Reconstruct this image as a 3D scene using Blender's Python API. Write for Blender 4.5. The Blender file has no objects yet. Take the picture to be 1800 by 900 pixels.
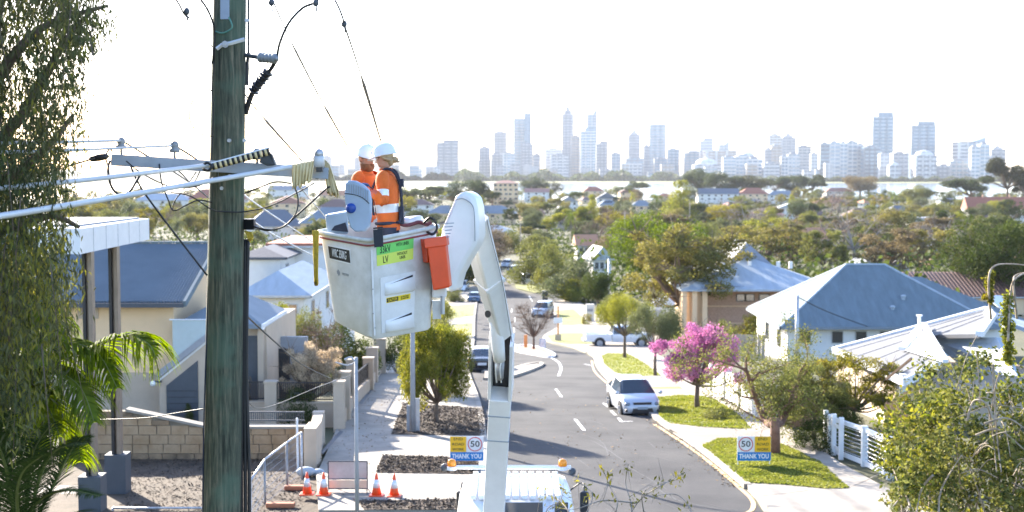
import bpy, bmesh, math, random
import numpy as np
from mathutils import Vector, Matrix, noise as mnoise
SC = bpy.context.scene
COL = SC.collection
rnd = random.Random(7)
# ---------------------------------------------------------------- camera, world, sun, exposure
CAMZ = 27.0; F = 2400.0; TH = math.atan(150/2400)
cd = bpy.data.cameras.new('camera'); cam = bpy.data.objects.new('camera', cd); COL.objects.link(cam)
cam.location = (0, 0, CAMZ); cam.rotation_euler = (math.pi/2-TH, 0, 0)
cd.lens = 48; cd.sensor_width = 36; cd.clip_start = .5; cd.clip_end = 30000
cd.dof.use_dof = True; cd.dof.focus_distance = 17.0; cd.dof.aperture_fstop = 2.0
SC.camera = cam
AZ = math.radians(33); EL = math.radians(20.5)      # sun ahead and to the left, low
w = bpy.data.worlds.new('World'); SC.world = w; w.use_nodes = True
nt = w.node_tree; bg = nt.nodes['Background']; sk = nt.nodes.new('ShaderNodeTexSky')
sk.sky_type = 'NISHITA'; sk.sun_disc = False; sk.sun_elevation = EL; sk.sun_rotation = -AZ
sk.air_density = 1.0; sk.dust_density = .8; sk.ozone_density = 2.5; sk.altitude = 0
tint = nt.nodes.new('ShaderNodeMix'); tint.data_type = 'RGBA'; tint.blend_type = 'MULTIPLY'; tint.inputs[0].default_value = 1; tint.inputs[7].default_value = (1.0,.97,1.05,1)
nt.links.new(sk.outputs[0], tint.inputs[6]); nt.links.new(tint.outputs[2], bg.inputs[0]); bg.inputs[1].default_value = .12
sl = bpy.data.lights.new('sun', 'SUN'); sun = bpy.data.objects.new('sun', sl); COL.objects.link(sun)
sl.energy = 5.0; sl.angle = math.radians(.53); sl.color = (1, .90, .76)
sdir = Vector((-math.sin(AZ)*math.cos(EL), math.cos(AZ)*math.cos(EL), math.sin(EL)))
sun.rotation_euler = (-sdir).to_track_quat('-Z', 'Y').to_euler()
SC.view_settings.view_transform = 'Standard'; SC.view_settings.look = 'None'
SC.view_settings.exposure = 2.28; SC.view_settings.gamma = 1
SC.render.engine = 'CYCLES'
cy = SC.cycles
cy.max_bounces = 6; cy.diffuse_bounces = 3; cy.glossy_bounces = 3; cy.transmission_bounces = 4
cy.transparent_max_bounces = 6; cy.volume_bounces = 0; cy.sample_clamp_indirect = 6
cy.caustics_reflective = False; cy.caustics_refractive = False
cy.use_denoising = True

# ---------------------------------------------------------------- maths: the ground and the photograph's rays
PROF = [(-60,8.0),(0,8.0),(20,8.2),(26,8.45),(37,8.95),(43,9.15),(54,9.8),(70,11.0),(85,12.3),(100,13.7),(115,15.0),(150,16.8),
        (200,18.9),(240,20.0),(300,21.3),(400,22.6),(600,24.0),(1000,25.3),(1250,26.3),(1400,28.5),(2700,31),(2950,26.2),(3300,25.2),(6000,24),(9000,18)]
PY = [p[0] for p in PROF]; PG = [p[1] for p in PROF]
ROWS = sorted(set([-60,-30,0,10]+[20+1.5*i for i in range(87)]+[150+5*i for i in range(31)]+[300+20*i for i in range(16)]+
       [650+50*i for i in range(8)]+[1020+15*i for i in range(26)]+[1500,2000,2600,2700,2800,2900,2950,3000,3100,3300,4000,5000,6000,7000,8500]))
def smooth_prof(y):
    return sum(np.interp(y+k*min(6, max(0, y*.08)), PY, PG) for k in (-1, -.5, 0, .5, 1))/5
RZ = [CAMZ-smooth_prof(y) for y in ROWS]
def gz(y): return float(np.interp(y, ROWS, RZ))
def ray(px, py):
    u = (px-900)/F; v = (450-py)/F; c, s = math.cos(TH), math.sin(TH)
    return Vector((u, c+v*s, -s+v*c))
def P(px, py, Y):
    d = ray(px, py); return Vector((0, 0, CAMZ))+d*(Y/d.y)
def G(px, py, off=0):
    d = ray(px, py); a, b = 20.0, 1240.0
    for _ in range(50):
        m = (a+b)/2
        if CAMZ+d.z/d.y*m > gz(m): a = m
        else: b = m
    return Vector((d.x/d.y*a, a, gz(a)+off))
def lerp(a, b, t): return a+(b-a)*t

# ---------------------------------------------------------------- materials (one colour field each, grain and wear by noise)
MATS = {}
def mat(name, col, rough=.6, metal=0, var=.12, scale=3.0, bump=0, bscale=30, trans=0, emit=0, alpha=1, spec=.5, col2=None, detail=4, stretch=None, island=0, coat=0):
    if name in MATS: return MATS[name]
    m = bpy.data.materials.new(name); m.use_nodes = True; MATS[name] = m
    t = m.node_tree; N = t.nodes; L = t.links
    b = N['Principled BSDF']; out = N['Material Output']
    b.inputs['Roughness'].default_value = rough; b.inputs['Metallic'].default_value = metal
    b.inputs['Specular IOR Level'].default_value = spec; b.inputs['Coat Weight'].default_value = coat
    tc = N.new('ShaderNodeTexCoord'); src = tc.outputs['Object']
    if stretch:
        mp = N.new('ShaderNodeMapping'); mp.inputs['Scale'].default_value = stretch; L.new(src, mp.inputs[0]); src = mp.outputs[0]
    nz = N.new('ShaderNodeTexNoise'); nz.inputs['Scale'].default_value = scale; nz.inputs['Detail'].default_value = detail
    nz.inputs['Roughness'].default_value = .65; L.new(src, nz.inputs['Vector'])
    rp = N.new('ShaderNodeValToRGB'); L.new(nz.outputs[0], rp.inputs[0])
    c2 = col2 or tuple(min(1, c*(1+var)) for c in col); c1 = col if col2 else tuple(c*(1-var) for c in col)
    rp.color_ramp.elements[0].position = .32; rp.color_ramp.elements[1].position = .68
    rp.color_ramp.elements[0].color = (*c1, 1); rp.color_ramp.elements[1].color = (*c2, 1)
    cs = rp.outputs[0]
    if island:
        ge = N.new('ShaderNodeNewGeometry'); hs = N.new('ShaderNodeHueSaturation')
        mr = N.new('ShaderNodeMapRange'); mr.inputs[3].default_value = 1-island; mr.inputs[4].default_value = 1+island
        L.new(ge.outputs['Random Per Island'], mr.inputs[0]); L.new(mr.outputs[0], hs.inputs['Value'])
        L.new(cs, hs.inputs['Color']); cs = hs.outputs[0]
    L.new(cs, b.inputs['Base Color'])
    if bump:
        n2 = N.new('ShaderNodeTexNoise'); n2.inputs['Scale'].default_value = bscale; n2.inputs['Detail'].default_value = 3; L.new(src, n2.inputs['Vector'])
        bp = N.new('ShaderNodeBump'); bp.inputs['Strength'].default_value = bump; bp.inputs['Distance'].default_value = .02
        L.new(n2.outputs[0], bp.inputs['Height']); L.new(bp.outputs[0], b.inputs['Normal'])
    if trans:
        tr = N.new('ShaderNodeBsdfTranslucent'); hs2 = N.new('ShaderNodeHueSaturation'); hs2.inputs['Saturation'].default_value = 1.15
        hs2.inputs['Value'].default_value = 1.5; L.new(cs, hs2.inputs['Color']); L.new(hs2.outputs[0], tr.inputs[0])
        mx = N.new('ShaderNodeMixShader'); mx.inputs[0].default_value = trans
        L.new(b.outputs[0], mx.inputs[1]); L.new(tr.outputs[0], mx.inputs[2]); L.new(mx.outputs[0], out.inputs[0])
    if alpha < 1:
        tp = N.new('ShaderNodeBsdfTransparent'); mx = N.new('ShaderNodeMixShader'); mx.inputs[0].default_value = alpha
        L.new(tp.outputs[0], mx.inputs[1]); L.new(b.outputs[0], mx.inputs[2]); L.new(mx.outputs[0], out.inputs[0])
    if emit: b.inputs['Emission Color'].default_value = (*col, 1); b.inputs['Emission Strength'].default_value = emit
    return m
def leaf(name, col, col2, trans=.35, island=.35, scale=1.2):
    return mat(name, col, .75, 0, 0, scale, col2=col2, trans=trans*.75, island=island, spec=.12)
M = dict(
 white=mat('white_paint', (.74,.75,.76), .38, var=.05, scale=2.5), whitewall=mat('white_render', (.72,.70,.66), .8, var=.06, scale=1),
 gel=mat('fibreglass_gelcoat', (.76,.76,.76), .32, var=.07, scale=1.6, detail=8, coat=.2), gelscuff=mat('scuffed_fibreglass', (.62,.62,.62), .5, col2=(.74,.74,.74), scale=4, detail=9),
 cream=mat('cream_render', (.78,.56,.34), .85, var=.06, scale=.8), beige=mat('beige_render', (.50,.40,.30), .85, var=.07, scale=1.2),
 concrete=mat('pale_concrete', (.28,.25,.21), .85, var=.24, scale=.8, detail=8, bump=.2, bscale=20),
 driveway=mat('driveway_concrete', (.21,.185,.16), .85, var=.16, scale=.9, detail=8, bump=.2),
 asphalt=mat('asphalt', (.056,.057,.061), .95, spec=.12, col2=(.099,.098,.098), scale=.35, detail=10, bump=.5, bscale=60),
 tar=mat('tar_patch', (.06,.06,.062), .7, var=.2, scale=3), line=mat('white_road_paint', (.62,.62,.6), .6, var=.15, scale=6, detail=7),
 yline=mat('yellow_road_paint', (.62,.42,.2), .6, var=.2, scale=5, detail=7), kerb=mat('kerb_concrete', (.30,.27,.23), .85, var=.28, scale=1.5),
 soil=mat('bare_soil', (.045,.032,.02), .95, col2=(.105,.075,.05), scale=1.6, detail=12, bump=1, bscale=14),
 mulch=mat('bark_mulch', (.03,.02,.015), .95, col2=(.10,.07,.05), scale=9, detail=12, bump=1, bscale=40),
 land=mat('garden_ground', (.04,.048,.018), .95, col2=(.09,.085,.04), scale=.12, detail=12, bump=.5, bscale=6),
 grass=mat('lawn_grass', (.15,.175,.035), .9, col2=(.26,.255,.07), scale=1.1, detail=12, bump=1, bscale=70),
 blade=mat('grass_blades', (.15,.18,.03), .8, col2=(.26,.26,.065), scale=1.1, trans=.3, island=.12),
 lime=mat('limestone', (.30,.195,.105), .95, col2=(.42,.30,.185), scale=2.2, detail=9, bump=.8, bscale=12, island=.2),
 limed=mat('weathered_limestone', (.12,.085,.055), .95, col2=(.32,.22,.13), scale=1.9, detail=9, bump=.8, bscale=12, island=.2),
 mortar=mat('mortar', (.19,.16,.12), .95, var=.2), brick=mat('red_brick', (.42,.25,.17), .9, col2=(.58,.38,.27), scale=7, detail=6),
 blueroof=mat('blue_grey_sheet_roof', (.155,.195,.215), .75, var=.14, scale=.9, spec=.06, stretch=(2.5,.35,1), detail=7), bluedark=mat('dark_blue_sheet_roof', (.20,.235,.265), .7, var=.1, scale=.6, spec=.25),
 shadedroof=mat('shaded_white_sheet_roof', (.155,.162,.175), .8, col2=(.19,.195,.205), scale=.9, stretch=(2.5,.4,1), detail=7, spec=.1), paleroof=mat('pale_blue_sheet_roof', (.36,.41,.45), .7, var=.12, scale=.9, stretch=(2.5,.4,1), detail=7, spec=.3), whiteroof=mat('white_sheet_roof', (.235,.25,.275), .7, var=.13, scale=.9, stretch=(2.5,.4,1), detail=7),  # near house's sheet is the white roof copied darker, shade put into its colour
 tilered=mat('red_roof_tiles', (.28,.095,.06), .85, col2=(.40,.16,.10), scale=4), tileor=mat('orange_roof_tiles', (.46,.20,.11), .85, col2=(.56,.29,.17), scale=5),
 tiledark=mat('charcoal_roof_tiles', (.06,.065,.08), .7, col2=(.10,.105,.12), scale=5), tilebr=mat('maroon_sheet_roof', (.15,.085,.07), .6, var=.2, scale=3),
 tileslate=mat('slate_roof', (.12,.14,.17), .6, var=.15, scale=3), tilepink=mat('faded_red_tiles', (.36,.19,.15), .85, var=.15, scale=4),
 glassl=mat('headlamp_glass', (.16,.18,.20), .12, var=.1, spec=.9), glass=mat('window_glass', (.03,.04,.05), .08, var=.1, spec=.8), glasst=mat('pale_reflection_glass', (.55,.64,.64), .06, var=.05, alpha=.72), frame=mat('window_frame', (.5,.5,.48), .5),  # balustrade glass: pale reflection painted into its colour and opacity
 dark=mat('dark_grey_paint', (.06,.07,.085), .55, var=.1), black=mat('black_rubber', (.015,.015,.017), .55, var=.2), blackp=mat('black_paint', (.02,.02,.024), .4),
 steel=mat('galvanised_steel', (.45,.46,.48), .42, metal=.5, var=.15, scale=8), greyp=mat('grey_paint', (.30,.31,.33), .55, var=.1), bluegrey=mat('blue_grey_steel', (.30,.35,.42), .5, var=.08, scale=5),
 wood=mat('grey_timber', (.30,.25,.20), .85, var=.25, scale=3, stretch=(8,8,.6)), fencew=mat('brown_timber', (.24,.15,.09), .85, var=.25, scale=3, stretch=(8,8,.6)),
 bark=mat('bark', (.10,.07,.05), .95, col2=(.20,.15,.11), scale=6, bump=.8, bscale=14), barkg=mat('grey_bark', (.18,.16,.14), .95, col2=(.32,.29,.26), scale=5, bump=.6, bscale=14),
 orange=mat('orange_fabric', (.66,.115,.012), .8, col2=(.80,.165,.025), scale=6, bump=.25, bscale=10), pouch=mat('orange_vinyl', (.72,.065,.01), .38, var=.08, scale=4),
 refl=mat('reflective_tape', (.72,.74,.76), .35, metal=.2, var=.04), navy=mat('navy_fabric', (.03,.035,.055), .85, var=.2, scale=8), skin=mat('skin', (.50,.26,.17), .55, var=.08, scale=8),
 hair=mat('fair_hair', (.34,.22,.12), .6, col2=(.5,.36,.2), scale=30, stretch=(1,1,6)), beard=mat('red_brown_beard', (.20,.085,.035), .8, var=.25, scale=30), lip=mat('lips', (.42,.13,.11), .5, var=.05),
 eye=mat('eye_white', (.7,.7,.68), .2, var=.02), bgel=mat('bucket_gelcoat', (.52,.51,.48), .38, col2=(.80,.80,.80), scale=1.9, detail=10, coat=.15), helmet=mat('helmet_plastic', (.80,.81,.82), .25, var=.03, coat=.3), glove=mat('red_work_glove', (.55,.12,.07), .7, var=.15, scale=20), glovb=mat('blue_work_glove', (.05,.17,.42), .7, var=.15, scale=20),
 conec=mat('cone_orange', (.85,.09,.02), .45, var=.06), signy=mat('sign_yellow', (.80,.46,.01), .5, var=.04), signw=mat('sign_white', (.75,.75,.75), .5, var=.04), signb=mat('sign_blue', (.01,.19,.50), .5, var=.04), signr=mat('sign_red', (.6,.03,.03), .5),
 ink=mat('black_ink', (.015,.015,.015), .6, var=0), inkw=mat('white_ink', (.8,.8,.8), .6, var=0), lgreen=mat('label_green', (.17,.62,.13), .5, var=.03), lyellow=mat('label_yellow', (.62,.74,.12), .5, var=.03), cauty=mat('caution_yellow', (.78,.58,.02), .5, var=.05),
 amber=mat('amber_lens', (.9,.30,.02), .15, var=.05), red=mat('red_lens', (.5,.01,.01), .15), paintw=mat('car_paint_white', (.78,.79,.80), .22, var=.02, coat=.5), paints=mat('car_paint_silver', (.50,.53,.58), .3, metal=.2, var=.02, coat=.5),
 paintk=mat('car_paint_black', (.015,.017,.022), .2, var=.05, coat=.5), paintn=mat('car_paint_navy', (.03,.07,.13), .2, var=.05, coat=.5), binblue=mat('grey_blue_plastic', (.33,.42,.54), .42, var=.06, scale=4), bluek=mat('blue_plastic', (.01,.06,.33), .4, var=.05),
 cloth=mat('insulating_blanket', (.62,.48,.22), .7, col2=(.74,.62,.38), scale=9), rope=mat('yellow_webbing', (.62,.44,.05), .75, var=.2, scale=20), hose=mat('white_line_hose', (.60,.62,.64), .35, var=.08, scale=10), wire=mat('bare_wire', (.16,.15,.14), .7),
 porc=mat('grey_insulator', (.25,.27,.29), .3, var=.08), brown=mat('brown_paint', (.14,.08,.05), .5), terr=mat('terracotta', (.42,.16,.08), .8),
)
def polemat():
    m = bpy.data.materials.new('green_treated_pine'); m.use_nodes = True; t = m.node_tree; N = t.nodes; L = t.links; b = N['Principled BSDF']
    tc = N.new('ShaderNodeTexCoord'); mp = N.new('ShaderNodeMapping'); mp.inputs['Scale'].default_value = (14, 14, .9); L.new(tc.outputs['Object'], mp.inputs[0])
    n = N.new('ShaderNodeTexNoise'); n.inputs['Scale'].default_value = 2.2; n.inputs['Detail'].default_value = 10; n.inputs['Roughness'].default_value = .7; L.new(mp.outputs[0], n.inputs[0])
    r = N.new('ShaderNodeValToRGB'); e = r.color_ramp.elements; e[0].position = .3; e[0].color = (.008,.010,.007,1); e[1].position = .74; e[1].color = (.25,.215,.145,1)
    k = r.color_ramp.elements.new(.5); k.color = (.068,.076,.050,1); L.new(n.outputs[0], r.inputs[0])
    n2 = N.new('ShaderNodeTexNoise'); n2.inputs['Scale'].default_value = 2.5; n2.inputs['Detail'].default_value = 8; L.new(tc.outputs['Object'], n2.inputs[0])
    r2 = N.new('ShaderNodeValToRGB'); r2.color_ramp.elements[0].position = .47; r2.color_ramp.elements[1].position = .62; L.new(n2.outputs[0], r2.inputs[0])
    mx = N.new('ShaderNodeMix'); mx.data_type = 'RGBA'; mx.inputs[7].default_value = (.090,.145,.100,1)
    ml = N.new('ShaderNodeMath'); ml.operation = 'MULTIPLY'; ml.inputs[1].default_value = .55; L.new(r2.outputs[0], ml.inputs[0])
    L.new(ml.outputs[0], mx.inputs[0]); L.new(r.outputs[0], mx.inputs[6])
    L.new(mx.outputs[2], b.inputs['Base Color']); b.inputs['Roughness'].default_value = .9
    bp = N.new('ShaderNodeBump'); bp.inputs['Strength'].default_value = .7; bp.inputs['Distance'].default_value = .01; L.new(n.outputs[0], bp.inputs['Height']); L.new(bp.outputs[0], b.inputs['Normal'])
    return m
M['pole'] = polemat()
LF = dict(street=leaf('leaf_street_tree', (.065,.095,.015), (.27,.24,.05), .5, .35, 3),
 
 deep=leaf('leaf_deep_green', (.03,.05,.014), (.095,.11,.03), .35), green=leaf('leaf_bright_green', (.06,.10,.012), (.17,.20,.025), .4), olive=leaf('leaf_olive', (.095,.115,.035), (.21,.20,.065), .4),
 yel=leaf('leaf_yellow_green', (0.123,0.131,0.025), (0.271,0.221,0.041), .45), tan=leaf('leaf_tan', (0.123,0.098,0.057), (0.221,0.172,0.090)), rust=leaf('leaf_golden_brown', (.115,.12,.042), (.27,.225,.07), .4),
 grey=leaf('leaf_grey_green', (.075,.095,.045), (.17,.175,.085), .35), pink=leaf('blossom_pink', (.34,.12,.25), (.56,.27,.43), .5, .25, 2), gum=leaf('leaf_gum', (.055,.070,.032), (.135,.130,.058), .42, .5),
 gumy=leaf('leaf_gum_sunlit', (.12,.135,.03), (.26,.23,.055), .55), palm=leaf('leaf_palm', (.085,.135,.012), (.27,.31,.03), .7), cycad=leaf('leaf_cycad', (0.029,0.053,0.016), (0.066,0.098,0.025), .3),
 mauve=leaf('leaf_mauve_twigs', (0.107,0.082,0.070), (0.180,0.139,0.107)), white=leaf('leaf_pale_flower', (0.369,0.287,0.197), (0.574,0.476,0.344), .4), pine=leaf('leaf_pine', (0.029,0.037,0.016), (0.074,0.070,0.029)), lime=leaf('leaf_lime', (0.148,0.164,0.033), (0.295,0.279,0.057), .45),
 bluegum=leaf('leaf_hazy_green', (0.041,0.057,0.029), (0.082,0.098,0.041)))

# ---------------------------------------------------------------- objects
ORG = {}
def setp(o, label=None, cat=None, group=None, kind=None):
    if label: o['label'] = label
    if cat: o['category'] = cat
    if group: o['group'] = group
    if kind: o['kind'] = kind
    return o
def thing(name, label, cat, loc=(0,0,0), group=None):
    o = bpy.data.objects.new(name, None); o.empty_display_size = .2; COL.objects.link(o); o.location = loc
    ORG[o.name] = Vector(loc); return setp(o, label, cat, group)
def copy_tree(o, parent=None):
    c = o.copy(); COL.objects.link(c); c.parent = parent
    for ch in o.children: copy_tree(ch, c)
    return c
class MB:
    def __init__(s): s.v = []; s.f = []; s.m = []; s.mi = 0
    def add(s, vs, fs):
        n = len(s.v); s.v += [Vector(p) for p in vs]; s.f += [tuple(i+n for i in f) for f in fs]; s.m += [s.mi]*len(fs); return s
    def box(s, a, b):
        (x0,y0,z0),(x1,y1,z1) = a, b
        return s.add([(x0,y0,z0),(x1,y0,z0),(x1,y1,z0),(x0,y1,z0),(x0,y0,z1),(x1,y0,z1),(x1,y1,z1),(x0,y1,z1)], [(3,2,1,0),(4,5,6,7),(0,1,5,4),(1,2,6,5),(2,3,7,6),(3,0,4,7)])
    def obox(s, c, sz, R=None):
        R = R or Matrix.Identity(3); h = Vector(sz)/2; c = Vector(c); vs = []
        for z in (-1,1):
            for x,y in ((-1,-1),(1,-1),(1,1),(-1,1)): vs.append(c+R@Vector((x*h.x, y*h.y, z*h.z)))
        return s.add(vs, [(3,2,1,0),(4,5,6,7),(0,1,5,4),(1,2,6,5),(2,3,7,6),(3,0,4,7)])
    def hexa(s, b, t): return s.add(list(b)+list(t), [(3,2,1,0),(4,5,6,7),(0,1,5,4),(1,2,6,5),(2,3,7,6),(3,0,4,7)])
    def prism(s, pts, d):
        n = len(pts); d = Vector(d); a = [Vector(p) for p in pts]
        return s.add(a+[p+d for p in a], [tuple(range(n-1,-1,-1)), tuple(range(n,2*n))]+[(i,(i+1)%n,(i+1)%n+n,i+n) for i in range(n)])
    def rings(s, rings, cap=True, closed=True):
        n = len(rings[0]); vs = [p for r in rings for p in r]; fs = []
        for k in range(len(rings)-1):
            for i in range(n if closed else n-1): fs.append((k*n+i, k*n+(i+1)%n, (k+1)*n+(i+1)%n, (k+1)*n+i))
        if cap: fs += [tuple(range(n-1,-1,-1)), tuple(range((len(rings)-1)*n, len(rings)*n))]
        return s.add(vs, fs)
    def tube(s, pts, r, n=6, cap=True):
        pts = [Vector(p) for p in pts]; R = []; up = Vector((0,0,1)); prev = None
        for i, p in enumerate(pts):
            d = (pts[min(i+1,len(pts)-1)]-pts[max(i-1,0)]).normalized()
            if prev is None: a = d.cross(up if abs(d.z) < .9 else Vector((1,0,0))).normalized()
            else: a = (prev-d*prev.dot(d)).normalized()
            prev = a; b = d.cross(a); rr = r[i] if hasattr(r, '__len__') else r
            R.append([p+a*(rr*math.cos(t))+b*(rr*math.sin(t)) for t in (2*math.pi*k/n for k in range(n))])
        return s.rings(R, cap)
    def cyl(s, a, b, r, n=12, r2=None): return s.tube([a, b], [r, r if r2 is None else r2], n)
    def beam(s, a, b, w, h, roll=0, w2=None, h2=None):
        a, b = Vector(a), Vector(b); d = (b-a).normalized(); x = d.cross(Vector((0,0,1)))
        x = x.normalized() if x.length > 1e-4 else Vector((1,0,0)); y = x.cross(d)
        c, q = math.cos(roll), math.sin(roll); x, y = x*c+y*q, y*c-x*q
        def ring(p, w, h): return [p+x*(i*w/2)+y*(j*h/2) for i,j in ((-1,-1),(1,-1),(1,1),(-1,1))]
        return s.rings([ring(a,w,h), ring(b,w2 or w,h2 or h)])
    def lathe(s, c, prof, n=16, axis=(0,0,1)):
        c = Vector(c); ax = Vector(axis).normalized(); u = ax.orthogonal().normalized(); v = ax.cross(u)
        return s.rings([[c+ax*z+u*(r*math.cos(t))+v*(r*math.sin(t)) for t in (2*math.pi*k/n for k in range(n))] for r, z in prof])
    def ball(s, c, r, sc=(1,1,1), n=14, m=9):
        c = Vector(c); R = []
        for i in range(m+1):
            a = math.pi*i/m; q = max(math.sin(a), .02)
            R.append([c+Vector((r*sc[0]*q*math.cos(t), r*sc[1]*q*math.sin(t), -r*sc[2]*math.cos(a))) for t in (2*math.pi*k/n for k in range(n))])
        return s.rings(R)
    def build(s, name, mats, parent=None, smooth=False, bevel=0, sub=0, label=None, kind=None):
        org = ORG.get(parent.name, Vector()) if parent else Vector()
        me = bpy.data.meshes.new(name); me.from_pydata([tuple(p-org) for p in s.v], [], s.f)
        if not isinstance(mats, (list, tuple)): mats = [mats]
        for x in mats: me.materials.append(x)
        if len(mats) > 1: me.polygons.foreach_set('material_index', s.m)
        bm = bmesh.new(); bm.from_mesh(me)
        bmesh.ops.remove_doubles(bm, verts=bm.verts, dist=1e-5); bmesh.ops.recalc_face_normals(bm, faces=bm.faces); bm.to_mesh(me); bm.free()
        if smooth:
            for p in me.polygons: p.use_smooth = True
            if smooth != 'all': me.set_sharp_from_angle(angle=math.radians(40))
        o = bpy.data.objects.new(name, me); COL.objects.link(o)
        if parent: o.parent = parent
        ORG[o.name] = org
        if bevel:
            b = o.modifiers.new('bevel', 'BEVEL'); b.width = bevel; b.segments = 2; b.limit_method = 'ANGLE'; b.angle_limit = .6
        if sub: q = o.modifiers.new('sub', 'SUBSURF'); q.levels = q.render_levels = sub
        return setp(o, label, None, None, kind)
def top(o, label, cat, group=None, kind=None): return setp(o, label, cat, group, kind)
def catmull(pts, n=8):
    pts = [Vector(p) for p in pts]; out = []
    for i in range(len(pts)-1):
        a, b, c, d = pts[max(i-1,0)], pts[i], pts[i+1], pts[min(i+2, len(pts)-1)]
        for k in range(n):
            t = k/n; out.append(.5*((2*b)+(c-a)*t+(2*a-5*b+4*c-d)*t*t+(3*b-a-3*c+d)*t**3))
    return out+[pts[-1]]
def npmesh(name, V, Q, mats, mi=None, smooth=False):
    me = bpy.data.meshes.new(name); V = np.asarray(V, np.float32); Q = np.asarray(Q, np.int32); k = Q.shape[1]
    me.vertices.add(len(V)); me.vertices.foreach_set('co', V.ravel()); me.loops.add(Q.size); me.loops.foreach_set('vertex_index', Q.ravel())
    me.polygons.add(len(Q)); me.polygons.foreach_set('loop_start', np.arange(0, Q.size, k, dtype=np.int32))
    if mi is not None: me.polygons.foreach_set('material_index', np.asarray(mi, np.int32))
    me.update(calc_edges=True)
    for m in (mats if isinstance(mats, (list, tuple)) else [mats]): me.materials.append(m)
    return me
def meshobj(name, me, parent=None, loc=None):
    o = bpy.data.objects.new(name, me); COL.objects.link(o)
    if parent: o.parent = parent
    if loc: o.location = loc
    return o
def leaves(pos, nrm, L, W, rs, name, m, hang=0.0):
    """pos: leaf centres, nrm: outward direction; each leaf one folded rhombus."""
    n = len(pos); r = rs.normal(size=(n,3)); r /= np.linalg.norm(r, axis=1)[:,None]
    nn = nrm*.6+r; nn /= np.linalg.norm(nn, axis=1)[:,None]
    t = rs.normal(size=(n,3)); t[:,2] -= hang; t -= nn*(t*nn).sum(1)[:,None]; t /= np.linalg.norm(t, axis=1)[:,None]
    b = np.cross(nn, t); sz = rs.uniform(.6, 1.35, (n,1))
    a0 = pos-t*L*sz*.5; a1 = pos+b*W*sz*.5; a2 = pos+t*L*sz*.5; a3 = pos-b*W*sz*.5
    V = np.stack([a0,a1,a2,a3], 1).reshape(-1,3); Q = np.arange(4*n).reshape(n,4)
    return npmesh(name, V, Q, m)
# ================================================================ THE SETTING
def drape(name, poly, off, m, thick=0, kind='structure', parent=None, world=False):
    """a sheet that follows the ground: POLY in photograph rays (px,py) met with the ground, or world (x,y)."""
    pts = [(Vector((p[0], p[1], 0)) if world else Vector((G(*p).x, G(*p).y, 0))) for p in poly]
    bm = bmesh.new(); bm.faces.new([bm.verts.new(p) for p in pts])
    y0, y1 = min(p.y for p in pts), max(p.y for p in pts)
    for y in ROWS:
        if y0 < y < y1:
            bmesh.ops.bisect_plane(bm, geom=bm.verts[:]+bm.edges[:]+bm.faces[:], plane_co=(0,y,0), plane_no=(0,1,0), dist=1e-4)
    for v in bm.verts: v.co.z = gz(v.co.y)+off
    bmesh.ops.recalc_face_normals(bm, faces=bm.faces)
    for f in bm.faces:
        if f.normal.z < 0: f.normal_flip()
    if thick:
        r = bmesh.ops.extrude_face_region(bm, geom=bm.faces[:])
        tops = [g for g in r['geom'] if isinstance(g, bmesh.types.BMVert)]
        low = [v for v in bm.verts if v not in set(tops)]
        for v in low: v.co.z -= thick
        bmesh.ops.recalc_face_normals(bm, faces=bm.faces)
    me = bpy.data.meshes.new(name); bm.to_mesh(me); bm.free(); me.materials.append(m)
    o = meshobj(name, me, parent); setp(o, kind=kind); return o
# terrain: one sheet out to the far hills, dipping under the river
xs = [-6000,-3500,-2000,-1200,-700,-400,-250,-150,-90,-50,-25,-12,0,12,25,50,90,150,250,400,700,1200,2000,3500,6000]
V = []
for y in ROWS:
    for x in xs:
        z = gz(y)
        if y > 1020 and y < 1400: z = gz(y+55*math.sin(x*.008)+30*math.sin(x*.021+1))
        if y > 6000: z += max(0, (y-6000)/2500)*(26+16*math.sin(x*.0011+2)+9*math.sin(x*.0037))*(2.3 if x < 0 else .4)
        V.append((x, y, z))
nx = len(xs); Q = [(j*nx+i, j*nx+i+1, (j+1)*nx+i+1, (j+1)*nx+i) for j in range(len(ROWS)-1) for i in range(nx-1)]
setp(meshobj('ground', npmesh('ground', V, Q, M['land'])), kind='structure')
wm = mat('river_water', (.25,.30,.34), .12, var=.05, scale=.01, bump=.25, bscale=.15, spec=.8)
setp(meshobj('river', npmesh('river', [(-6000,1000,0),(6000,1000,0),(6000,3200,0),(-6000,3200,0)], [(0,1,2,3)], wm)), kind='structure')
shm = mat('far_shore_grass', (.22,.26,.08), .9, col2=(.36,.34,.16), scale=.01)
V = [(x, y, 1.2+h) for y, h in ((2945,-2),(2960,.4),(3080,.8)) for x in (-6000, 6000)]
setp(meshobj('riverbank', npmesh('riverbank', V, [(0,1,3,2),(2,3,5,4)], shm)), kind='structure')

# near lot of bare soil, left of the pavement
drape('bare_ground', [(-2500,905),(560,905),(556,842),(540,800),(-1900,800)], .006, M['soil'])
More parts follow.
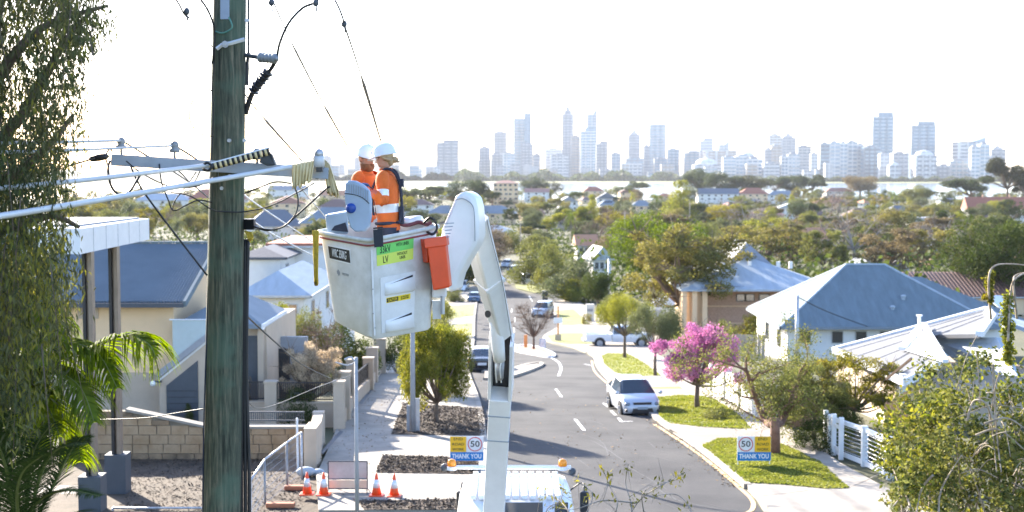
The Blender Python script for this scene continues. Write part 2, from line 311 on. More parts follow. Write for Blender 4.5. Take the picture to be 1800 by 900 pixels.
# road
Lk = [(842,1290),(846,1040),(850,905),(851,840),(850,775),(840,710),(824,664),(822,640),(832,600),(834,560),(838,530),(846,505),(852,482),(846,462),(838,446),(838,434)]
Rk = [(1640,1290),(1440,1040),(1345,905),(1312,862),(1236,797),(1160,744),(1112,706),(1078,678),(1056,654),(1048,640),(1042,628),(1010,614),(972,606),(957,600),(958,592),(978,580),(985,572),(974,552),(958,532),(930,517),(905,508),(892,494),(884,478),(874,460),(862,446),(856,434)]
drape('road', Lk+Rk[::-1], .004, M['asphalt'])
drape('side_road', [(930,517),(958,532),(1015,535),(1040,527),(1010,517),(960,514)], .008, M['asphalt'])
drape('side_street', [(1312,862),(1330,880),(1345,905),(1440,1040),(1700,1040),(1800,935),(1560,905),(1400,880)], .01, M['concrete'])
def ribbon(name, px, wd, off, m, kind='structure', seg=10, h=0):
    pts = [G(*p) for p in px]; c = catmull([Vector((p.x,p.y,0)) for p in pts], seg)
    mb = MB(); R = []
    for i, p in enumerate(c):
        d = (c[min(i+1,len(c)-1)]-c[max(i-1,0)]).normalized(); nrm = Vector((-d.y, d.x, 0))
        a, b = p-nrm*wd/2, p+nrm*wd/2
        if h: R.append([Vector((a.x,a.y,gz(a.y)-.02)), Vector((a.x,a.y,gz(a.y)+h)), Vector((b.x,b.y,gz(b.y)+h)), Vector((b.x,b.y,gz(b.y)-.02))])
        else: R.append([Vector((a.x,a.y,gz(a.y)+off)), Vector((b.x,b.y,gz(b.y)+off))])
    mb.rings(R, cap=bool(h), closed=bool(h))
    return setp(mb.build(name, m), kind=kind)
# right pavement and verge, raised a kerb's height
Rp = [(1312,858),(1236,793),(1160,741),(1112,703),(1078,675),(1056,651),(1048,637),(1042,625),(1010,611),(972,603),(957,598),(958,591),(978,579),(985,571),(974,551),(958,533)]
drape('right_pavement', Rp+[(1012,526),(1040,548),(1075,575),(1130,608),(1200,650),(1265,685),(1330,728),(1400,768),(1480,822),(1545,858),(1640,905),(1900,1040),(1480,1040)], .125, M['concrete'], thick=.14)
drape('driveway', [(1042,596),(1062,622),(1170,612),(1160,590)], .131, M['driveway'])
drape('driveway', [(1105,668),(1160,664),(1215,696),(1150,700)], .129, M['driveway'])
drape('driveway', [(1168,756),(1232,756),(1325,764),(1345,772),(1240,790),(1225,785)], .129, M['driveway'])
drape('driveway', [(975,579),(1040,574),(1050,586),(962,590)], .129, M['driveway'])
ribbon('kerb', [(1314,859),(1236,794),(1160,742),(1112,704),(1078,676),(1056,652),(1048,638),(1042,626),(1010,612),(972,604),(957,599),(959,591),(979,579),(986,571),(975,551),(958,533)], .22, 0, M['kerb'], h=.145)
ribbon('edge_line', [(1305,905),(1322,896),(1322,880),(1300,858),(1226,797),(1150,746)], .13, .012, M['yline'])
ribbon('edge_line', [(1040,634),(1046,654),(1074,680),(1085,690)], .12, .012, M['yline'])
# left pavement
drape('left_pavement', [(560,905),(556,842),(575,800),(600,740),(632,700),(660,660),(676,640),(700,600),(745,560),(800,520),(825,505),(842,500),(838,530),(834,560),(832,600),(822,640),(824,664),(840,710),(850,775),(851,840),(850,905)], .125, M['concrete'], thick=.14)
ribbon('kerb', [(850,905),(851,840),(850,775),(840,710),(824,664),(822,640),(832,600),(834,560),(838,530)], .22, 0, M['kerb'], h=.145)
ribbon('kerb', [(850,668),(880,668),(912,660),(948,646),(950,640),(930,642),(900,650),(868,652),(850,656)], .25, 0, M['kerb'], h=.14)
drape('kerb_island', [(852,656),(868,654),(900,651),(930,644),(947,642),(946,646),(911,659),(880,667),(852,668)], .13, M['driveway'])
for pl in ([(709,714),(848,724),(852,772),(688,770)], [(673,808),(838,813),(842,841),(661,838)], [(628,889),(846,886),(850,905),(640,905)]):
    drape('mulch_bed', pl, .142, M['mulch'])
drape('drain_grate', [(598,763),(604,765),(568,805),(562,803)], .132, M['dark'])
drape('drain_grate', [(652,686),(657,687),(636,716),(631,714)], .132, M['dark'])
drape('drain_grate', [(680,640),(686,640),(664,672),(659,671)], .132, M['dark'])
drape('left_lawn', [(790,540),(836,535),(834,556),(784,564)], .131, M['grass'])
drape('left_lawn', [(770,575),(832,570),(830,592),(760,600)], .131, M['grass'])
# pavement joints, as thin dark grooves
for k, (a, b) in enumerate([((660,745),(690,745)),((575,838),(660,838)),((845,778),(690,776)),((655,700),(745,702)),((1195,700),(1225,690)),((1262,724),(1296,708)),((1330,766),(1372,750)),((1420,812),(1465,792)),((1500,862),(1552,838)),((1338,880),(1420,870)),((1120,650),(1145,640))]):
    ribbon('pavement_joint', [a, b], .03, .136, M['driveway'])
# markings
def dash(a, b, wd=.12, m='line'): ribbon('road_marking', [a, b], wd, .010, M[m], seg=3)
for a, b in [((1011,737),(1027,757)),((977,684),(987,698)),((905,558),(905,566)),((903,576),(904,584)),((900,543),(899,549)),((1061,709),(1070,716)),((1074,722),(1082,730)),((1087,735),(1093,742)),((930,520),(936,530)),((1027,640),(1041,643)),((1062,711),(1074,709)),((1092,741),(1112,741))]: dash(a, b)
ribbon('road_marking', [(902,604),(925,616),(955,624),(978,634),(986,646),(982,661)], .16, .011, M['line'])
drape('tar_patch', [(1196,726),(1212,730),(1330,838),(1310,846)], .0065, mat('old_asphalt', (.085,.085,.088), .85, var=.12, scale=2))
rr = random.Random(5)
for k in range(26):
    x, y = rr.uniform(930,1240), rr.uniform(720,890)
    if x > 1180-(890-y)*.0 and y < 760: continue
    ribbon('tar_patch', [(x,y),(x+rr.uniform(10,60),y+rr.uniform(2,20)),(x+rr.uniform(60,110),y+rr.uniform(10,46))], rr.uniform(.015,.035), .0075, M['tar'], seg=4)
# lawns
lawn = [[(1234,791),(1262,778),(1340,775),(1388,793),(1440,820),(1492,866),(1452,867),(1380,860),(1312,856)],
        [(1148,703),(1210,700),(1250,704),(1290,728),(1320,759),(1300,760),(1230,756),(1172,749),(1158,735)],
        [(1058,628),(1070,624),(1104,625),(1130,640),(1162,664),(1105,666),(1080,658),(1062,643)],
        [(1142,685),(1196,684),(1199,688),(1150,688)],
        [(962,592),(990,588),(1040,588),(1058,606),(1000,608),(970,603)],
        [(974,548),(1008,545),(1038,572),(985,574)],
        [(905,500),(955,503),(975,513),(940,516),(908,508)]]
for k, pl in enumerate(lawn):
    drape('lawn', pl, .132, M['grass'], kind='structure')
# grass blades standing on the near lawns
def inside(p, poly):
    c = False; j = len(poly)-1
    for i in range(len(poly)):
        if (poly[i][1] > p[1]) != (poly[j][1] > p[1]) and p[0] < (poly[j][0]-poly[i][0])*(p[1]-poly[i][1])/(poly[j][1]-poly[i][1])+poly[i][0]: c = not c
        j = i
    return c
rs = np.random.RandomState(3); Vb = []
for pl, n in ((lawn[0], 15000), (lawn[1], 9000), (lawn[2], 3500)):
    W = [(G(*p).x, G(*p).y) for p in pl]; x0, x1 = min(p[0] for p in W), max(p[0] for p in W); y0, y1 = min(p[1] for p in W), max(p[1] for p in W)
    c = 0
    while c < n:
        x, y = rs.uniform(x0-.1, x1+.1), rs.uniform(y0-.1, y1)
        if not inside((x,y), W): continue
        c += 1; h = .03+.05*abs(mnoise.noise(Vector((x*.9,y*.9,0))))*1.6; a = rs.uniform(0, 3.14); dx, dy = .02*math.cos(a), .02*math.sin(a); z = gz(y)+.13
        Vb += [(x-dx,y-dy,z),(x+dx,y+dy,z),(x+dx*.3+rs.normal()*.03,y+rs.normal()*.03,z+h),(x-dx*.3+rs.normal()*.02,y+rs.normal()*.02,z+h)]
setp(meshobj('grass_tufts', npmesh('grass_tufts', Vb, np.arange(len(Vb)).reshape(-1,4), M['blade'])), 'short sunlit grass on the verges beside the right pavement', 'grass', kind='stuff')
# bark chips on the two near beds, litter on the bare lot
Vb = []
for pl, n, s_ in (([(709,714),(848,724),(852,772),(688,770)], 7000, .05), ([(673,808),(838,813),(842,841),(661,838)], 5000, .045), ([(628,889),(846,886),(850,905),(640,905)], 1500, .05), ([(215,905),(530,905),(545,800),(215,805)], 5000, .04)):
    W = [(G(*p).x, G(*p).y) for p in pl]; x0, x1 = min(p[0] for p in W), max(p[0] for p in W); y0, y1 = min(p[1] for p in W), max(p[1] for p in W); c = 0
    while c < n:
        x, y = rs.uniform(x0, x1), rs.uniform(y0, y1)
        if not inside((x,y), W): continue
        c += 1; z = gz(y)+(.15 if s_ != .04 else .012); q = rs.normal(size=(2,3))*s_; q[:,2] = np.abs(q[:,2])*.5
        p = np.array((x,y,z)); Vb += [p, p+q[0], p+q[0]+q[1]*.5, p+q[1]*.5]
mm = mat('bark_chips', (.035,.024,.017), .9, col2=(.14,.10,.07), scale=3, island=.6)
setp(meshobj('bark_chips', npmesh('bark_chips', Vb, np.arange(len(Vb)).reshape(-1,4), mm)), 'coarse bark chips and litter over the mulch beds and bare lot', 'mulch', kind='stuff')
# traffic island: brick infill and white kerb
drape('traffic_island', [(908,612),(925,609),(950,614),(975,623),(965,628),(935,623),(912,618)], .12, mat('brick_paving', (.36,.20,.14), .9, var=.2, scale=5), thick=.12)
ribbon('kerb', [(906,611),(908,618),(935,624),(968,629),(973,624),(952,614),(925,608),(908,610)], .2, 0, M['white'], h=.15)

# ================================================================ TREES
def crown(name, blobs, n, L, W, rs, hang=0, shell=.5):
    b = np.array(blobs); wgt = (b[:,3]*b[:,4]*b[:,5])**.66; k = rs.choice(len(b), n, p=wgt/wgt.sum())
    d = rs.normal(size=(n,3)); d /= np.linalg.norm(d, axis=1)[:,None]
    r = (shell+(1-shell)*rs.uniform(0,1,(n,1))**.6)*(1+.12*rs.normal(size=(n,1)))
    pos = b[k,:3]+d*b[k,3:]*r
    return leaves(pos, d, L, W, rs, name, LF['green'], hang)
def limbs(mb, base, ends, r0, rs, split=.45, nn=5):
    base = Vector(base)
    for e in ends:
        e = Vector(e); mid = base.lerp(e, split); mid.z -= .04*(e-base).length; mid += Vector(rs.normal(size=3)*.04*(e-base).length)
        mb.tube(catmull([base, mid, e], 3), [r0*(1-.85*i/6) for i in range(7)], nn, False)
def blobset(kind, rs):
    B = []
    def add(x,y,z,a,b,c): B.append((x,y,z,a,b,c))
    if kind == 'round':
        for i in range(26):
            d = rs.normal(size=3); d /= np.linalg.norm(d); q = rs.uniform(.12,.2)
            add(d[0]*.34, d[1]*.34, .62+d[2]*.24, q, q, q*.8)
        add(0,0,.6,.3,.3,.24)
    elif kind == 'gum':
        for i in range(15):
            a = rs.uniform(0, 6.28); r = .42*math.sqrt(rs.uniform(0.02,1)); q = rs.uniform(.1,.17)
            add(r*math.cos(a), r*math.sin(a), .86-.9*r*r+rs.uniform(-.22,.02), q, q, q*.55)
    elif kind == 'open':
        for i in range(54):
            a = rs.uniform(0,6.28); r = .46*math.sqrt(rs.uniform(0,1)); q = rs.uniform(.055,.115)
            add(r*math.cos(a), r*math.sin(a), rs.uniform(.40,.95)-.5*r*r, q, q, q*.8)
    elif kind == 'column':
        for i in range(20):
            z = rs.uniform(.12,.92); q = rs.uniform(.12,.2)*(1.15-z*.7); a = rs.uniform(0,6.28); rr_ = .3*(1.1-z)
            add(rr_*math.cos(a), rr_*math.sin(a), z, q*1.5, q*1.5, q)
    elif kind == 'weep':
        for i in range(24):
            a = rs.uniform(0,6.28); r = .4*math.sqrt(rs.uniform(0,1)); q = rs.uniform(.09,.15)
            add(r*math.cos(a), r*math.sin(a), .85-1.0*r*r-rs.uniform(0,.16), q, q, q*1.15)
    elif kind == 'weeplow':
        for i in range(40):
            a = rs.uniform(0,6.28); r = .43*math.sqrt(rs.uniform(0,1)); q = rs.uniform(.06,.14); r *= rs.uniform(.8,1.12)
            add(r*math.cos(a), r*math.sin(a), .88-1.0*r*r-rs.uniform(0,.44), q, q, q*1.3)
    elif kind == 'bush':
        for i in range(24):
            a = rs.uniform(0,6.28); r = .38*math.sqrt(rs.uniform(0,1)); q = rs.uniform(.1,.2)
            add(r*math.cos(a), r*math.sin(a), rs.uniform(.12,.82)*(1-.9*r*r), q, q, q)
    elif kind == 'bare':
        for i in range(26):
            a = rs.uniform(0,6.28); r = .45*math.sqrt(rs.uniform(0,1)); q = rs.uniform(.07,.12)
            add(r*math.cos(a), r*math.sin(a), rs.uniform(.4,.95), q, q, q)
    return B
TPL = {}
def palmmesh(rs, n=26):
    V = []; fr = 0
    for k in range(n):
        a = 2*math.pi*k/n*2.4; el = rs.uniform(-.2,1.2); d = np.array((math.cos(a)*math.cos(el), math.sin(a)*math.cos(el), math.sin(el))); p = np.array((0,0,.80)); sd = np.array((-math.sin(a), math.cos(a), 0))
        for s in range(10):
            q = p+d*.048; V += [p-sd*.004, p+sd*.004, q+sd*.003, q-sd*.003]
            for sg in (-1,1):
                for h in (0,.5):
                    b = p+d*.048*h; e = b+sd*sg*.13*math.sin(.4+s*.26)+d*.05+np.array((0,0,-.06)); w_ = d*.011; V += [b, b+w_, e+w_*.2, e]
            p = q; d = d+np.array((0,0,-.16)); d /= np.linalg.norm(d)
    return np.array(V)
def template(kind, lod, seed):
    key = (kind, lod, seed)
    if key in TPL: return TPL[key]
    rs = np.random.RandomState(seed*17+len(kind)+int(lod)*3); mb = MB()
    if kind == 'palm':
        V = palmmesh(rs, (16, 24, 30)[lod]); cm = npmesh('fronds', V, np.arange(len(V)).reshape(-1,4), LF['palm'])
        mb.tube([(0,0,0),(.01,0,.4),(0,0,.8)], [.035,.026,.024], 8)
    else:
        B = blobset(kind, rs); n = {0: 2600, 1: 9000, 2: 24000}[lod]; L = {0: .050, 1: .032, 2: .020}[lod]
        if kind == 'bare': n = n//6; L *= .6
        if kind == 'open': n = int(n*1.0)
        if kind == 'gum': n = int(n*.9)
        if kind == 'weeplow': n = int(n*1.5); L *= 1.25
        cm = crown('crown', B, n, L, L*(.42 if 'weep' in kind else .6), rs, hang={'weep': 2.5, 'weeplow': 2.5}.get(kind, .3), shell=.35 if kind == 'open' else .5)
        zb = {'bush': .02, 'column': .1, 'round': .34, 'bare': .3, 'open': .3, 'weep': .35, 'weeplow': .22, 'gum': .4}[kind]; r = {'bush': .02, 'bare': .022}.get(kind, .026)
        mb.tube([(0,0,-.02),(.008,.004,zb*.5),(0,0,zb)], [r*1.35, r, r*.85], 8)
        ends = [(b[0],b[1],b[2]) for b in B[:{0: 8, 1: 14, 2: 26}[lod]]]
        limbs(mb, (0,0,zb*.95), ends, r*.6, rs)
        if kind in ('bare', 'open'):
            for b in B[:26 if lod else 14]:
                for q in range({0: 5, 1: 9, 2: 12}[lod]):
                    d = rs.normal(size=3)*.085; d[2] = abs(d[2]); c = Vector(b[:3]); mb.tube([c, c+Vector(d*.5)+Vector((0,0,.01)), c+Vector(d)], [.0045,.003,.001], 3, False)
    t = mb.build('trunk', M['bark'], smooth='all'); tm = t.data; bpy.data.objects.remove(t)
    TPL[key] = (cm, tm); return TPL[key]
def tree(kind, px, ytop, yb, wpx, leafm, label, lod=1, bark='bark', seed=None, group=None, cat='tree', name=None, d=None, zscale=1, dz=0):
    """trunk on the ground where the ray (px,yb) meets it (or at distance d), height and spread from the photo's outline"""
    if d is None: g = G(px, yb)
    else: q = ray(px, 450); g = Vector((q.x/q.y*d, d, gz(d)))
    g.z += dz; Y = g.y; H = P(px, ytop, Y).z-g.z; Wd = wpx/F*Y
    seed = seed or 1+int(px*7+ytop*3) % 3
    cm, tm = template(kind, lod, seed)
    nm = name or {'bush': 'bush', 'palm': 'palm_tree', 'bare': 'bare_tree', 'gum': 'gum_tree'}.get(kind, 'tree')
    t = thing(nm, label, cat, g, group)
    s = (H*.55 if kind == 'palm' else Wd); t.scale = (s, s, H); t.rotation_euler.z = rnd.uniform(0, 6.28)
    a = meshobj('trunk', tm, t); b = meshobj('fronds' if kind == 'palm' else 'crown', cm, t)
    for o, m in ((a, M[bark]), (b, LF[leafm])): o.material_slots[0].link = 'OBJECT'; o.material_slots[0].material = m
    return t
# ================================================================ HOUSES
def Gd(yb): return G(900, yb).y
def roofmesh(mb, x0, x1, y0, y1, ze, zr, kind, th=.18, trim=0):
    """eaves rectangle x0..x1, y0..y1 at ze, ridge at zr"""
    ym, xm = (y0+y1)/2, (x0+x1)/2; h = min(x1-x0, y1-y0)/2
    if kind == 'hip':
        if x1-x0 >= y1-y0: r = [(x0+h,ym,zr),(x1-h,ym,zr)]
        else: r = [(xm,y0+h,zr),(xm,y1-h,zr)]
    elif kind == 'gx': r = [(x0,ym,zr),(x1,ym,zr)]
    elif kind == 'gy': r = [(xm,y0,zr),(xm,y1,zr)]
    elif kind == 'flat': mb.box((x0,y0,ze),(x1,y1,ze+th)); return
    e = [(x0,y0,ze),(x1,y0,ze),(x1,y1,ze),(x0,y1,ze)]; lo = [(a,b,c-th) for a,b,c in e]
    if kind == 'gy' or (kind == 'hip' and x1-x0 < y1-y0): fs = [(0,1,4),(1,2,5,4),(2,3,5),(3,0,4,5)]
    else: fs = [(0,1,5,4),(1,2,5),(2,3,4,5),(3,0,4)]
    mb.add(e+r+lo, fs+[(6,7,1,0),(7,8,2,1),(8,9,3,2),(9,6,0,3),(9,8,7,6)])
def house(label, xa, xb, yr, ye, yb, roof, wall, kind='hip', dep=None, rot=0, wins=3, d=None, chim=0, name='house', cat='house', solar=False):
    d = d or Gd(yb); W = (xb-xa)/F*d; X = ((xa+xb)/2-900)/F*d; D = dep or max(7, min(13, W*.75))
    zg = gz(d); ze = P(900, ye, d).z; zr = P(900, yr, d+D/2).z if kind != 'flat' else ze+.3
    zr = max(zr, ze+.5); zg = min(zg, gz(d+D))-.3
    t = thing(name, label, cat, (X, d+D/2, zg)); t.rotation_euler.z = rot; ORG[t.name] = Vector()
    o = .45; h = ze-zg
    mb = MB(); mb.box((-W/2+o,-D/2+o,0),(W/2-o,D/2-o,h-.1))
    if kind == 'gx':
        for sx in (-1,1): mb.prism([(sx*(W/2-o),-D/2+o,h-.1),(sx*(W/2-o),D/2-o,h-.1),(sx*(W/2-o),0,zr-zg-.15)], (-sx*.12,0,0))
    if kind == 'gy':
        for sy in (-1,1): mb.prism([(-W/2+o,sy*(D/2-o),h-.1),(W/2-o,sy*(D/2-o),h-.1),(0,sy*(D/2-o),zr-zg-.15)], (0,-sy*.12,0))
    mb.build('wall', M[wall], t)
    mb = MB(); roofmesh(mb, -W/2, W/2, -D/2, D/2, h, zr-zg, kind); mb.build('roof', M[roof], t)
    g = MB(); g.box((-W/2-.06,-D/2-.1,h-.14),(W/2+.06,-D/2-.003,h-.01)); g.box((-W/2-.1,-D/2-.1,h-.14),(-W/2-.003,D/2,h-.01)); g.box((W/2+.003,-D/2-.1,h-.14),(W/2+.1,D/2,h-.01)); g.build('gutter', M['frame'] if roof != 'tiledark' else M['dark'], t)
    st = max(1, int(h/2.7))
    for s_ in range(st):
        zb = h-.1-2.7*(s_+1)+1.0
        if zb < .2: break
        for k in range(wins):
            x = -W/2+o+(W-2*o)*(k+.5+rnd.uniform(-.12,.12))/wins; ww = min(1.5, (W-1)/wins*.55)
            f = MB().box((x-ww/2-.06,-D/2+o-.05,zb),(x+ww/2+.06,-D/2+o+.03,zb+1.25)).build('window', M['frame'], t)
            MB().box((x-ww/2,-D/2+o-.065,zb+.06),(x-.03,-D/2+o-.052,zb+1.19)).box((x+.03,-D/2+o-.065,zb+.06),(x+ww/2,-D/2+o-.052,zb+1.19)).build('pane', M['glass'], f)
        sx = -1 if X > 0 else 1
        for k in range(2):
            y = -D/2+o+(D-2*o)*(k+.5)/2; x = sx*(W/2-o)
            f = MB().box((x-.05,y-.6,zb),(x+.05,y+.6,zb+1.2)).build('window', M['frame'], t)
            MB().box((x-.062,y-.54,zb+.06),(x+.062,y+.54,zb+1.14)).build('pane', M['glass'], f)
    for k in range(chim):
        x = W*(.18 if k else -.22); z = zr-zg
        MB().box((x-.35,-.3,z-1.6),(x+.35,.4,z+.9)).box((x-.42,-.37,z+.9),(x+.42,.47,z+1.02)).build('chimney', M['brick'] if 'tile' in roof else M['whitewall'], t)
    if solar:
        r = MB(); p = Vector((0,-D/2,h)); q = Vector((0,0,zr-zg)); n = (q-p).normalized()
        for k in range(4): r.obox(p.lerp(q,.55)+Vector((-2+k*1.1,0,.1)), (1.0,1.6,.04), Matrix.Rotation(math.atan2(n.z,n.y),3,'X'))
        r.build('solar_panels', M['glass'], t)
    return t

HS = [ # label, x0, x1, ridge, eave, base, roof, wall, kind, opts
 ('long beige bungalow under a dark blue roof just right of the workers helmets', 748, 908, 361, 375, 394, 'bluedark','cream','hip', dict(wins=6)),
 ('four storey cream apartment block with brown roof by the river', 866, 912, 317, 322, 352, 'tilepink','cream','hip', dict(wins=5, d=820, name='apartment_building', cat='building')),
 ('red roofed terrace with white gable parapets near the riverbank', 922, 966, 331, 338, 356, 'tilepink','whitewall','gx', dict(wins=3, chim=2)),
 ('row house with dark red roof behind the yellow green poplar', 1024, 1062, 328, 336, 352, 'tilered','cream','hip', dict(wins=3, chim=1)),
 ('white gabled house with pale roof beside the lime green tree', 980, 1016, 345, 355, 372, 'whiteroof','whitewall','gy', dict()),
 ('dark gabled roof with white wall right of the lime green tree', 1048, 1086, 338, 349, 366, 'tileslate','whitewall','gy', dict()),
 ('white roofed cottage below the dark gabled roof', 1052, 1088, 351, 360, 382, 'bluedark','whitewall','hip', dict(solar=True)),
 ('small navy roofed bungalow left of the tall pale poplar', 1108, 1150, 352, 362, 378, 'bluedark','cream','hip', dict()),
 ('low tan house with a faded red roof behind the two palms', 1088, 1130, 332, 339, 352, 'tilepink','cream','hip', dict()),
 ('long white townhouse with navy roof by the dark gum grove', 1226, 1300, 331, 341, 358, 'tileslate','whitewall','gx', dict(wins=6)),
 ('cream house with bright red hip roof below the gum grove', 1300, 1352, 330, 341, 358, 'tilered','cream','hip', dict(wins=4)),
 ('cream house with navy hip roof under the gum grove', 1348, 1408, 335, 343, 358, 'bluedark','whitewall','hip', dict(wins=4)),
 ('white cottage with pale roof right of a dark round tree', 1370, 1410, 357, 365, 386, 'paleroof','whitewall','gy', dict()),
 ('orange tiled house on the rise behind bare brown trees', 1432, 1508, 346, 357, 372, 'tileor','cream','hip', dict()),
 ('slate roofed house in front of the right hand river bend', 1556, 1612, 361, 374, 392, 'tileslate','beige','hip', dict()),
 ('long flat roofed white house with blue wall panels', 1598, 1705, 378, 384, 414, 'whiteroof','whitewall','flat', dict(wins=6)),
 ('red tiled terrace with white parapets at the right edge', 1704, 1820, 346, 368, 392, 'tilered','whitewall','gx', dict(wins=5, chim=2)),
 ('slate roofed villa with white gable below the flat white house', 1584, 1628, 398, 410, 432, 'tileslate','whitewall','gy', dict()),
 ('terracotta tiled house with a brick gable in the middle distance', 1392, 1462, 400, 421, 448, 'tileor','brick','gx', dict(chim=1)),
 ('maroon roofed house peeping over the big golden tree', 1222, 1296, 378, 404, 420, 'tilered','cream','hip', dict()),
 ('white tent like roof behind the blue roofed house', 1500, 1550, 455, 470, 490, 'whiteroof','whitewall','gy', dict()),
 ('white gabled shed roof right of the tent like roof', 1562, 1606, 457, 474, 492, 'whiteroof','whitewall','gy', dict()),
 ('orange tiled white house beside the long green willows', 1010, 1052, 412, 432, 462, 'tileor','whitewall','gx', dict()),
 ('white weatherboard house with pale blue roof past the willows', 1032, 1074, 432, 456, 494, 'paleroof','whitewall','gy', dict()),
 ('white cottage half hidden behind the light green street tree', 1150, 1215, 522, 536, 562, 'whiteroof','whitewall','hip', dict()),
 ('charcoal roofed house right behind the crossarm', 425, 530, 368, 398, 424, 'tileslate','whitewall','hip', dict()),
 ('long blue grey roof with a pale ridge above the white wall', 520, 640, 364, 392, 432, 'bluedark','cream','hip', dict(dep=14)),
 ('red tiled house above the striped line cover', 330, 430, 332, 350, 378, 'tilered','whitewall','hip', dict()),
 ('pale roofed house between the tree and the red tiled house', 236, 336, 340, 352, 378, 'paleroof','whitewall','hip', dict()),
 ('brown tiled house left of the bucket by a palm', 560, 620, 350, 364, 392, 'tilebr','beige','hip', dict()),
 ('small red brick house behind the grey panel in the bucket', 470, 535, 344, 358, 382, 'tilepink','cream','gy', dict()),
 ('pale house right under the far left riverbank', 470, 540, 326, 334, 348, 'whiteroof','whitewall','gx', dict()),
 ('terracotta house between the crossarm and the workers', 560, 618, 334, 343, 360, 'tileor','cream','gx', dict()),
 ('navy roofed house beside the thin conductor lines', 690, 748, 372, 386, 404, 'bluedark','cream','hip', dict()),
 ('brown roofed bungalow above the bucket rim', 700, 762, 350, 360, 378, 'tilebr','whitewall','hip', dict()),
 ('white roofed house just above the boom head', 835, 905, 396, 408, 424, 'paleroof','beige','hip', dict()),
 ('red hip roof over the willows at the street bend', 960, 1010, 376, 388, 404, 'tilepink','beige','hip', dict()),
 ('pink roofed cottage at the far edge of the suburb', 1450, 1500, 330, 337, 350, 'tilepink','whitewall','hip', dict()),
 ('green shaded tan cottage near the bare brown trees', 1486, 1540, 366, 380, 402, 'tilebr','beige','hip', dict()),
 ('small white house among golden trees', 1300, 1372, 394, 404, 424, 'whiteroof','cream','gx', dict()),
 ('faded tile roof left of the terracotta house', 1320, 1384, 366, 378, 396, 'tilepink','cream','hip', dict()),
 ('grey hip roof at the left edge of the dark right hand tree', 1632, 1700, 424, 440, 470, 'tileslate','cream','hip', dict()),
]
for h in HS:
    opts = dict(h[9]); house(*h[:9], rot=rnd.uniform(-.22,.22) if opts.get('wins',3) < 5 else rnd.uniform(-.08,.08), **opts)
# strings of roofs nearest the water
def fence_posts(mb, a, b, n): pass

# ---- the blue hip-roofed house on the right
t = thing('house', 'cream house under a large blue grey hip roof on the right', 'house', (26,99,gz(99)))
ze = P(1378,574,93).z; x0, x1, y0, y1 = 18.4, 33.5, 93, 106; zg = gz(106)-.5
MB().box((x0+.6,y0+.6,zg),(x1+1,y1-.6,ze-.12)).build('wall', M['whitewall'], t)
mb = MB(); zr = P(1490,465,99.5).z
mb.add([(x0,y0,ze),(x1,y0,ze),(x1,y1,ze),(x0,y1,ze),(24.4,99.5,zr),(27.2,99.5,zr),(x0,y0,ze-.2),(x1,y0,ze-.2),(x1,y1,ze-.2),(x0,y1,ze-.2)], [(0,1,5,4),(1,2,5),(2,3,4,5),(3,0,4),(6,7,1,0),(7,8,2,1),(8,9,3,2),(9,6,0,3),(9,8,7,6)])
mb.build('roof', M['blueroof'], t)
zr2 = P(1600,487,101.5).z
MB().add([(27,95.5,ze+.05),(36.5,95.5,ze+.05),(36.5,108,ze+.05),(27,108,ze+.05),(28.5,101.7,zr2),(30.6,101.7,zr2)], [(0,1,5,4),(1,2,5),(2,3,4,5),(3,0,4),(3,2,1,0)]).build('rear_roof', M['blueroof'], t)
mb = MB()
for a, b in (((x0,y0,ze),(24.4,99.5,zr)),((x1,y0,ze),(27.2,99.5,zr)),((24.4,99.5,zr),(27.2,99.5,zr)),((x0,y1,ze),(24.4,99.5,zr))): mb.tube([a,b], .09, 5)
mb.build('ridge_capping', M['paleroof'], t)
MB().box((x0-.1,y0-.14,ze-.2),(x1,y0-.004,ze-.02)).box((x0-.14,y0-.14,ze-.2),(x0-.004,y1,ze-.02)).build('gutter', M['bluedark'], t)
yy = y0+.6
for px in (1418, 1475, 1517, 1560):
    x = (px-900)/F*yy; f = MB().box((x-.42,yy-.05,ze-1.25),(x+.42,yy+.02,ze-.35)).build('window', M['frame'], t)
    MB().box((x-.36,yy-.064,ze-1.19),(x+.36,yy-.052,ze-.41)).build('pane', M['glass'], f)
for y in (96.5, 101):
    f = MB().box((x0+.55,y-.7,ze-1.9),(x0+.62,y+.7,ze-.4)).build('window', M['frame'], t); MB().box((x0+.535,y-.62,ze-1.82),(x0+.548,y+.62,ze-.48)).build('pane', M['glass'], f)
for px, py, yd in ((1588,527,95.8),(1569,546,94.8)):
    p = P(px,py,yd); MB().cyl(p+Vector((0,0,-.3)), p+Vector((0,0,.18)), .14).ball(p+Vector((0,0,.25)), .2, (1,1,.6)).build('roof_vent', M['paleroof'], t)

# ---- two-storey brick house with pale roofs behind the golden tree
t = thing('house', 'two storey brick house with pale blue metal roof and cream columns', 'house', (18,132,gz(130)))
ye0 = 126; ze = P(1300,504,ye0).z; zg = gz(142)-.5; X = lambda px, y: (px-900)/F*y
MB().box((X(1246,ye0),ye0+.4,zg),(X(1470,ye0),140,ze-.15)).build('wall', M['brick'], t)
MB().box((X(1204,124),124,zg),(X(1245,124),131,ze-.3)).build('portico_wall', M['cream'], t)
for px in (1204,1222,1240): MB().box((X(px,123.5)-.22,123.3,zg),(X(px,123.5)+.22,123.75,ze-.2)).build('column', M['cream'], t)
mb = MB(); roofmesh(mb, X(1196,124), X(1480,124), 123, 142, ze, P(1300,450,132).z, 'hip'); mb.build('roof', M['paleroof'], t)
mb = MB(); zz = P(1305,421,137).z; roofmesh(mb, X(1262,132), X(1362,132), 129, 144, ze+1.2, zz, 'hip'); mb.build('upper_roof', M['whiteroof'], t)
for px in (1318,1368,1390): 
    p = P(px, 455, 128.5); MB().box(p+Vector((-.16,-.15,-.9)), p+Vector((.16,.15,-.25))).build('chimney', M['whitewall'], t)
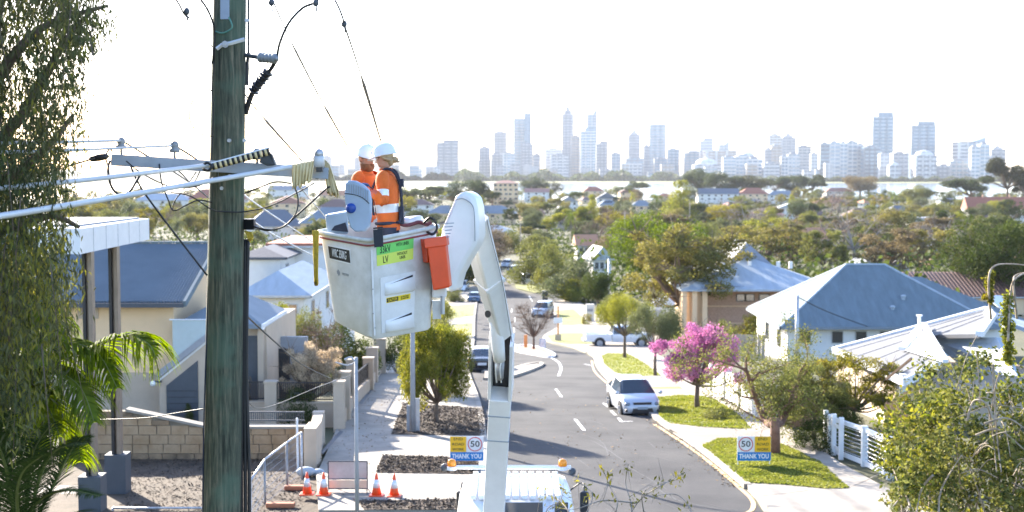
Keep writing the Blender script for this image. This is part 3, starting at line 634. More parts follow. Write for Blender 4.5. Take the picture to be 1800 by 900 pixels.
for px in (1305,1318,1345):
    x = X(px, ye0+.4); f = MB().box((x-.5,ye0+.33,ze-1.4),(x+.5,ye0+.41,ze-.7)).build('window', M['dark'], t); MB().box((x-.42,ye0+.31,ze-1.33),(x+.42,ye0+.328,ze-.77)).build('pane', M['glass'], f)
for z in (1.8, 3.4): MB().box((X(1246,ye0),ye0+.3,ze-z-.1),(X(1470,ye0),ye0+.398,ze-z)).build('brick_course', M['cream'], t)
house('low brown tiled carport in front of the brick house', 1226, 1342, 540, 560, 592, 'tilebr','brick','gy', dep=8, wins=2, name='carport', cat='carport')
t = house('long maroon sheet roofed house behind the blue hip roof', 1575, 1850, 478, 522, 566, 'tilebr','cream','gx', dep=14, wins=6)
rb = MB()
d = Gd(566); W = (1850-1575)/F*d
for k in range(40):
    x = -W/2+W*(k+.5)/40; h = P(900,522,d).z-(min(gz(d),gz(d+14))-.3); r_ = P(900,478,d+7).z-P(900,522,d).z; rb.beam((x,-7,h+.04),(x,0,h+r_+.04),.1,.08)
rb.build('roof_ribs', M['tilebr'], t)
house('olive fibro house behind the pale light pole', 1120, 1196, 544, 556, 590, 'tileslate','whitewall','hip', wins=2)

# ---- white roofed house, near right
t = thing('house', 'white roofed bungalow with a small gable near the right edge', 'house', (18,53,gz(53)))
A_, B_, C_ = P(1465,615,60), P(1590,672,45.5), P(1652,640,48.5)
Fp = P(1735,543,60); Dp, Ep = P(1622,589,53.5), P(1722,586,55.5)
def quadroof(name, pts, m, th=.16):
    c = sum(pts, Vector())/len(pts); n = (pts[1]-pts[0]).cross(pts[-1]-pts[0]).normalized(); n = n if n.z > 0 else -n
    return MB().prism(pts, -n*th).build(name, m, t)
pn_ = (B_-A_).cross(Fp-A_).normalized(); o3 = Vector((0,0,CAMZ))
def onroof(px, py): d = ray(px, py); return o3+d*((A_-o3).dot(pn_)/d.dot(pn_))
C_ = onroof(1652,640); Dp = onroof(1622,589); Ep = onroof(1722,587); Rp_ = onroof(1744,556)
quadroof('roof', [A_, B_, C_, Dp, Ep, Rp_, Fp], M['shadedroof'])
quadroof('front_roof', [Dp+Vector((.2,-.05,-.12)), Ep+Vector((.6,-.1,-.12)), Ep+Vector((.3,-3.2,-1.15)), Dp+Vector((.9,-3.0,-1.1))], M['paleroof'])  # front slope of the white roof, its bluish shade painted as pale blue
quadroof('right_roof', [Fp+Vector((.05,0,-.05)), Rp_+Vector((.1,0,-.05)), Rp_+Vector((5.5,-7.5,-2.0)), Fp+Vector((6.5,0,-2.0))], M['paleroof'])
mb = MB(); mb.beam(A_, Fp, .25, .22); mb.beam(A_, B_, .12, .26); mb.beam(Fp, Rp_, .25, .22); mb.beam(Rp_, Ep, .3, .22); mb.beam(B_, C_, .12, .3)
mb.build('barge_board', M['white'], t)
g0, g1, g2 = onroof(1585,618)+Vector((0,-.15,.1)), onroof(1618,586)+Vector((0,-.3,.35)), onroof(1655,643)+Vector((0,-.15,.15))
MB().prism([g0, g1, g2], (.5,1.2,0)).build('gable', M['white'], t)
MB().beam(g0+Vector((-.06,-.12,.06)), g1+Vector((0,-.12,.1)), .3, .14).beam(g1+Vector((0,-.12,.1)), g2+Vector((.05,-.12,.05)), .2, .12).build('gable_board', M['white'], t)
for k in range(22):
    pass
mb = MB()
for k in range(1,30):
    u = k/30; a = A_.lerp(B_, u); b = Fp.lerp(C_, max(0,(u-.0))) if u < .4 else Fp.lerp(C_, u)
    n = Vector((-.3,0,1)).normalized()
    mb.beam(a+n*.02, a.lerp(b,.93 if u < .6 else .5)+n*.02, .035, .03)
mb = MB()
for k in range(2,16,3):
    u = k/30; a = A_.lerp(B_, u*1.9); b = Fp.lerp(Rp_.lerp(Ep,.4), u*1.9) if u < .3 else Dp.lerp(C_, (u-.3)*4.4); mb.beam(a.lerp(b,.02)-pn_*(-.02 if pn_.z > 0 else .02), a.lerp(b,.97)-pn_*(-.02 if pn_.z > 0 else .02), .022, .02)
mb.build('roof_rib', M['shadedroof'], t)
zf = gz(50)-.2
MB().box((14.3,50.5,gz(60)-.3),(21.3,59.7,A_.z-.25)).build('wall', M['beige'], t)
for px, Yd in ((1540,53.5),(1500,57.5),(1582,47)):
    p = P(px, 670, Yd); p.x += .1; MB().box((p.x-.1,Yd-.1,gz(Yd)-.1),(p.x+.1,Yd+.1,gz(Yd)+2.35)).build('verandah_post', M['white'], t)
for px, py, Yd in ((1617,578,54),(1616,560,57)):
    p = P(px,py,Yd); MB().cyl(p-Vector((0,0,.6)), p+Vector((0,0,.12)), .07).cyl(p+Vector((0,0,.1)), p+Vector((0,0,.16)), .13).build('roof_vent', M['white'], t)
sd = thing('satellite_dish', 'white satellite dish on the far corner of the white roof', 'dish', P(1757,542,58))
p = P(1760,538,58); MB().lathe(p, [(.02,0),(.25,.03),(.42,.1),(.5,.2)], 16, (.2,-.5,.8)).build('dish', M['white'], sd); MB().tube([p-Vector((0,0,.7)), p], .03).build('mast', M['steel'], sd)

# ---- beige house with the corrugated blue roof on the left
t = thing('house', 'beige two storey house with dark blue corrugated roof on the left', 'house', (-15,55,gz(55)))
x0, x1 = -19, -12.55; yE, yR = 52, 58; zE, zR = P(320,531,yE).z, P(365,427,yR).z
n = 56; V = []
for y, z in ((yE,zE),(yR,zR)):
    for i in range(n*4+1):
        x = x0+(x1-x0)*i/(n*4); V.append((x, y, z+.045*math.cos(i*math.pi/2)))
m_ = MB(); m_.add(V, [(i,i+1,n*4+2+i,n*4+1+i) for i in range(n*4)])
m_.add([(x0,yE,zE-.05),(x1,yE,zE-.05),(x1,yR,zR-.05),(x0,yR,zR-.05),(x0,64,zE),(x1,64,zE)], [(0,1,2,3),(3,2,5,4)])
m_.build('roof', M['bluedark'], t)
MB().beam((x1+.05,yE-.1,zE-.06),(x1+.05,yR,zR-.02),.12,.24).beam((x0,yR,zR+.04),(x1+.1,yR,zR+.04),.22,.07).build('barge_capping', M['blueroof'], t)
MB().box((x0,yE-.16,zE-.2),(x1,yE-.004,zE-.03)).build('gutter', M['dark'], t)
xw = -13.1; yw = 52.6; zg = gz(60)-.5
mb = MB(); mb.box((x0,yw,zg),(xw,63.4,zE-.05)); mb.prism([(xw-.004,yw,zE-.05),(xw-.004,63.4,zE-.05),(xw-.004,yR,zR-.1)], (-.2,0,0)); mb.build('wall', M['cream'], t)
MB().box((x0,yw-.13,zg),(-13.65,yw-.004,P(0,655,yw).z)).build('lower_wall', M['beige'], t)
MB().box((-16.8,yw-.05,P(0,560,yw).z),(-16.0,yw-.003,P(0,538,yw).z)).build('meter_panel', M['beige'], t)
# garage wing with its slanting parapet and grey door
xa, xb = X(275,51.5), X(360,51.5); ya = 51.5
zt0, zt1 = P(280,665,ya).z, P(362,598,ya).z
MB().prism([(xa,ya,gz(ya)-.3),(xb,ya,gz(ya)-.3),(xb,ya,zt1),(xa,ya,zt0)], (0,9,0)).build('garage_wall', M['beige'], t)
MB().prism([(xa-.05,ya-.09,zt0-.02),(xb,ya-.09,zt1-.02),(xb,ya-.09,zt1+.26),(xa-.05,ya-.09,zt0+.26)], (0,.35,0)).build('parapet', M['greyp'], t)
MB().prism([(xa,ya-.03,zt0-.12),(xb,ya-.03,zt1-.12),(xb,ya-.03,zt1-.022),(xa,ya-.03,zt0-.022)], (0,.027,0)).build('parapet_trim', M['whitewall'], t)
d0, d1 = X(288,ya), X(344,ya); zt = lambda x: zt0+(zt1-zt0)*(x-xa)/(xb-xa)
gd = MB().prism([(d0,ya-.045,gz(ya)-.2),(d1,ya-.045,gz(ya)-.2),(d1,ya-.045,zt(d1)-.5),(d0,ya-.045,zt(d0)-.5)], (0,.04,0)).build('garage_door', M['dark'], t)
mb = MB()
for k in range(9): mb.box((d0,ya-.058,gz(ya)+.1+k*.24),(d1,ya-.046,gz(ya)+.115+k*.24)) if gz(ya)+.1+k*.24 < zt(d0)-.55 else None
mb.build('door_groove', M['blackp'], gd)
gp = MB(); gp.prism([(X(300,ya),ya,P(300,645,ya).z),(X(362,ya),ya,P(362,600,ya).z),(X(362,ya),ya,P(362,562,ya).z),(X(300,ya),ya,P(300,562,ya).z)], (0,.03,0)); gp.build('glass_balustrade', M['glasst'], t)
MB().tube([P(298,562,ya),P(365,562,ya)], .03).build('handrail', M['white'], t)
# lower blue roof, showing on both sides of the pole, and its garage
xr0, xr1 = -13.0, -9.65; ze2 = CAMZ-5.9; zr2 = CAMZ-4.95
mb = MB(); roofmesh(mb, xr0, xr1, 52.3, 58, ze2, zr2, 'hip'); mb.build('lower_roof', M['bluedark'], t); MB().box((-13.09,52.66,gz(60)),(xb+.4,52.8,ze2-.16)).build('glass_backing', M['whitewall'], t); MB().beam((xr1+.03,52.3,ze2-.12),(xr1+.03,58,ze2-.12),.06,.22).build('fascia', M['white'], t)  # white wall is added behind the glass to give a pale, reflecting look
xw1 = X(455,51.5); MB().box((xb+.41,52.8,gz(60)-.3),(xw1,60,ze2-.16)).build('rear_wall', M['beige'], t)
MB().box((X(424,52.7),52.7,gz(52)-.1),(X(450,52.7),52.79,ze2-.5)).build('garage_door', M['dark'], t)
MB().box((X(450,52.5),52.5,gz(52)-.1),(X(460,52.5),52.9,ze2-.17)).build('column', M['beige'], t)
cc = thing('security_camera', 'white dome security camera on the corner of the beige house', 'camera', P(272,671,51.2))
p = P(276,671,51.38); MB().box(p+Vector((-.1,-.05,-.03)), p+Vector((.15,.1,.03))).build('bracket', M['dark'], cc); MB().ball(p+Vector((-.14,-.05,-.06)), .11).build('housing', M['white'], cc)
# white houses behind the pole
t = house('white house with dark tiled hip roof just right of the timber pole', 405, 502, 429, 452, 560, 'tiledark','whitewall','hip', d=92, dep=11, wins=0)
for px in (486, 496):
    x = (px-900)/F*92.4; MB().box((x-.2-(405+502-1800)/2/F*92,-11/2+.38,4.2),(x+.2-(405+502-1800)/2/F*92,-11/2+.44,5.6)).build('window', M['frame'], t)
house('tall white rendered house with plain side wall behind the bucket', 466, 600, 426, 432, 560, 'tilered','whitewall','flat', d=98, dep=12, wins=0)
t = house('low house with pale blue hip roof behind the timber pole', 408, 545, 466, 519, 560, 'paleroof','whitewall','hip', d=80, dep=14, wins=2)
MB().box((-2.3,-6,4.6),(-1.9,-5.4,6.2)).build('chimney', M['brick'], t)

# ================================================================ FENCES AND WALLS, LEFT SIDE
def X2(px, y): return (px-900)/F*y
t = thing('retaining_wall', 'weathered limestone block retaining wall behind the bare lot', 'wall', (-10,43.2,gz(43)))
yw = 43.0; xa, xb = X(96,yw), X(546,yw); zb = gz(yw)-.1
ztop = lambda x: lerp(P(215,722,yw).z, P(362,752,yw).z, (x-X(215,yw))/(X(362,yw)-X(215,yw))) if x < X(362,yw) else P(400,753,yw).z
MB().prism([(xa,yw+.03,zb),(xb,yw+.03,zb),(xb,yw+.03,ztop(xb)-.03),(X(362,yw),yw+.03,ztop(X(362,yw))-.03),(X(215,yw),yw+.03,ztop(X(215,yw))-.03),(xa,yw+.03,ztop(X(215,yw))-.03)], (0,.3,0)).build('mortar', M['mortar'], t)
h = .30; r_ = random.Random(4); bi = {}
for row in range(7):
    x = xa-r_.uniform(0,.4); z = zb+row*h
    while x < xb:
        w_ = r_.uniform(.42,.6); x2 = min(x+w_, xb); zt_ = min(ztop(max(x,X(215,yw))), ztop(min(x2,xb)))-.02; a_ = max(x, xa)
        if x2-a_ > .12 and zt_-z > .08:
            o = r_.uniform(0,.025); hh = min(h-.018, zt_-z)
            mb = MB(); q = .012
            mb.hexa([(a_+.009,yw-o,z),(x2-.009,yw-o,z),(x2-.009,yw+.028,z),(a_+.009,yw+.028,z)], [(a_+.009+q,yw-o,z+hh),(x2-.009-q,yw-o+r_.uniform(-.008,.008),z+hh-r_.uniform(0,.015)),(x2-.009,yw+.028,z+hh),(a_+.009,yw+.028,z+hh)])
            mb.build('limestone_block', M['limed'] if (row in (4,5,6) and r_.random() < .7) or row == 0 else M['lime'], t)
        x = x2
mb = MB(); mb.beam((X(215,yw),yw+.15,ztop(X(215,yw))+.03),(X(362,yw),yw+.15,ztop(X(362,yw))+.03),.42,.08); mb.beam((X(362,yw),yw+.15,ztop(X(362,yw))+.03),(xb,yw+.15,ztop(xb)+.03),.42,.08); mb.build('capping', M['concrete'], t)

def palings(mb, a, b, h, n, r=.012, z0=.05):
    a, b = Vector(a), Vector(b)
    for k in range(n):
        p = a.lerp(b, (k+.5)/n); mb.box((p.x-r,p.y-r,p.z+z0),(p.x+r,p.y+r,p.z+h))
    mb.beam(a+Vector((0,0,h*.96)), b+Vector((0,0,h*.96)), .05, .04); mb.beam(a+Vector((0,0,h*.12)), b+Vector((0,0,h*.12)), .05, .04)
t = thing('balustrade', 'low black railing along the top of the limestone wall', 'railing', (-9,43.7,ztop(xb)))
mb = MB(); palings(mb, (X(362,43.9),43.9,ztop(xb)+.05),(X(532,43.9),43.9,ztop(xb)+.05),.33,46); mb.build('railing', M['dark'], t)

# street front wall of the house next door: plinths, piers and black railings
t = thing('front_wall', 'beige rendered front wall with square piers and black railings', 'wall', (-8,47,gz(47)))
def pier(px0, px1, ytop, yb, dep=.42, name='pier'):
    Y = Gd(yb); a, b = X(px0,Y), X(px1,Y); zt_ = P(0,ytop,Y).z
    MB().box((a,Y,gz(Y)-.3),(b,Y+dep,zt_-.05)).box((a-.03,Y-.03,zt_-.05),(b+.03,Y+dep+.03,zt_+.03)).build(name, M['beige'], t); return (a+b)/2, Y+dep/2, zt_
P1 = pier(461,482,672,752); P2 = pier(583,602,672,760); P0 = pier(410,428,672,750)
P3 = pier(593,612,655,744); P4 = pier(606,624,633,722); P5 = pier(636,654,630,690); P6 = pier(642,662,612,676); P7 = pier(655,676,596,660)
P8 = pier(497,516,650,716); P9 = pier(507,526,637,705)
for a, b, zh in ((P0,P1,.9),(P1,P2,.9)):
    y = a[1]; MB().box((a[0]+.2,y-.1,gz(y)-.3),(b[0]-.2,y+.1,gz(y)+zh)).box((a[0]+.2,y-.14,gz(y)+zh),(b[0]-.2,y+.14,gz(y)+zh+.06)).build('plinth_wall', M['beige'], t)
    mb = MB(); palings(mb, (a[0]+.2,y,gz(y)+zh+.06),(b[0]-.2,y,gz(y)+zh+.06),.75,int((b[0]-a[0])/.09)); mb.build('railing', M['blackp'], t)
for a, b in ((P2,P4),(P4,P5),(P5,P7)):
    A, B = Vector((a[0],a[1]+.2,gz(a[1]))), Vector((b[0],b[1]-.2,gz(b[1]))); mb = MB(); mb.beam(A+Vector((0,0,.3)), B+Vector((0,0,.3)), .2, .7); mb.build('plinth_wall', M['beige'], t)
    mb = MB(); palings(mb, A+Vector((0,0,.65)), B+Vector((0,0,.65)), .8, int((B-A).length/.11)); mb.build('railing', M['blackp'], t)
Y = 56; MB().box((X(463,Y),Y,gz(Y)-.2),(X(538,Y),Y+.25,P(0,592,Y).z)).build('courtyard_wall', M['greyp'], t)
MB().box((X(463,Y-.5),Y-.5,gz(Y)-.2),(X(507,Y-.5),Y-.45,P(0,610,Y).z)).build('side_gate', M['blackp'], t)
# near wall with the tall end pier
t = thing('side_wall', 'short stepped beige wall beside the mesh fence panels', 'wall', (-5.8,42,gz(42)))
a = G(530,842); MB().box((X(531,41.3),41.2,gz(41)-.2),(X(553,41.3),42.3,P(0,752,41.3).z)).build('pier', M['beige'], t)
MB().prism([(X(540,42.3),42.3,gz(42)-.2),(X(540,42.3),42.3,P(0,752,41.6).z-.15),(X(548,45.8),45.8,P(0,727,45.8).z),(X(548,45.8),45.8,gz(46)-.2)], (.32,0,0)).build('wall_panel', M['beige'], t)
MB().box((X(548,45.8)-.05,45.8,gz(46)-.2),(X(565,45.8),46.2,P(0,725,45.8).z)).build('pier', M['beige'], t)

# temporary mesh fence
def meshpanel(a, b, h, label):
    a, b = Vector(a), Vector(b); t = thing('mesh_fence', label, 'fence panel', a, group='temporary mesh fence panels'); u = Vector((0,0,h))
    for n_, q, r in (('frame_tube',(a,a+u),.03),('frame_tube',(b,b+u),.03),('frame_tube',(a+u,b+u),.03),('frame_tube',(a+Vector((0,0,.12)),b+Vector((0,0,.12))),.021)): MB().tube(q, r, 8).build(n_, M['steel'], t, smooth='all')
    mb = MB(); n = int((b-a).length/.12)
    for k in range(1,n): p = a.lerp(b,k/n); mb.tube([p+Vector((0,0,.12)),p+u], .004, 3)
    for k in range(1,9): z = Vector((0,0,.12+(h-.12)*k/9)); mb.tube([a+z,b+z], .004, 3)
    mb.build('wire_mesh', M['steel'], t, kind='stuff')
def ft(px, ptop, Y, h=1.9): p = P(px, ptop, Y); return p-Vector((0,0,h))
q0, q1, q2, q3 = ft(440,845,34.2), ft(465,808,36), ft(504,778,38), ft(530,760,39.5)
meshpanel(q0, q1, 1.9, 'nearest sagging mesh fence panel beside the timber pole')
meshpanel(q1, q2, 1.9, 'middle mesh fence panel over the bare lot')
meshpanel(q2, q3, 1.9, 'far mesh fence panel ending at the beige pier')
meshpanel(ft(198,893,35.2,1.4), ft(356,893,35.2,1.4), 1.4, 'low mesh fence panel in front of the bare lot left of the pole')
t = thing('fence_post', 'leaning steel fence stay behind the mesh panels', 'post', ft(523,735,41)); MB().tube([ft(523,735,41), P(522,735,41)], .035, 8).build('tube', M['white'], t)
for k, (px, py, lab) in enumerate(((528,862,'orange brick weight beside the leftmost cone'),(498,893,'orange fence foot block at the lower end of the mesh fence'))):
    p = G(px, py, .02); o = MB().box((p.x-.45,p.y-.1,p.z),(p.x+.3,p.y+.12,p.z+.12)).build('concrete_weight', M['terr'], bevel=.02); top(o, lab, 'fence weight')
rb = MB(); p = G(538,838); o = MB().ball(p+Vector((0,0,.15)), .3, (1,.7,.5)).ball(p+Vector((.35,.1,.1)), .2, (1,.8,.6)).build('plastic_sheet', M['paleroof'], smooth='all'); top(o, 'crumpled pale plastic sheet at the foot of the beige pier', 'sheet')

# ---- portico on steel columns
t = thing('portico', 'tall flat portico with white fascia on two steel columns', 'portico', (-11,37,gz(37)))
N0, R0 = P(140,402,34), P(262,384,41.3); zt_ = N0.z; zb_ = N0.z-.64
MB().hexa([(-14.6,34.9,zb_),(N0.x,34,zb_),(R0.x,41.3,zb_),(-14.6,41.8,zb_)], [(-14.6,34.9,zt_),(N0.x,34,zt_),(R0.x,41.3,zt_),(-14.6,41.8,zt_)]).build('fascia', M['white'], t)
for k in range(1,6):
    p = Vector((N0.x,34,zb_)).lerp(Vector((R0.x,41.3,zb_)), k/6); MB().box((p.x+.001,p.y-.008,zb_),(p.x+.006,p.y+.008,zt_)).build('panel_joint', M['greyp'], t)
MB().box((-14,35.4,zt_),(-11.2,41,zt_+.05)).build('roof_sheet', M['whiteroof'], t)
for (x, y, zb2) in ((-10.95,35.2,P(0,835,35.2).z),(-10.98,37.6,P(0,797,37.6).z)):
    MB().box((x-.13,y-.13,zb2),(x-.05,y+.13,zb_)).build('shaded_flange', M['blackp'], t); MB().box((x+.02,y-.13,zb2),(x+.12,y+.13,zb_)).box((x-.05,y-.02,zb2),(x+.02,y+.02,zb_)).build('column', mat('lit_bronze_steel',(.24,.19,.15),.45,metal=.4), t)  # light painted on the posts: left flange black as shade, right side lit bronze
    MB().box((x-.3,y-.25,gz(y)-.3),(x+.28,y+.3,zb2)).build('plinth', M['dark'], t)
MB().box((-13.5,35.3,gz(36)-.3),(-11.12,38.4,P(0,815,39).z-.6)).build('platform', M['greyp'], t)
MB().box((-13.5,35.25,P(0,815,39).z-.6),(-11.1,38.4,P(0,815,39).z-.5)).build('platform_slab', M['concrete'], t)
# right side: white wall, timber fence, white wire fence, picket posts
t = thing('garden_wall', 'white rendered garden wall behind the pink blossom tree', 'wall', G(1290,690))
a, b = G(1254,690), G(1335,738)
MB().beam(a+Vector((0,0,.55)), b+Vector((0,0,.55)), .2, 1.5).build('wall', M['whitewall'], t)
for u in (0,.33,.66,1): p = a.lerp(b,u); MB().box((p.x-.2,p.y-.2,p.z-.2),(p.x+.2,p.y+.2,p.z+1.5)).build('pier', M['whitewall'], t)
def boards(label, a, b, h, name, m, wd=.14):
    t = thing(name, label, 'fence', a); L_ = (b-a).length; n = int(L_/wd); d = (b-a).normalized(); R = Matrix((d, Vector((-d.y,d.x,0)), Vector((0,0,1)))).transposed()
    for k in range(n):
        p = a.lerp(b,(k+.5)/n); p.z = gz(p.y)+h/2+rnd.uniform(-.02,.02); MB().obox(p, (wd-.012,.02+rnd.uniform(0,.01),h), R).build('paling', m, t)
    for z in (.3, h-.3): MB().beam(a+Vector((d.y,-d.x,0))*-.04+Vector((0,0,z)), b+Vector((d.y,-d.x,0))*-.04+Vector((0,0,z)), .05,.08).build('rail', m, t)
boards('brown timber paling fence behind the forked street tree', G(1385,752), G(1490,745), 1.7, 'paling_fence', M['fencew'])
boards('pale corrugated boundary fence behind the pink blossom', G(1290,632), G(1345,634), 1.8, 'boundary_fence', M['beige'], .3)
boards('weathered timber fence under the white roofed house', P(1555,735,45)*1.0, P(1600,700,44), 1.6, 'paling_fence', M['fencew'])
def wirefence(label, pts, h):
    t = thing('wire_fence', label, 'fence', G(*pts[0])); Q = [G(*p) for p in pts]
    for q in Q: MB().box((q.x-.09,q.y-.09,q.z-.1),(q.x+.09,q.y+.09,q.z+h+.12)).build('post', M['white'], t, bevel=.01)
    for a, b in zip(Q, Q[1:]):
        MB().beam(a+Vector((0,0,h)), b+Vector((0,0,h)), .07, .14).build('top_rail', M['white'], t); MB().beam(a+Vector((0,0,.12)), b+Vector((0,0,.12)), .07, .14).build('bottom_rail', M['white'], t)
        for k in range(1,8): MB().tube([a+Vector((0,0,.12+(h-.12)*k/8)), b+Vector((0,0,.12+(h-.12)*k/8))], .012, 4).build('wire', M['steel'], t)
wirefence('white post and wire fence beside the right pavement', [(1459,796),(1519,820),(1564,843)], 1.15)
t = thing('picket_gate', 'white timber gate posts at the top of the wire fence', 'gate', G(1455,793))
for px, py in ((1451,792),(1465,800),(1478,808)): q = G(px,py); MB().box((q.x-.07,q.y-.07,q.z),(q.x+.07,q.y+.07,q.z+1.35)).build('post', M['white'], t)
a, b = G(1451,792), G(1478,808)
for z in (.3,1.0): MB().beam(a+Vector((0,0,z)), b+Vector((0,0,z)), .04,.1).build('rail', M['white'], t)
t = thing('letterbox_pillar', 'white letterbox pillar by the far right driveway', 'letterbox', G(1037,566)); q = G(1037,566); MB().box((q.x-.45,q.y-.3,q.z),(q.x+.45,q.y+.3,q.z+2)).build('pillar', M['whitewall'], t); MB().box((q.x-.3,q.y-.33,q.z+1.2),(q.x+.3,q.y-.302,q.z+1.5)).build('slot', M['greyp'], t)
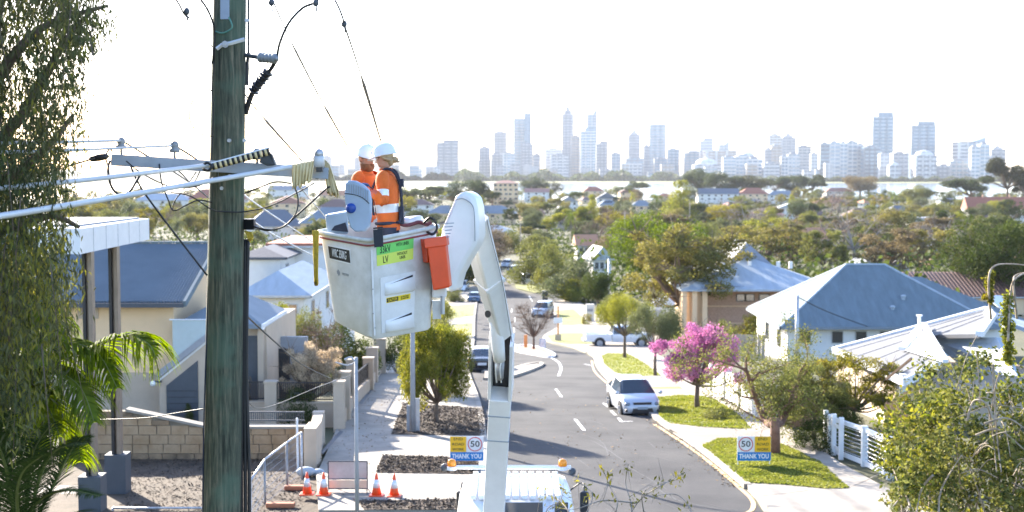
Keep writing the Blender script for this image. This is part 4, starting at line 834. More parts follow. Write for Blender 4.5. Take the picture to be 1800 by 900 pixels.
# ================================================================ TREES AND PLANTS, PLACED
# kind, px, top, base, width, leaves, label, lod
TR = [
 ('weeplow',768,556,748,150,'street','yellow green weeping street tree in the upper mulch bed',2),
 ('weeplow',766,550,696,146,'olive','second weeping street tree close behind the first one',2),
 ('bare',938,532,616,96,'mauve','leafless tree on the brick traffic island',2),
 ('weep',1098,508,632,104,'lime','light green willowy street tree in front of the white utility truck',2),
 ('weep',1152,522,664,104,'grey','thin greyish street tree left of the pink blossom tree',2),
 ('open',1226,566,722,165,'pink','pink blossom tree on the verge beside the parked silver hatchback',2),
 ('open',1196,392,592,262,'rust','big golden brown tree before the brick house with cream columns',2),
 ('round',1150,366,520,190,'green','dense bright green tree behind the big golden brown tree',2),
 ('bush',944,408,500,120,'olive','tall grey green willow clump left of the white van',1),
 ('bush',978,420,512,90,'olive','upper willow clump above the white van',1),
 ('bush',996,448,530,130,'grey','long grey green hedge tree just right of the white van',1),
 ('bush',1012,484,532,70,'lime','pale flowering shrub beside the wheelie bin',1),
 ('round',1050,470,552,66,'deep','dark bronze shrub tree behind the letterbox pillar',1),
 ('bush',1075,505,560,60,'olive','small olive shrub next to the bronze shrub tree',1),
 ('round',1748,368,560,190,'deep','big dark evergreen at the right edge',2),
 ('bare',1500,338,478,150,'mauve','broad leafless brown tree above the terracotta house',1),
 ('open',1450,398,492,90,'olive','olive shrubby tree right of the terracotta house',1),
 ('open',1560,400,496,130,'tan','tan leaved tree right above the blue hip roof',1),
 ('open',1636,396,490,120,'rust','golden spreading tree in front of the flat white house',1),
 ('bare',1655,376,470,120,'mauve','bare dark limbed tree by the flat white house',1),
 ('open',1350,388,470,170,'rust','golden tree left of the terracotta house',1),
 ('bare',1310,350,430,120,'mauve','bare mauve tree behind the maroon roof',1),
 ('round',1275,352,420,80,'yel','rounded yellow green tree above the maroon roof',1),
 ('bush',1392,380,460,70,'tan','brown shrub tree by the orange roof edge',1),
 ('column',1196,314,400,78,'lime','tall pale yellow green poplar left of the white townhouse',1),
 ('column',1391,340,372,22,'lime','small pale cypress below the gum grove',0),
 ('round',1410,352,392,60,'bluegum','dark round tree right of the white cottage',1),
 ('column',1426,378,396,16,'lime','tiny bright conifer beside the dark round tree',0),
 ('column',1040,340,400,40,'lime','lime green tree in front of the white gabled roofs',1),
 ('round',822,309,372,84,'bluegum','large dark gum left of the cream apartment block',1),
 ('gum',865,330,372,60,'olive','olive gum right behind the boom head',1),
 ('round',938,310,346,54,'bluegum','dark rounded tree right of the cream apartment block',1),
 ('round',968,318,348,46,'pine','dark tree over the red roofed terrace',0),
 ('gum',752,320,372,72,'grey','hazy grey gum between the workers and the dark gum',1),
 ('gum',712,322,372,56,'grey','smaller hazy gum right of the workers helmets',1),
 ('column',779,326,350,12,'bluegum','small lollipop palm in front of the near river',0),
 ('gum',1118,315,350,46,'bluegum','dark spreading tree at the river left of the poplar',0),
 ('gum',1095,322,352,40,'grey','grey spreading tree at the river behind the palms',0),
 ('round',1232,294,350,68,'bluegum','first dark gum of the riverside grove by the poplar',1),
 ('round',1270,300,352,76,'bluegum','second dark gum of the riverside grove',1),
 ('round',1322,306,352,80,'pine','widest dark gum in the middle of the riverside grove',1),
 ('gum',1362,308,350,70,'bluegum','pale topped gum right of the middle of the grove',1),
 ('round',1392,303,350,64,'bluegum','tall rounded gum near the right end of the grove',1),
 ('gum',1428,302,350,60,'bluegum','last gum of the grove beside the open river',1),
 ('round',1512,304,350,74,'tan','rounded brown tree in front of the right hand river',1),
 ('round',1610,324,366,60,'olive','round olive tree in the middle of the right hand river',1),
 ('gum',1705,302,372,90,'bluegum','leaning dark gum at the right hand river',1),
 ('gum',1770,266,372,96,'pine','tall dark pine standing over the river at the right edge',1),
 ('gum',1800,300,372,50,'pine','dark pine cut by the right frame edge',1),
 ('bush',1660,352,384,80,'olive','low olive tree under the leaning dark gum',0),
 ('palm',1572,334,372,34,'green','palm left of the round olive river tree',0),
 ('palm',1112,336,372,34,'lime','feathery palm left of the poplar',0),
 ('palm',1152,340,376,24,'green','second dark palm beside the poplar',0),
 ('palm',1004,372,420,40,'green','palm over the willows',0),
 ('palm',312,382,452,64,'grey','fan palm behind the blue corrugated roof',1),
 ('palm',228,352,430,50,'grey','palm above the white portico',1),
 ('palm',470,330,392,44,'olive','palm right of the timber pole under the crossarm',1),
 ('palm',556,378,444,40,'olive','palm behind the bucket rim on the left',1),
 ('palm',690,430,520,40,'olive','palm behind the bucket and orange pouch',1),
 ('bush',478,518,674,150,'street','clipped hedge tree with sunlit yellow top behind the grey courtyard',2),
 ('bush',548,526,682,100,'olive','rounded hedge tree right of the clipped hedge',2),
 ('bush',620,545,672,120,'deep','dark hedge behind the white end pier under the bucket',1),
 ('open',545,600,742,130,'white','magnolia with pale blossoms inside the front wall',2),
 ('bare',572,540,690,100,'mauve','bare grey branched shrub under the bucket corner',1),
 ('bush',528,676,752,80,'deep','dark clipped shrub behind the front railing',1),
 ('column',332,706,748,22,'deep','small shrub by the grey garage door',0),
 ('bush',432,640,745,30,'tan','thin bush against the timber pole behind the balustrade',1),
 ('bush',700,560,660,60,'deep','dark bush behind the street tree at the pavement bend',1),
 ('bush',800,505,532,40,'olive','olive bush beside the parked car under the boom',1),
 ('bush',772,520,590,60,'lime','pale sunlit shrub between bucket and boom',1),
 ('bush',862,394,458,84,'tan','brownish hedge tree at the left of the far street bend',1),
 ('bush',908,396,446,56,'olive','olive bush right of the brownish hedge tree at the bend',1),
 ('bush',812,436,508,70,'deep','dark green bush above the parked white wagon left of the boom',1),
 ('bush',838,416,470,60,'olive','olive bush tucked behind the boom elbow',1),
 ('round',1180,455,545,70,'deep','dark round tree under the left of the golden brown tree',1),
 ('open',1290,430,520,90,'rust','golden branchy tree over the pale brick house roof',1),
 ('bush',1320,540,612,84,'yel','yellow flowering shrub beside the cream house wall',1),
 ('bush',1272,556,622,40,'olive','green shrub by the brown carport',1),
 ('bush',1262,716,742,60,'olive','low shrub at the end of the white garden wall',1),
 ('bush',1186,560,606,30,'rust','reddish shrub before the olive house',0),
 ('bush',1032,546,572,22,'rust','small red shrub by the letterbox pillar',0),
 ('open',1430,640,770,160,'olive','olive leaved tree spreading before the cream house',2),
 ('open',1500,612,764,150,'yel','yellow tinged shrubby tree by the white roof eave',2),
 ('bush',1440,720,792,110,'deep','dark shrubbery along the brown paling fence',1),
 ('bush',1540,760,812,70,'lime','bright undergrowth behind the white wire fence',1),
 ('bush',1488,690,770,80,'deep','dense dark bush behind the picket posts',1),
]
for r in TR:
    if not r[6]: continue
    tree(*r[:7], lod=r[7], bark='barkg' if r[0] in ('bare',) and r[1] > 1000 else 'bark')
# forked street tree near the right sign, built limb by limb
def ownleaf(parent, pts, n, spread, L, W, m, seed, hang=0, name='crown'):
    rs = np.random.RandomState(seed); c = np.array([tuple(p) for p in pts]); k = rs.randint(0, len(c), n)
    d = rs.normal(size=(n,3)); d /= np.linalg.norm(d, axis=1)[:,None]
    pos = c[k]+d*spread*rs.uniform(.2,1,(n,1))-np.array(tuple(ORG.get(parent.name, Vector())))
    o = meshobj(name, leaves(pos, d, L, W, rs, name, LF[m], hang), parent); ORG[o.name] = ORG.get(parent.name, Vector()); return o
b0 = G(1362,806); t = thing('tree', 'forked reddish trunk street tree behind the right road work sign', 'tree', b0)
mb = MB(); pts = []; rs = np.random.RandomState(9)
mb.tube([b0+Vector((0,0,-.1)), b0+Vector((0,0,.9)), b0+Vector((-.02,0,1.3))], [.19,.15,.15], 10)
mains = [[b0+Vector((-.02,0,1.1)), P(1345,740,45), P(1325,690,45), P(1312,650,44.5)], [b0+Vector((0,0,1.1)), P(1375,740,45.2), P(1392,700,45.5), P(1408,650,46)]]
for mn in mains:
    c = catmull(mn, 5); mb.tube(c, [.14*(1-.7*i/len(c)) for i in range(len(c))], 7)
    for k in range(11):
        s_ = c[rs.randint(4, len(c))]; e = s_+Vector(rs.normal(size=3)*np.array((.75,.75,.4)))+Vector((0,0,.5)); mid = s_.lerp(e,.5)+Vector(rs.normal(size=3)*.15)
        mb.tube(catmull([s_,mid,e],3), [.05,.04,.035,.03,.022,.015,.01], 5); pts += [e, mid.lerp(e,.5)]
        for q in range(4):
            f = e+Vector(rs.normal(size=3)*.5); mb.tube([e, f], [.012,.004], 3); pts.append(f)
mb.build('trunk', mat('reddish_bark', (.12,.06,.04), .9, col2=(.24,.13,.09), scale=5, bump=.6), t, smooth='all')
ownleaf(t, pts, 15000, .42, .085, .04, 'olive', 4)
# far right foreground shrub: arching bare canes and dense leaves
b0 = G(1715,905); b0.y = 30; b0 = Vector((X(1740,30),30,gz(30))); t = thing('shrub', 'huge tangled shrub with arching bare canes filling the lower right corner', 'shrub', b0)
mb = MB(); pts = []; rs = np.random.RandomState(12)
for k in range(230):
    px = rs.uniform(1560,1990); top_ = 620+max(0,(1690-px))*.55+25*math.sin(px*.05)+rs.uniform(0,40); py = rs.uniform(top_, 960); Y = rs.uniform(28,33)
    if px < 1640 and py > 880: continue
    p = P(px,py,Y)
    if p.z < gz(Y)+.1: p.z = gz(Y)+.1
    pts.append(p)
    if k % 6 == 0:
        q = b0+Vector(rs.normal(size=3)*np.array((.9,.6,0))); m_ = q.lerp(p,.55)+Vector((0,0,.5)); c = catmull([q,m_,p],4); mb.tube(c,[.022]*4+[.016]*3+[.009]*(len(c)-7),5)
for arc in ([(1742,560),(1738,500),(1745,470),(1775,464),(1830,470)], [(1772,600),(1776,520),(1785,490),(1815,478),(1850,490)], [(1788,560),(1782,500),(1790,482),(1840,478)], [(1700,740),(1712,705),(1735,712),(1745,760),(1752,830)], [(1730,745),(1770,735),(1810,760)], [(1715,765),(1755,755),(1800,790)], [(1745,640),(1752,760),(1760,830)], [(1640,835),(1620,860),(1610,905)], [(1600,890),(1590,870),(1570,890)], [(1650,905),(1655,860),(1690,800)]):
    c = catmull([P(x,y,28+.4*rs.uniform(-1,1)) for x,y in arc],7); mb.tube(c, [.028*(1-.6*i/len(c)) for i in range(len(c))], 5)
for k in range(30):
    p = P(rs.uniform(1660,1800), rs.uniform(660,850), 28.3); q = p+Vector(rs.normal(size=3)*.5); mb.tube(catmull([p,p.lerp(q,.5)+Vector((0,0,.15)),q],3), .010, 4)
mb.build('cane', mat('pale_canes', (.22,.17,.12), .85, col2=(.42,.35,.27), scale=6), t, smooth='all')
ownleaf(t, pts[:150], 14000, .42, .12, .07, 'olive', 5); ownleaf(t, pts[90:200], 6000, .45, .12, .065, 'street', 6); ownleaf(t, pts, 8000, .42, .11, .06, 'deep', 7); ownleaf(t, pts[::9], 1500, .4, .08, .04, 'rust', 8)
vp = [P(1752+rs.normal()*5, 500+rs.uniform(-10,160), 28) for k in range(40)]; ownleaf(t, [P(1740+rs.normal()*3,480+q*2.2,28) for q in range(24)], 500, .08, .09, .05, 'yel', 9, name='vine_leaves')
ownleaf(t, [P(1772+rs.normal()*4,520+q*3,28) for q in range(40)], 1100, .11, .09, .05, 'lime', 10, name='vine_leaves')
for (px, py, w_, ym, lab, sd_) in ((1640,800,70,33,'low shrub with reddish leaves in front of the dark driveway gap',3),(1590,850,50,35,'small shrub at the foot of the wire fence',4)):
    tree('bush', px, py-30, py+60, w_, 'rust' if sd_ == 3 else 'green', lab, lod=1, cat='bush')
# twigs with yellow leaves, close to the camera at the bottom
t = thing('branch', 'thin twigs with yellow leaves close by at the bottom of the view', 'branch', P(1120,990,12)); mb = MB(); pts = []; rs = np.random.RandomState(2)
for arc in ([(1080,960),(1120,885),(1160,855),(1205,830)], [(1020,960),(1000,900),(975,875),(950,868)], [(1000,960),(1040,880),(1032,858),(1010,845)], [(1060,960),(1085,890),(1072,855),(1062,830)], [(1150,960),(1130,890),(1135,862),(1180,845)], [(1220,960),(1215,900),(1190,870),(1150,872)], [(1080,950),(1110,900),(1100,850),(1105,815)], [(1120,885),(1060,880),(1010,895),(970,890)], [(970,960),(960,900),(985,880),(990,850)]):
    c = catmull([P(x,y,12+.3*rs.normal()) for x,y in arc],6); mb.tube(c,[.007*(1-.7*i/len(c)) for i in range(len(c))],4); pts += c[-4:]+c[8:10]
    for k in range(5): p = c[rs.randint(5,len(c))]; mb.tube([p,p+Vector(rs.normal(size=3)*.09)],[.003,.001],3)
mb.build('twig', M['barkg'], t, smooth='all'); ownleaf(t, pts[::2], 190, .09, .055, .018, 'yel', 3, 1.5, 'leaf')

# ---- trees and roofs filling the suburb, each placed by its own random draw and described by what it stands beside
LM = [('white van',933,492),('cream apartment block',889,335),('lime green tree',1040,365),('pale poplar',1196,355),('white townhouse',1262,345),('red hip roof',1326,345),('terracotta house',1427,425),('flat white house',1650,396),('dark evergreen',1748,430),
      ('red terrace',1760,365),('slate roofed house',1584,376),('maroon roof',1260,395),('blue hip roof',1510,500),('long bungalow',828,378),('red roofed terrace',944,340),('bare mauve tree',1310,385),('white cottage',1390,372),('orange tiled house',1470,360),
      ('weatherboard house',1053,465),('golden tree',1215,470),('boom head',812,380),('bright green tree',1150,430),('willow clump',944,450),('round river tree',1610,345),('gum grove',1322,325),('workers',665,320),('timber pole',400,400),('crossarm',500,310),('bucket',660,480),('portico roof',185,400),('grey panel',628,360)]
used = set()
def describe(desc, px, py):
    L_ = sorted(LM, key=lambda l: (l[1]-px)**2+((l[2]-py)*2)**2)
    for a in L_[:6]:
        dx, dy = px-a[1], py-a[2]; rel = ('right of' if dx > 0 else 'left of') if abs(dx) > 1.5*abs(dy) else ('below' if dy > 0 else 'above')
        for s_ in (f'{desc} {rel} the {a[0]}',):
            if s_ not in used: used.add(s_); return s_
    for a in L_[:5]:
        for b in L_[1:8]:
            if a is b: continue
            s_ = f'{desc} between the {a[0]} and the {b[0]}'
            if s_ not in used: used.add(s_); return s_
    s_ = f'{desc} near the {L_[0][0]}, {len(used)}'; return s_
CN = {'deep':'dark green','olive':'olive','yel':'yellow green','tan':'tan','rust':'golden brown','grey':'grey green','mauve':'bare mauve','bluegum':'hazy dark','green':'bright green','lime':'pale lime','pine':'dark needled'}
KN = {'round':'rounded tree','gum':'spreading gum','open':'airy tree','column':'upright tree','bush':'bushy tree','bare':'leafless tree','palm':'palm'}
fr = random.Random(21); got = []
big = [(h[1],h[3],h[2],h[4]+6) for h in HS]
def clear(px, yt, yb, w_):
    for x0, y0, x1, y1 in big:
        if px+w_*.4 > x0 and px-w_*.4 < x1 and yt < y1-2 and yb > y0+4 and yb > (y1-2): return fr.random() < .22
    return True
n = 0; tries = 0
while n < 380 and tries < 30000:
    tries += 1; px = fr.uniform(110, 1815); yb = 350+(160 if px < 850 else 115)*fr.random()**1.4
    if px < 560 and yb > 420: continue
    if 840 < px < 925 and yb > 408: continue
    if px > 1300 and yb > 452: continue
    d = Gd(yb); H = fr.uniform(6.5,12)*(1 if yb > 365 else 1.2); yt = yb-H/d*F; wp = H*fr.uniform(.9,1.5)/d*F
    if px > 1440 and yt < 332 and yb < 372: continue
    if any(abs(px-q[0]) < (wp+q[2])*.22 and abs(yb-q[1]) < 7 for q in got) or not clear(px, yt, yb, wp): continue
    got.append((px,yb,wp)); n += 1
    k = fr.choices(['round','gum','open','bush','column','bare','palm'], [4,4,4,4,.5,2,.5])[0]
    c = 'mauve' if k == 'bare' else fr.choices(['olive','tan','rust','grey','deep','yel','bluegum','lime'], [8,2,3,4,4,3,2,2])[0]
    if k == 'palm': wp *= .5
    sz = 'small' if wp < 30 else 'broad' if wp > 60 else 'mid sized'
    tree(k, px, yt, yb, wp, c, describe(f'{sz} {CN[c]} {KN[k]}' if k != 'bare' else f'{sz} {KN[k]}', px, yb), lod=0 if yb < 385 else 1, group='suburb trees')
n = 0; tries = 0
while n < 34 and tries < 4000:
    tries += 1; px = fr.uniform(560, 1760); yb = 348+60*fr.random()**1.3
    d = Gd(yb); wp = fr.uniform(11,17)/d*F; hp = 5.6/d*F; yt = yb-hp
    if 600 < px < 690: continue
    if px > 1440 and yt < 345: continue
    if any(not (px+wp/2 < x0 or px-wp/2 > x1 or yb < y0 or yt > y1) for x0,y0,x1,y1 in big): continue
    big.append((px-wp/2,yt,px+wp/2,yb)); n += 1
    rf = fr.choice(['tilered','tilepink','tileslate','bluedark','whiteroof','paleroof','tilebr','tileor']); nm = {'tilered':'red','tilepink':'faded red','tileslate':'slate','bluedark':'navy','whiteroof':'white','paleroof':'pale blue','tilebr':'maroon','tileor':'orange'}[rf]
    kd = fr.choice(['hip','hip','gx','gy']); house(describe(f'small {nm} roofed {"hip roof house" if kd == "hip" else "gabled cottage"}', px, yb), px-wp/2, px+wp/2, yt, yb-3.1/d*F, yb, rf, fr.choice(['whitewall','cream']), kd, rot=fr.uniform(-.5,.5), wins=2)
for k, (px, yt, yb, w_, c) in enumerate(((150,352,410,70,'yel'),(190,366,424,60,'olive'),(262,362,420,58,'yel'),(345,368,428,60,'rust'),(385,352,404,60,'olive'),(240,350,396,50,'grey'),(300,352,392,44,'olive'),(445,404,440,50,'olive'),(352,346,386,40,'lime'),(180,344,388,46,'grey'),(410,380,424,44,'deep'),(540,396,438,50,'rust'))):
    tree('round' if k % 2 else 'open', px, yt, yb, w_, c, describe(f'{CN[c]} garden tree', px, yb), lod=1, group='suburb trees')
# undergrowth covering the ground between houses, uncountable
rs = np.random.RandomState(31); n = 120000; yy_ = np.exp(rs.uniform(math.log(150), math.log(1180), n)); xx_ = rs.uniform(-.50,.50,n)*yy_
keep = ~((np.abs(xx_+.004*yy_) < 7+yy_*.012) & (yy_ < 460)); keep &= ~((xx_ > 0) & (xx_ < .21*yy_) & (yy_ < 190)); keep &= ~((xx_ < 0) & (xx_ > -.06*yy_) & (yy_ < 230)); xx_, yy_ = xx_[keep], yy_[keep]
zz_ = np.interp(yy_, ROWS, RZ)+rs.uniform(0,1,len(yy_))**2*3.0*(.5+np.abs(np.sin(xx_*.13)+np.sin(yy_*.07)))
pos = np.stack([xx_,yy_,zz_],1); setp(meshobj('undergrowth', leaves(pos, rs.normal(size=pos.shape), .8, .6, rs, 'undergrowth', LF['deep'])), 'low garden scrub between the suburb houses', 'scrub', kind='stuff')

# ================================================================ POLES, SIGNS, CONES, BINS
def pole(label, px, ytop, yb, r, m, name='power_pole', arm=None, d=None, cat='pole'):
    g = G(px,yb) if d is None else Vector((X(px,d),d,gz(d))); z = P(px,ytop,g.y).z; t = thing(name, label, cat, g)
    MB().tube([g+Vector((0,0,-.3)), Vector((g.x,g.y,z))], [r,r*.75], 12).build('shaft', M[m], t, smooth='all')
    if arm: MB().beam((g.x-arm,g.y,z-.3),(g.x+arm,g.y,z-.3),.1,.1).build('cross_bar', M[m], t)
    return t, g, z
t, g, z = pole('brown steel street light pole rising behind the bucket from the upper mulch bed', 726, 462, 766, .095, 'greyp', 'street_light')
MB().tube(catmull([(g.x,g.y,z-.1),(g.x+.6,g.y+.1,z+.4),(g.x+1.8,g.y+.2,z+.5)],4), .04).build('arm', M['greyp'], t)
for k, (px, yt, w_, mt, lb) in enumerate(((718,712,.06,'greyp','thin grey marker post left of the street light pole'),(733,700,.10,'white','pale square post right of the street light pole'))):
    g = G(px,765); z = P(px,yt,g.y).z; top(MB().box((g.x-w_,g.y-.05,g.z),(g.x+w_,g.y+.05,z)).build('bollard', M['steel' if mt == 'white' else mt], bevel=.01), lb, 'post')
t, g, z = pole('thin grey steel pole in front of the back of the work sign', 624, 628, 925, .055, 'greyp', 'sign_pole', d=33)
MB().tube(catmull([(g.x,g.y,z-.15),(g.x-.12,g.y,z),(g.x-.28,g.y+.05,z-.06)],3), .025).tube(catmull([(g.x,g.y,z-.1),(g.x-.2,g.y,z-.2),(g.x-.5,g.y,z-.12)],3), .018).build('bracket', M['steel'], t)
pole('pale galvanised light pole in front of the blue hip roof', 1400, 519, 652, .13, 'steel', 'light_pole')
pole('slim pale pole behind the brick house wall', 1336, 478, 575, .12, 'steel', 'light_pole')
pole('slim pole standing before the bronze shrub tree', 1070, 455, 540, .12, 'steel', 'light_pole')
pole('dark timber power pole by the street bend', 1098, 372, 470, .16, 'wood', arm=1.1)
pole('far power pole in the yellow green poplars', 1212, 352, 420, .17, 'wood', arm=1.2)
pole('far white mast above the red terrace', 1790, 250, 372, .16, 'wood')
pole('timber power pole past the willow clump', 915, 392, 455, .15, 'wood', arm=1.0)
def text(body, parent, pos, xd, yd, width, m, height=None, bold=0, name='lettering'):
    cu = bpy.data.curves.new(name, 'FONT'); cu.body = body; cu.align_x = 'CENTER'; cu.align_y = 'CENTER'; cu.size = 1; cu.offset = bold; cu.extrude = .001; cu.materials.append(M[m]); cu.resolution_u = 3; cu.space_line = .9
    o = bpy.data.objects.new(name, cu); COL.objects.link(o); bpy.context.view_layer.update(); d = o.dimensions
    xd = Vector(xd).normalized(); zn = xd.cross(Vector(yd)).normalized(); yd = zn.cross(xd); sx = width/d.x; sy = (height/d.y) if height else sx
    cu2 = o.data; R = Matrix((xd*sx, yd*sy, zn)).transposed().to_4x4(); org = ORG.get(parent.name, Vector())
    me = bpy.data.meshes.new_from_object(o); bpy.data.objects.remove(o); me.transform(Matrix.Translation(Vector(pos)-org) @ R)
    o = bpy.data.objects.new(name, me); COL.objects.link(o); o.parent = parent; ORG[o.name] = org; return o
def roadsign(label, px, yb, x0, x1, y0, y1, flip):
    g = G(px,yb); Y = g.y; a, b = P(x0,y0,Y), P(x1,y1,Y); W, H = b.x-a.x, a.z-b.z; t = thing('road_work_sign', label, 'road sign', g, 'end road work signs')
    zs = b.z+H*.36; xm = a.x+W*(.49 if not flip else .51); fy = Y-.02
    MB().box((a.x,Y,b.z),(b.x,Y+.02,a.z)).build('board', M['signw'], t)
    ya0, ya1 = (a.x,xm) if not flip else (xm,b.x); wa0, wa1 = (xm,b.x) if not flip else (a.x,xm)
    MB().box((ya0+.005,Y-.006,zs),(ya1-.005,Y-.001,a.z-.005)).build('yellow_panel', M['signy'], t)
    MB().box((a.x+.005,Y-.006,b.z+.005),(b.x-.005,Y-.001,zs-.005)).build('blue_panel', M['signb'], t)
    c = Vector(((wa0+wa1)/2,Y-.004,(zs+a.z)/2)); R = min(wa1-wa0,a.z-zs)*.46
    mb = MB(); n = 40; mb.rings([[c+Vector((r_*math.cos(q),dy,r_*math.sin(q))) for q in (2*math.pi*k/n for k in range(n))] for r_,dy in ((R,0),(R,-.004),(R*.88,-.004),(R*.88,0))], cap=False); mb.build('speed_ring', M['signr'], t)
    text('50', t, c+Vector((0,-.004,0)), (1,0,0), (0,0,1), R*1.25, 'ink', R*.85, .012)
    h3 = (a.z-zs)/3
    for k, s_ in enumerate(('END','ROAD','WORK')): text(s_, t, Vector(((ya0+ya1)/2,Y-.008,a.z-h3*(k+.52))), (1,0,0), (0,0,1), (ya1-ya0)*(.55 if k == 0 else .72), 'ink', h3*.52, .01)
    text('THANK YOU', t, Vector(((a.x+b.x)/2,Y-.008,(b.z+zs)/2)), (1,0,0), (0,0,1), W*.88, 'inkw', (zs-b.z)*.55, .03)
    for s_ in (a.x+.03, b.x-.03): MB().tube([(s_,Y+.03,g.z),(s_,Y+.03,a.z)], .012).build('leg', M['white'], t)
roadsign('end road work sign beside the boom with the yellow panel on its left', 820, 826, 791, 850, 767, 810, False)
roadsign('end road work sign on the grass verge with its yellow panel on the right', 1325, 826, 1296, 1355, 767, 810, True)
# back of a framed sign on the pavement
g = G(610,872); Y = g.y; t = thing('work_sign', 'framed temporary sign seen from behind between the cones', 'sign', g)
a, b = P(577,811,Y), P(646,859,Y); zm = P(0,842,Y).z
MB().box((a.x,Y,zm),(b.x,Y+.015,a.z)).build('upper_board', mat('sign_back',(.42,.34,.30),.6,col2=(.52,.45,.42),scale=3), t); MB().box((a.x,Y,b.z),(b.x,Y+.015,zm-.03)).build('lower_board', mat('sign_back_warm',(.62,.45,.30),.6,col2=(.7,.55,.42),scale=3), t)
mb = MB()
for q in (((a.x,Y,a.z),(b.x,Y,a.z)),((a.x,Y,zm),(b.x,Y,zm)),((a.x,Y,b.z),(b.x,Y,b.z)),((a.x,Y,b.z),(a.x,Y,a.z)),((b.x,Y,b.z),(b.x,Y,a.z))): mb.tube(q, .017, 6)
mb.build('frame', M['dark'], t)
for x in (a.x+.02,b.x-.02): MB().tube([(x,Y,b.z),(x+.06*(1 if x > -5 else -1),Y-.45,g.z+.13)], .014).build('leg', M['dark'], t); 
MB().tube(catmull([(b.x,Y,b.z),(b.x+.1,Y-.1,b.z-.15),(b.x-.12,Y-.3,b.z-.35),(b.x-.1,Y-.3,g.z+.13)],4), .012).build('cable_stay', M['dark'], t)
cones = [(540,877,'traffic cone farthest left on the pavement'),(569,878,'traffic cone touching the left side of the framed sign'),(662,879,'traffic cone just right of the thin grey pole'),(693,880,'traffic cone farthest right by the truck mirror')]
g = G(cones[0][0],cones[0][1]); c0 = thing('traffic_cone', cones[0][2], 'traffic cone', g, 'orange cones with a white band across the pavement'); H = 40/F*g.y
def cp(z): return lerp(.135,.022,(z-.03)/(H-.03))
MB().box(g+Vector((-.19,-.19,.13)), g+Vector((.19,.19,.165))).build('base', M['conec'], c0, bevel=.01)
MB().lathe(g+Vector((0,0,.13)), [(cp(.03),.03),(cp(H*.36),H*.36),(cp(H*.36),H*.36),(cp(H*.72),H*.72),(cp(H),H)], 20).build('cone_body', M['conec'], c0, smooth='all')
MB().lathe(g+Vector((0,0,.13)), [(cp(H*.36)+.004,H*.36),(cp(H*.72)+.004,H*.72)], 20).build('reflective_collar', M['refl'], c0, smooth='all')
for px, py, lb in cones[1:]:
    c = copy_tree(c0); c.location = G(px,py); c['label'] = lb
q = G(958,530); t = thing('wheelie_bin', 'dark wheelie bin on the lawn at the street bend', 'bin', q); MB().box(q+Vector((-.4,-.35,.1)), q+Vector((.4,.35,1.4))).build('body', M['dark'], t, bevel=.04); MB().box(q+Vector((-.45,-.42,1.4)), q+Vector((.45,.38,1.52))).build('lid', M['greyp'], t)
q = G(981,601); t = thing('street_sign', 'orange post with white plates on the verge beside the island', 'sign', q); MB().box(q+Vector((-.07,-.05,0)), q+Vector((.07,.05,P(0,538,q.y).z-q.z))).build('post', mat('orange_post',(.75,.32,.10),.6), t)
MB().box(q+Vector((-.4,-.08,1.7)), q+Vector((.4,-.055,2.2))).build('plate', M['white'], t); MB().box(q+Vector((-.28,-.08,.15)), q+Vector((.28,-.055,.7))).build('lower_plate', M['beige'], t)
q = G(924,613); t = thing('marker_post', 'orange marker post on the traffic island', 'post', q); MB().box(q+Vector((-.14,-.05,.1)), q+Vector((.14,.05,1.15))).build('post', mat('orange_post',(.75,.32,.10),.6), t)
q = G(954,616); t = thing('keep_left_sign', 'small white keep left board at the tip of the traffic island', 'sign', q); MB().box(q+Vector((-.24,-.04,.25)), q+Vector((.24,-.01,.95))).build('board', M['signb'], t); MB().box(q+Vector((-.21,-.05,.28)), q+Vector((.21,-.041,.92))).build('face', M['signw'], t); MB().tube([q,q+Vector((0,.02,.6))],.03).build('post', M['steel'], t)
MB().beam(q+Vector((-.1,-.056,.45)), q+Vector((.12,-.056,.7)), .05, .01).build('arrow', M['ink'], t)

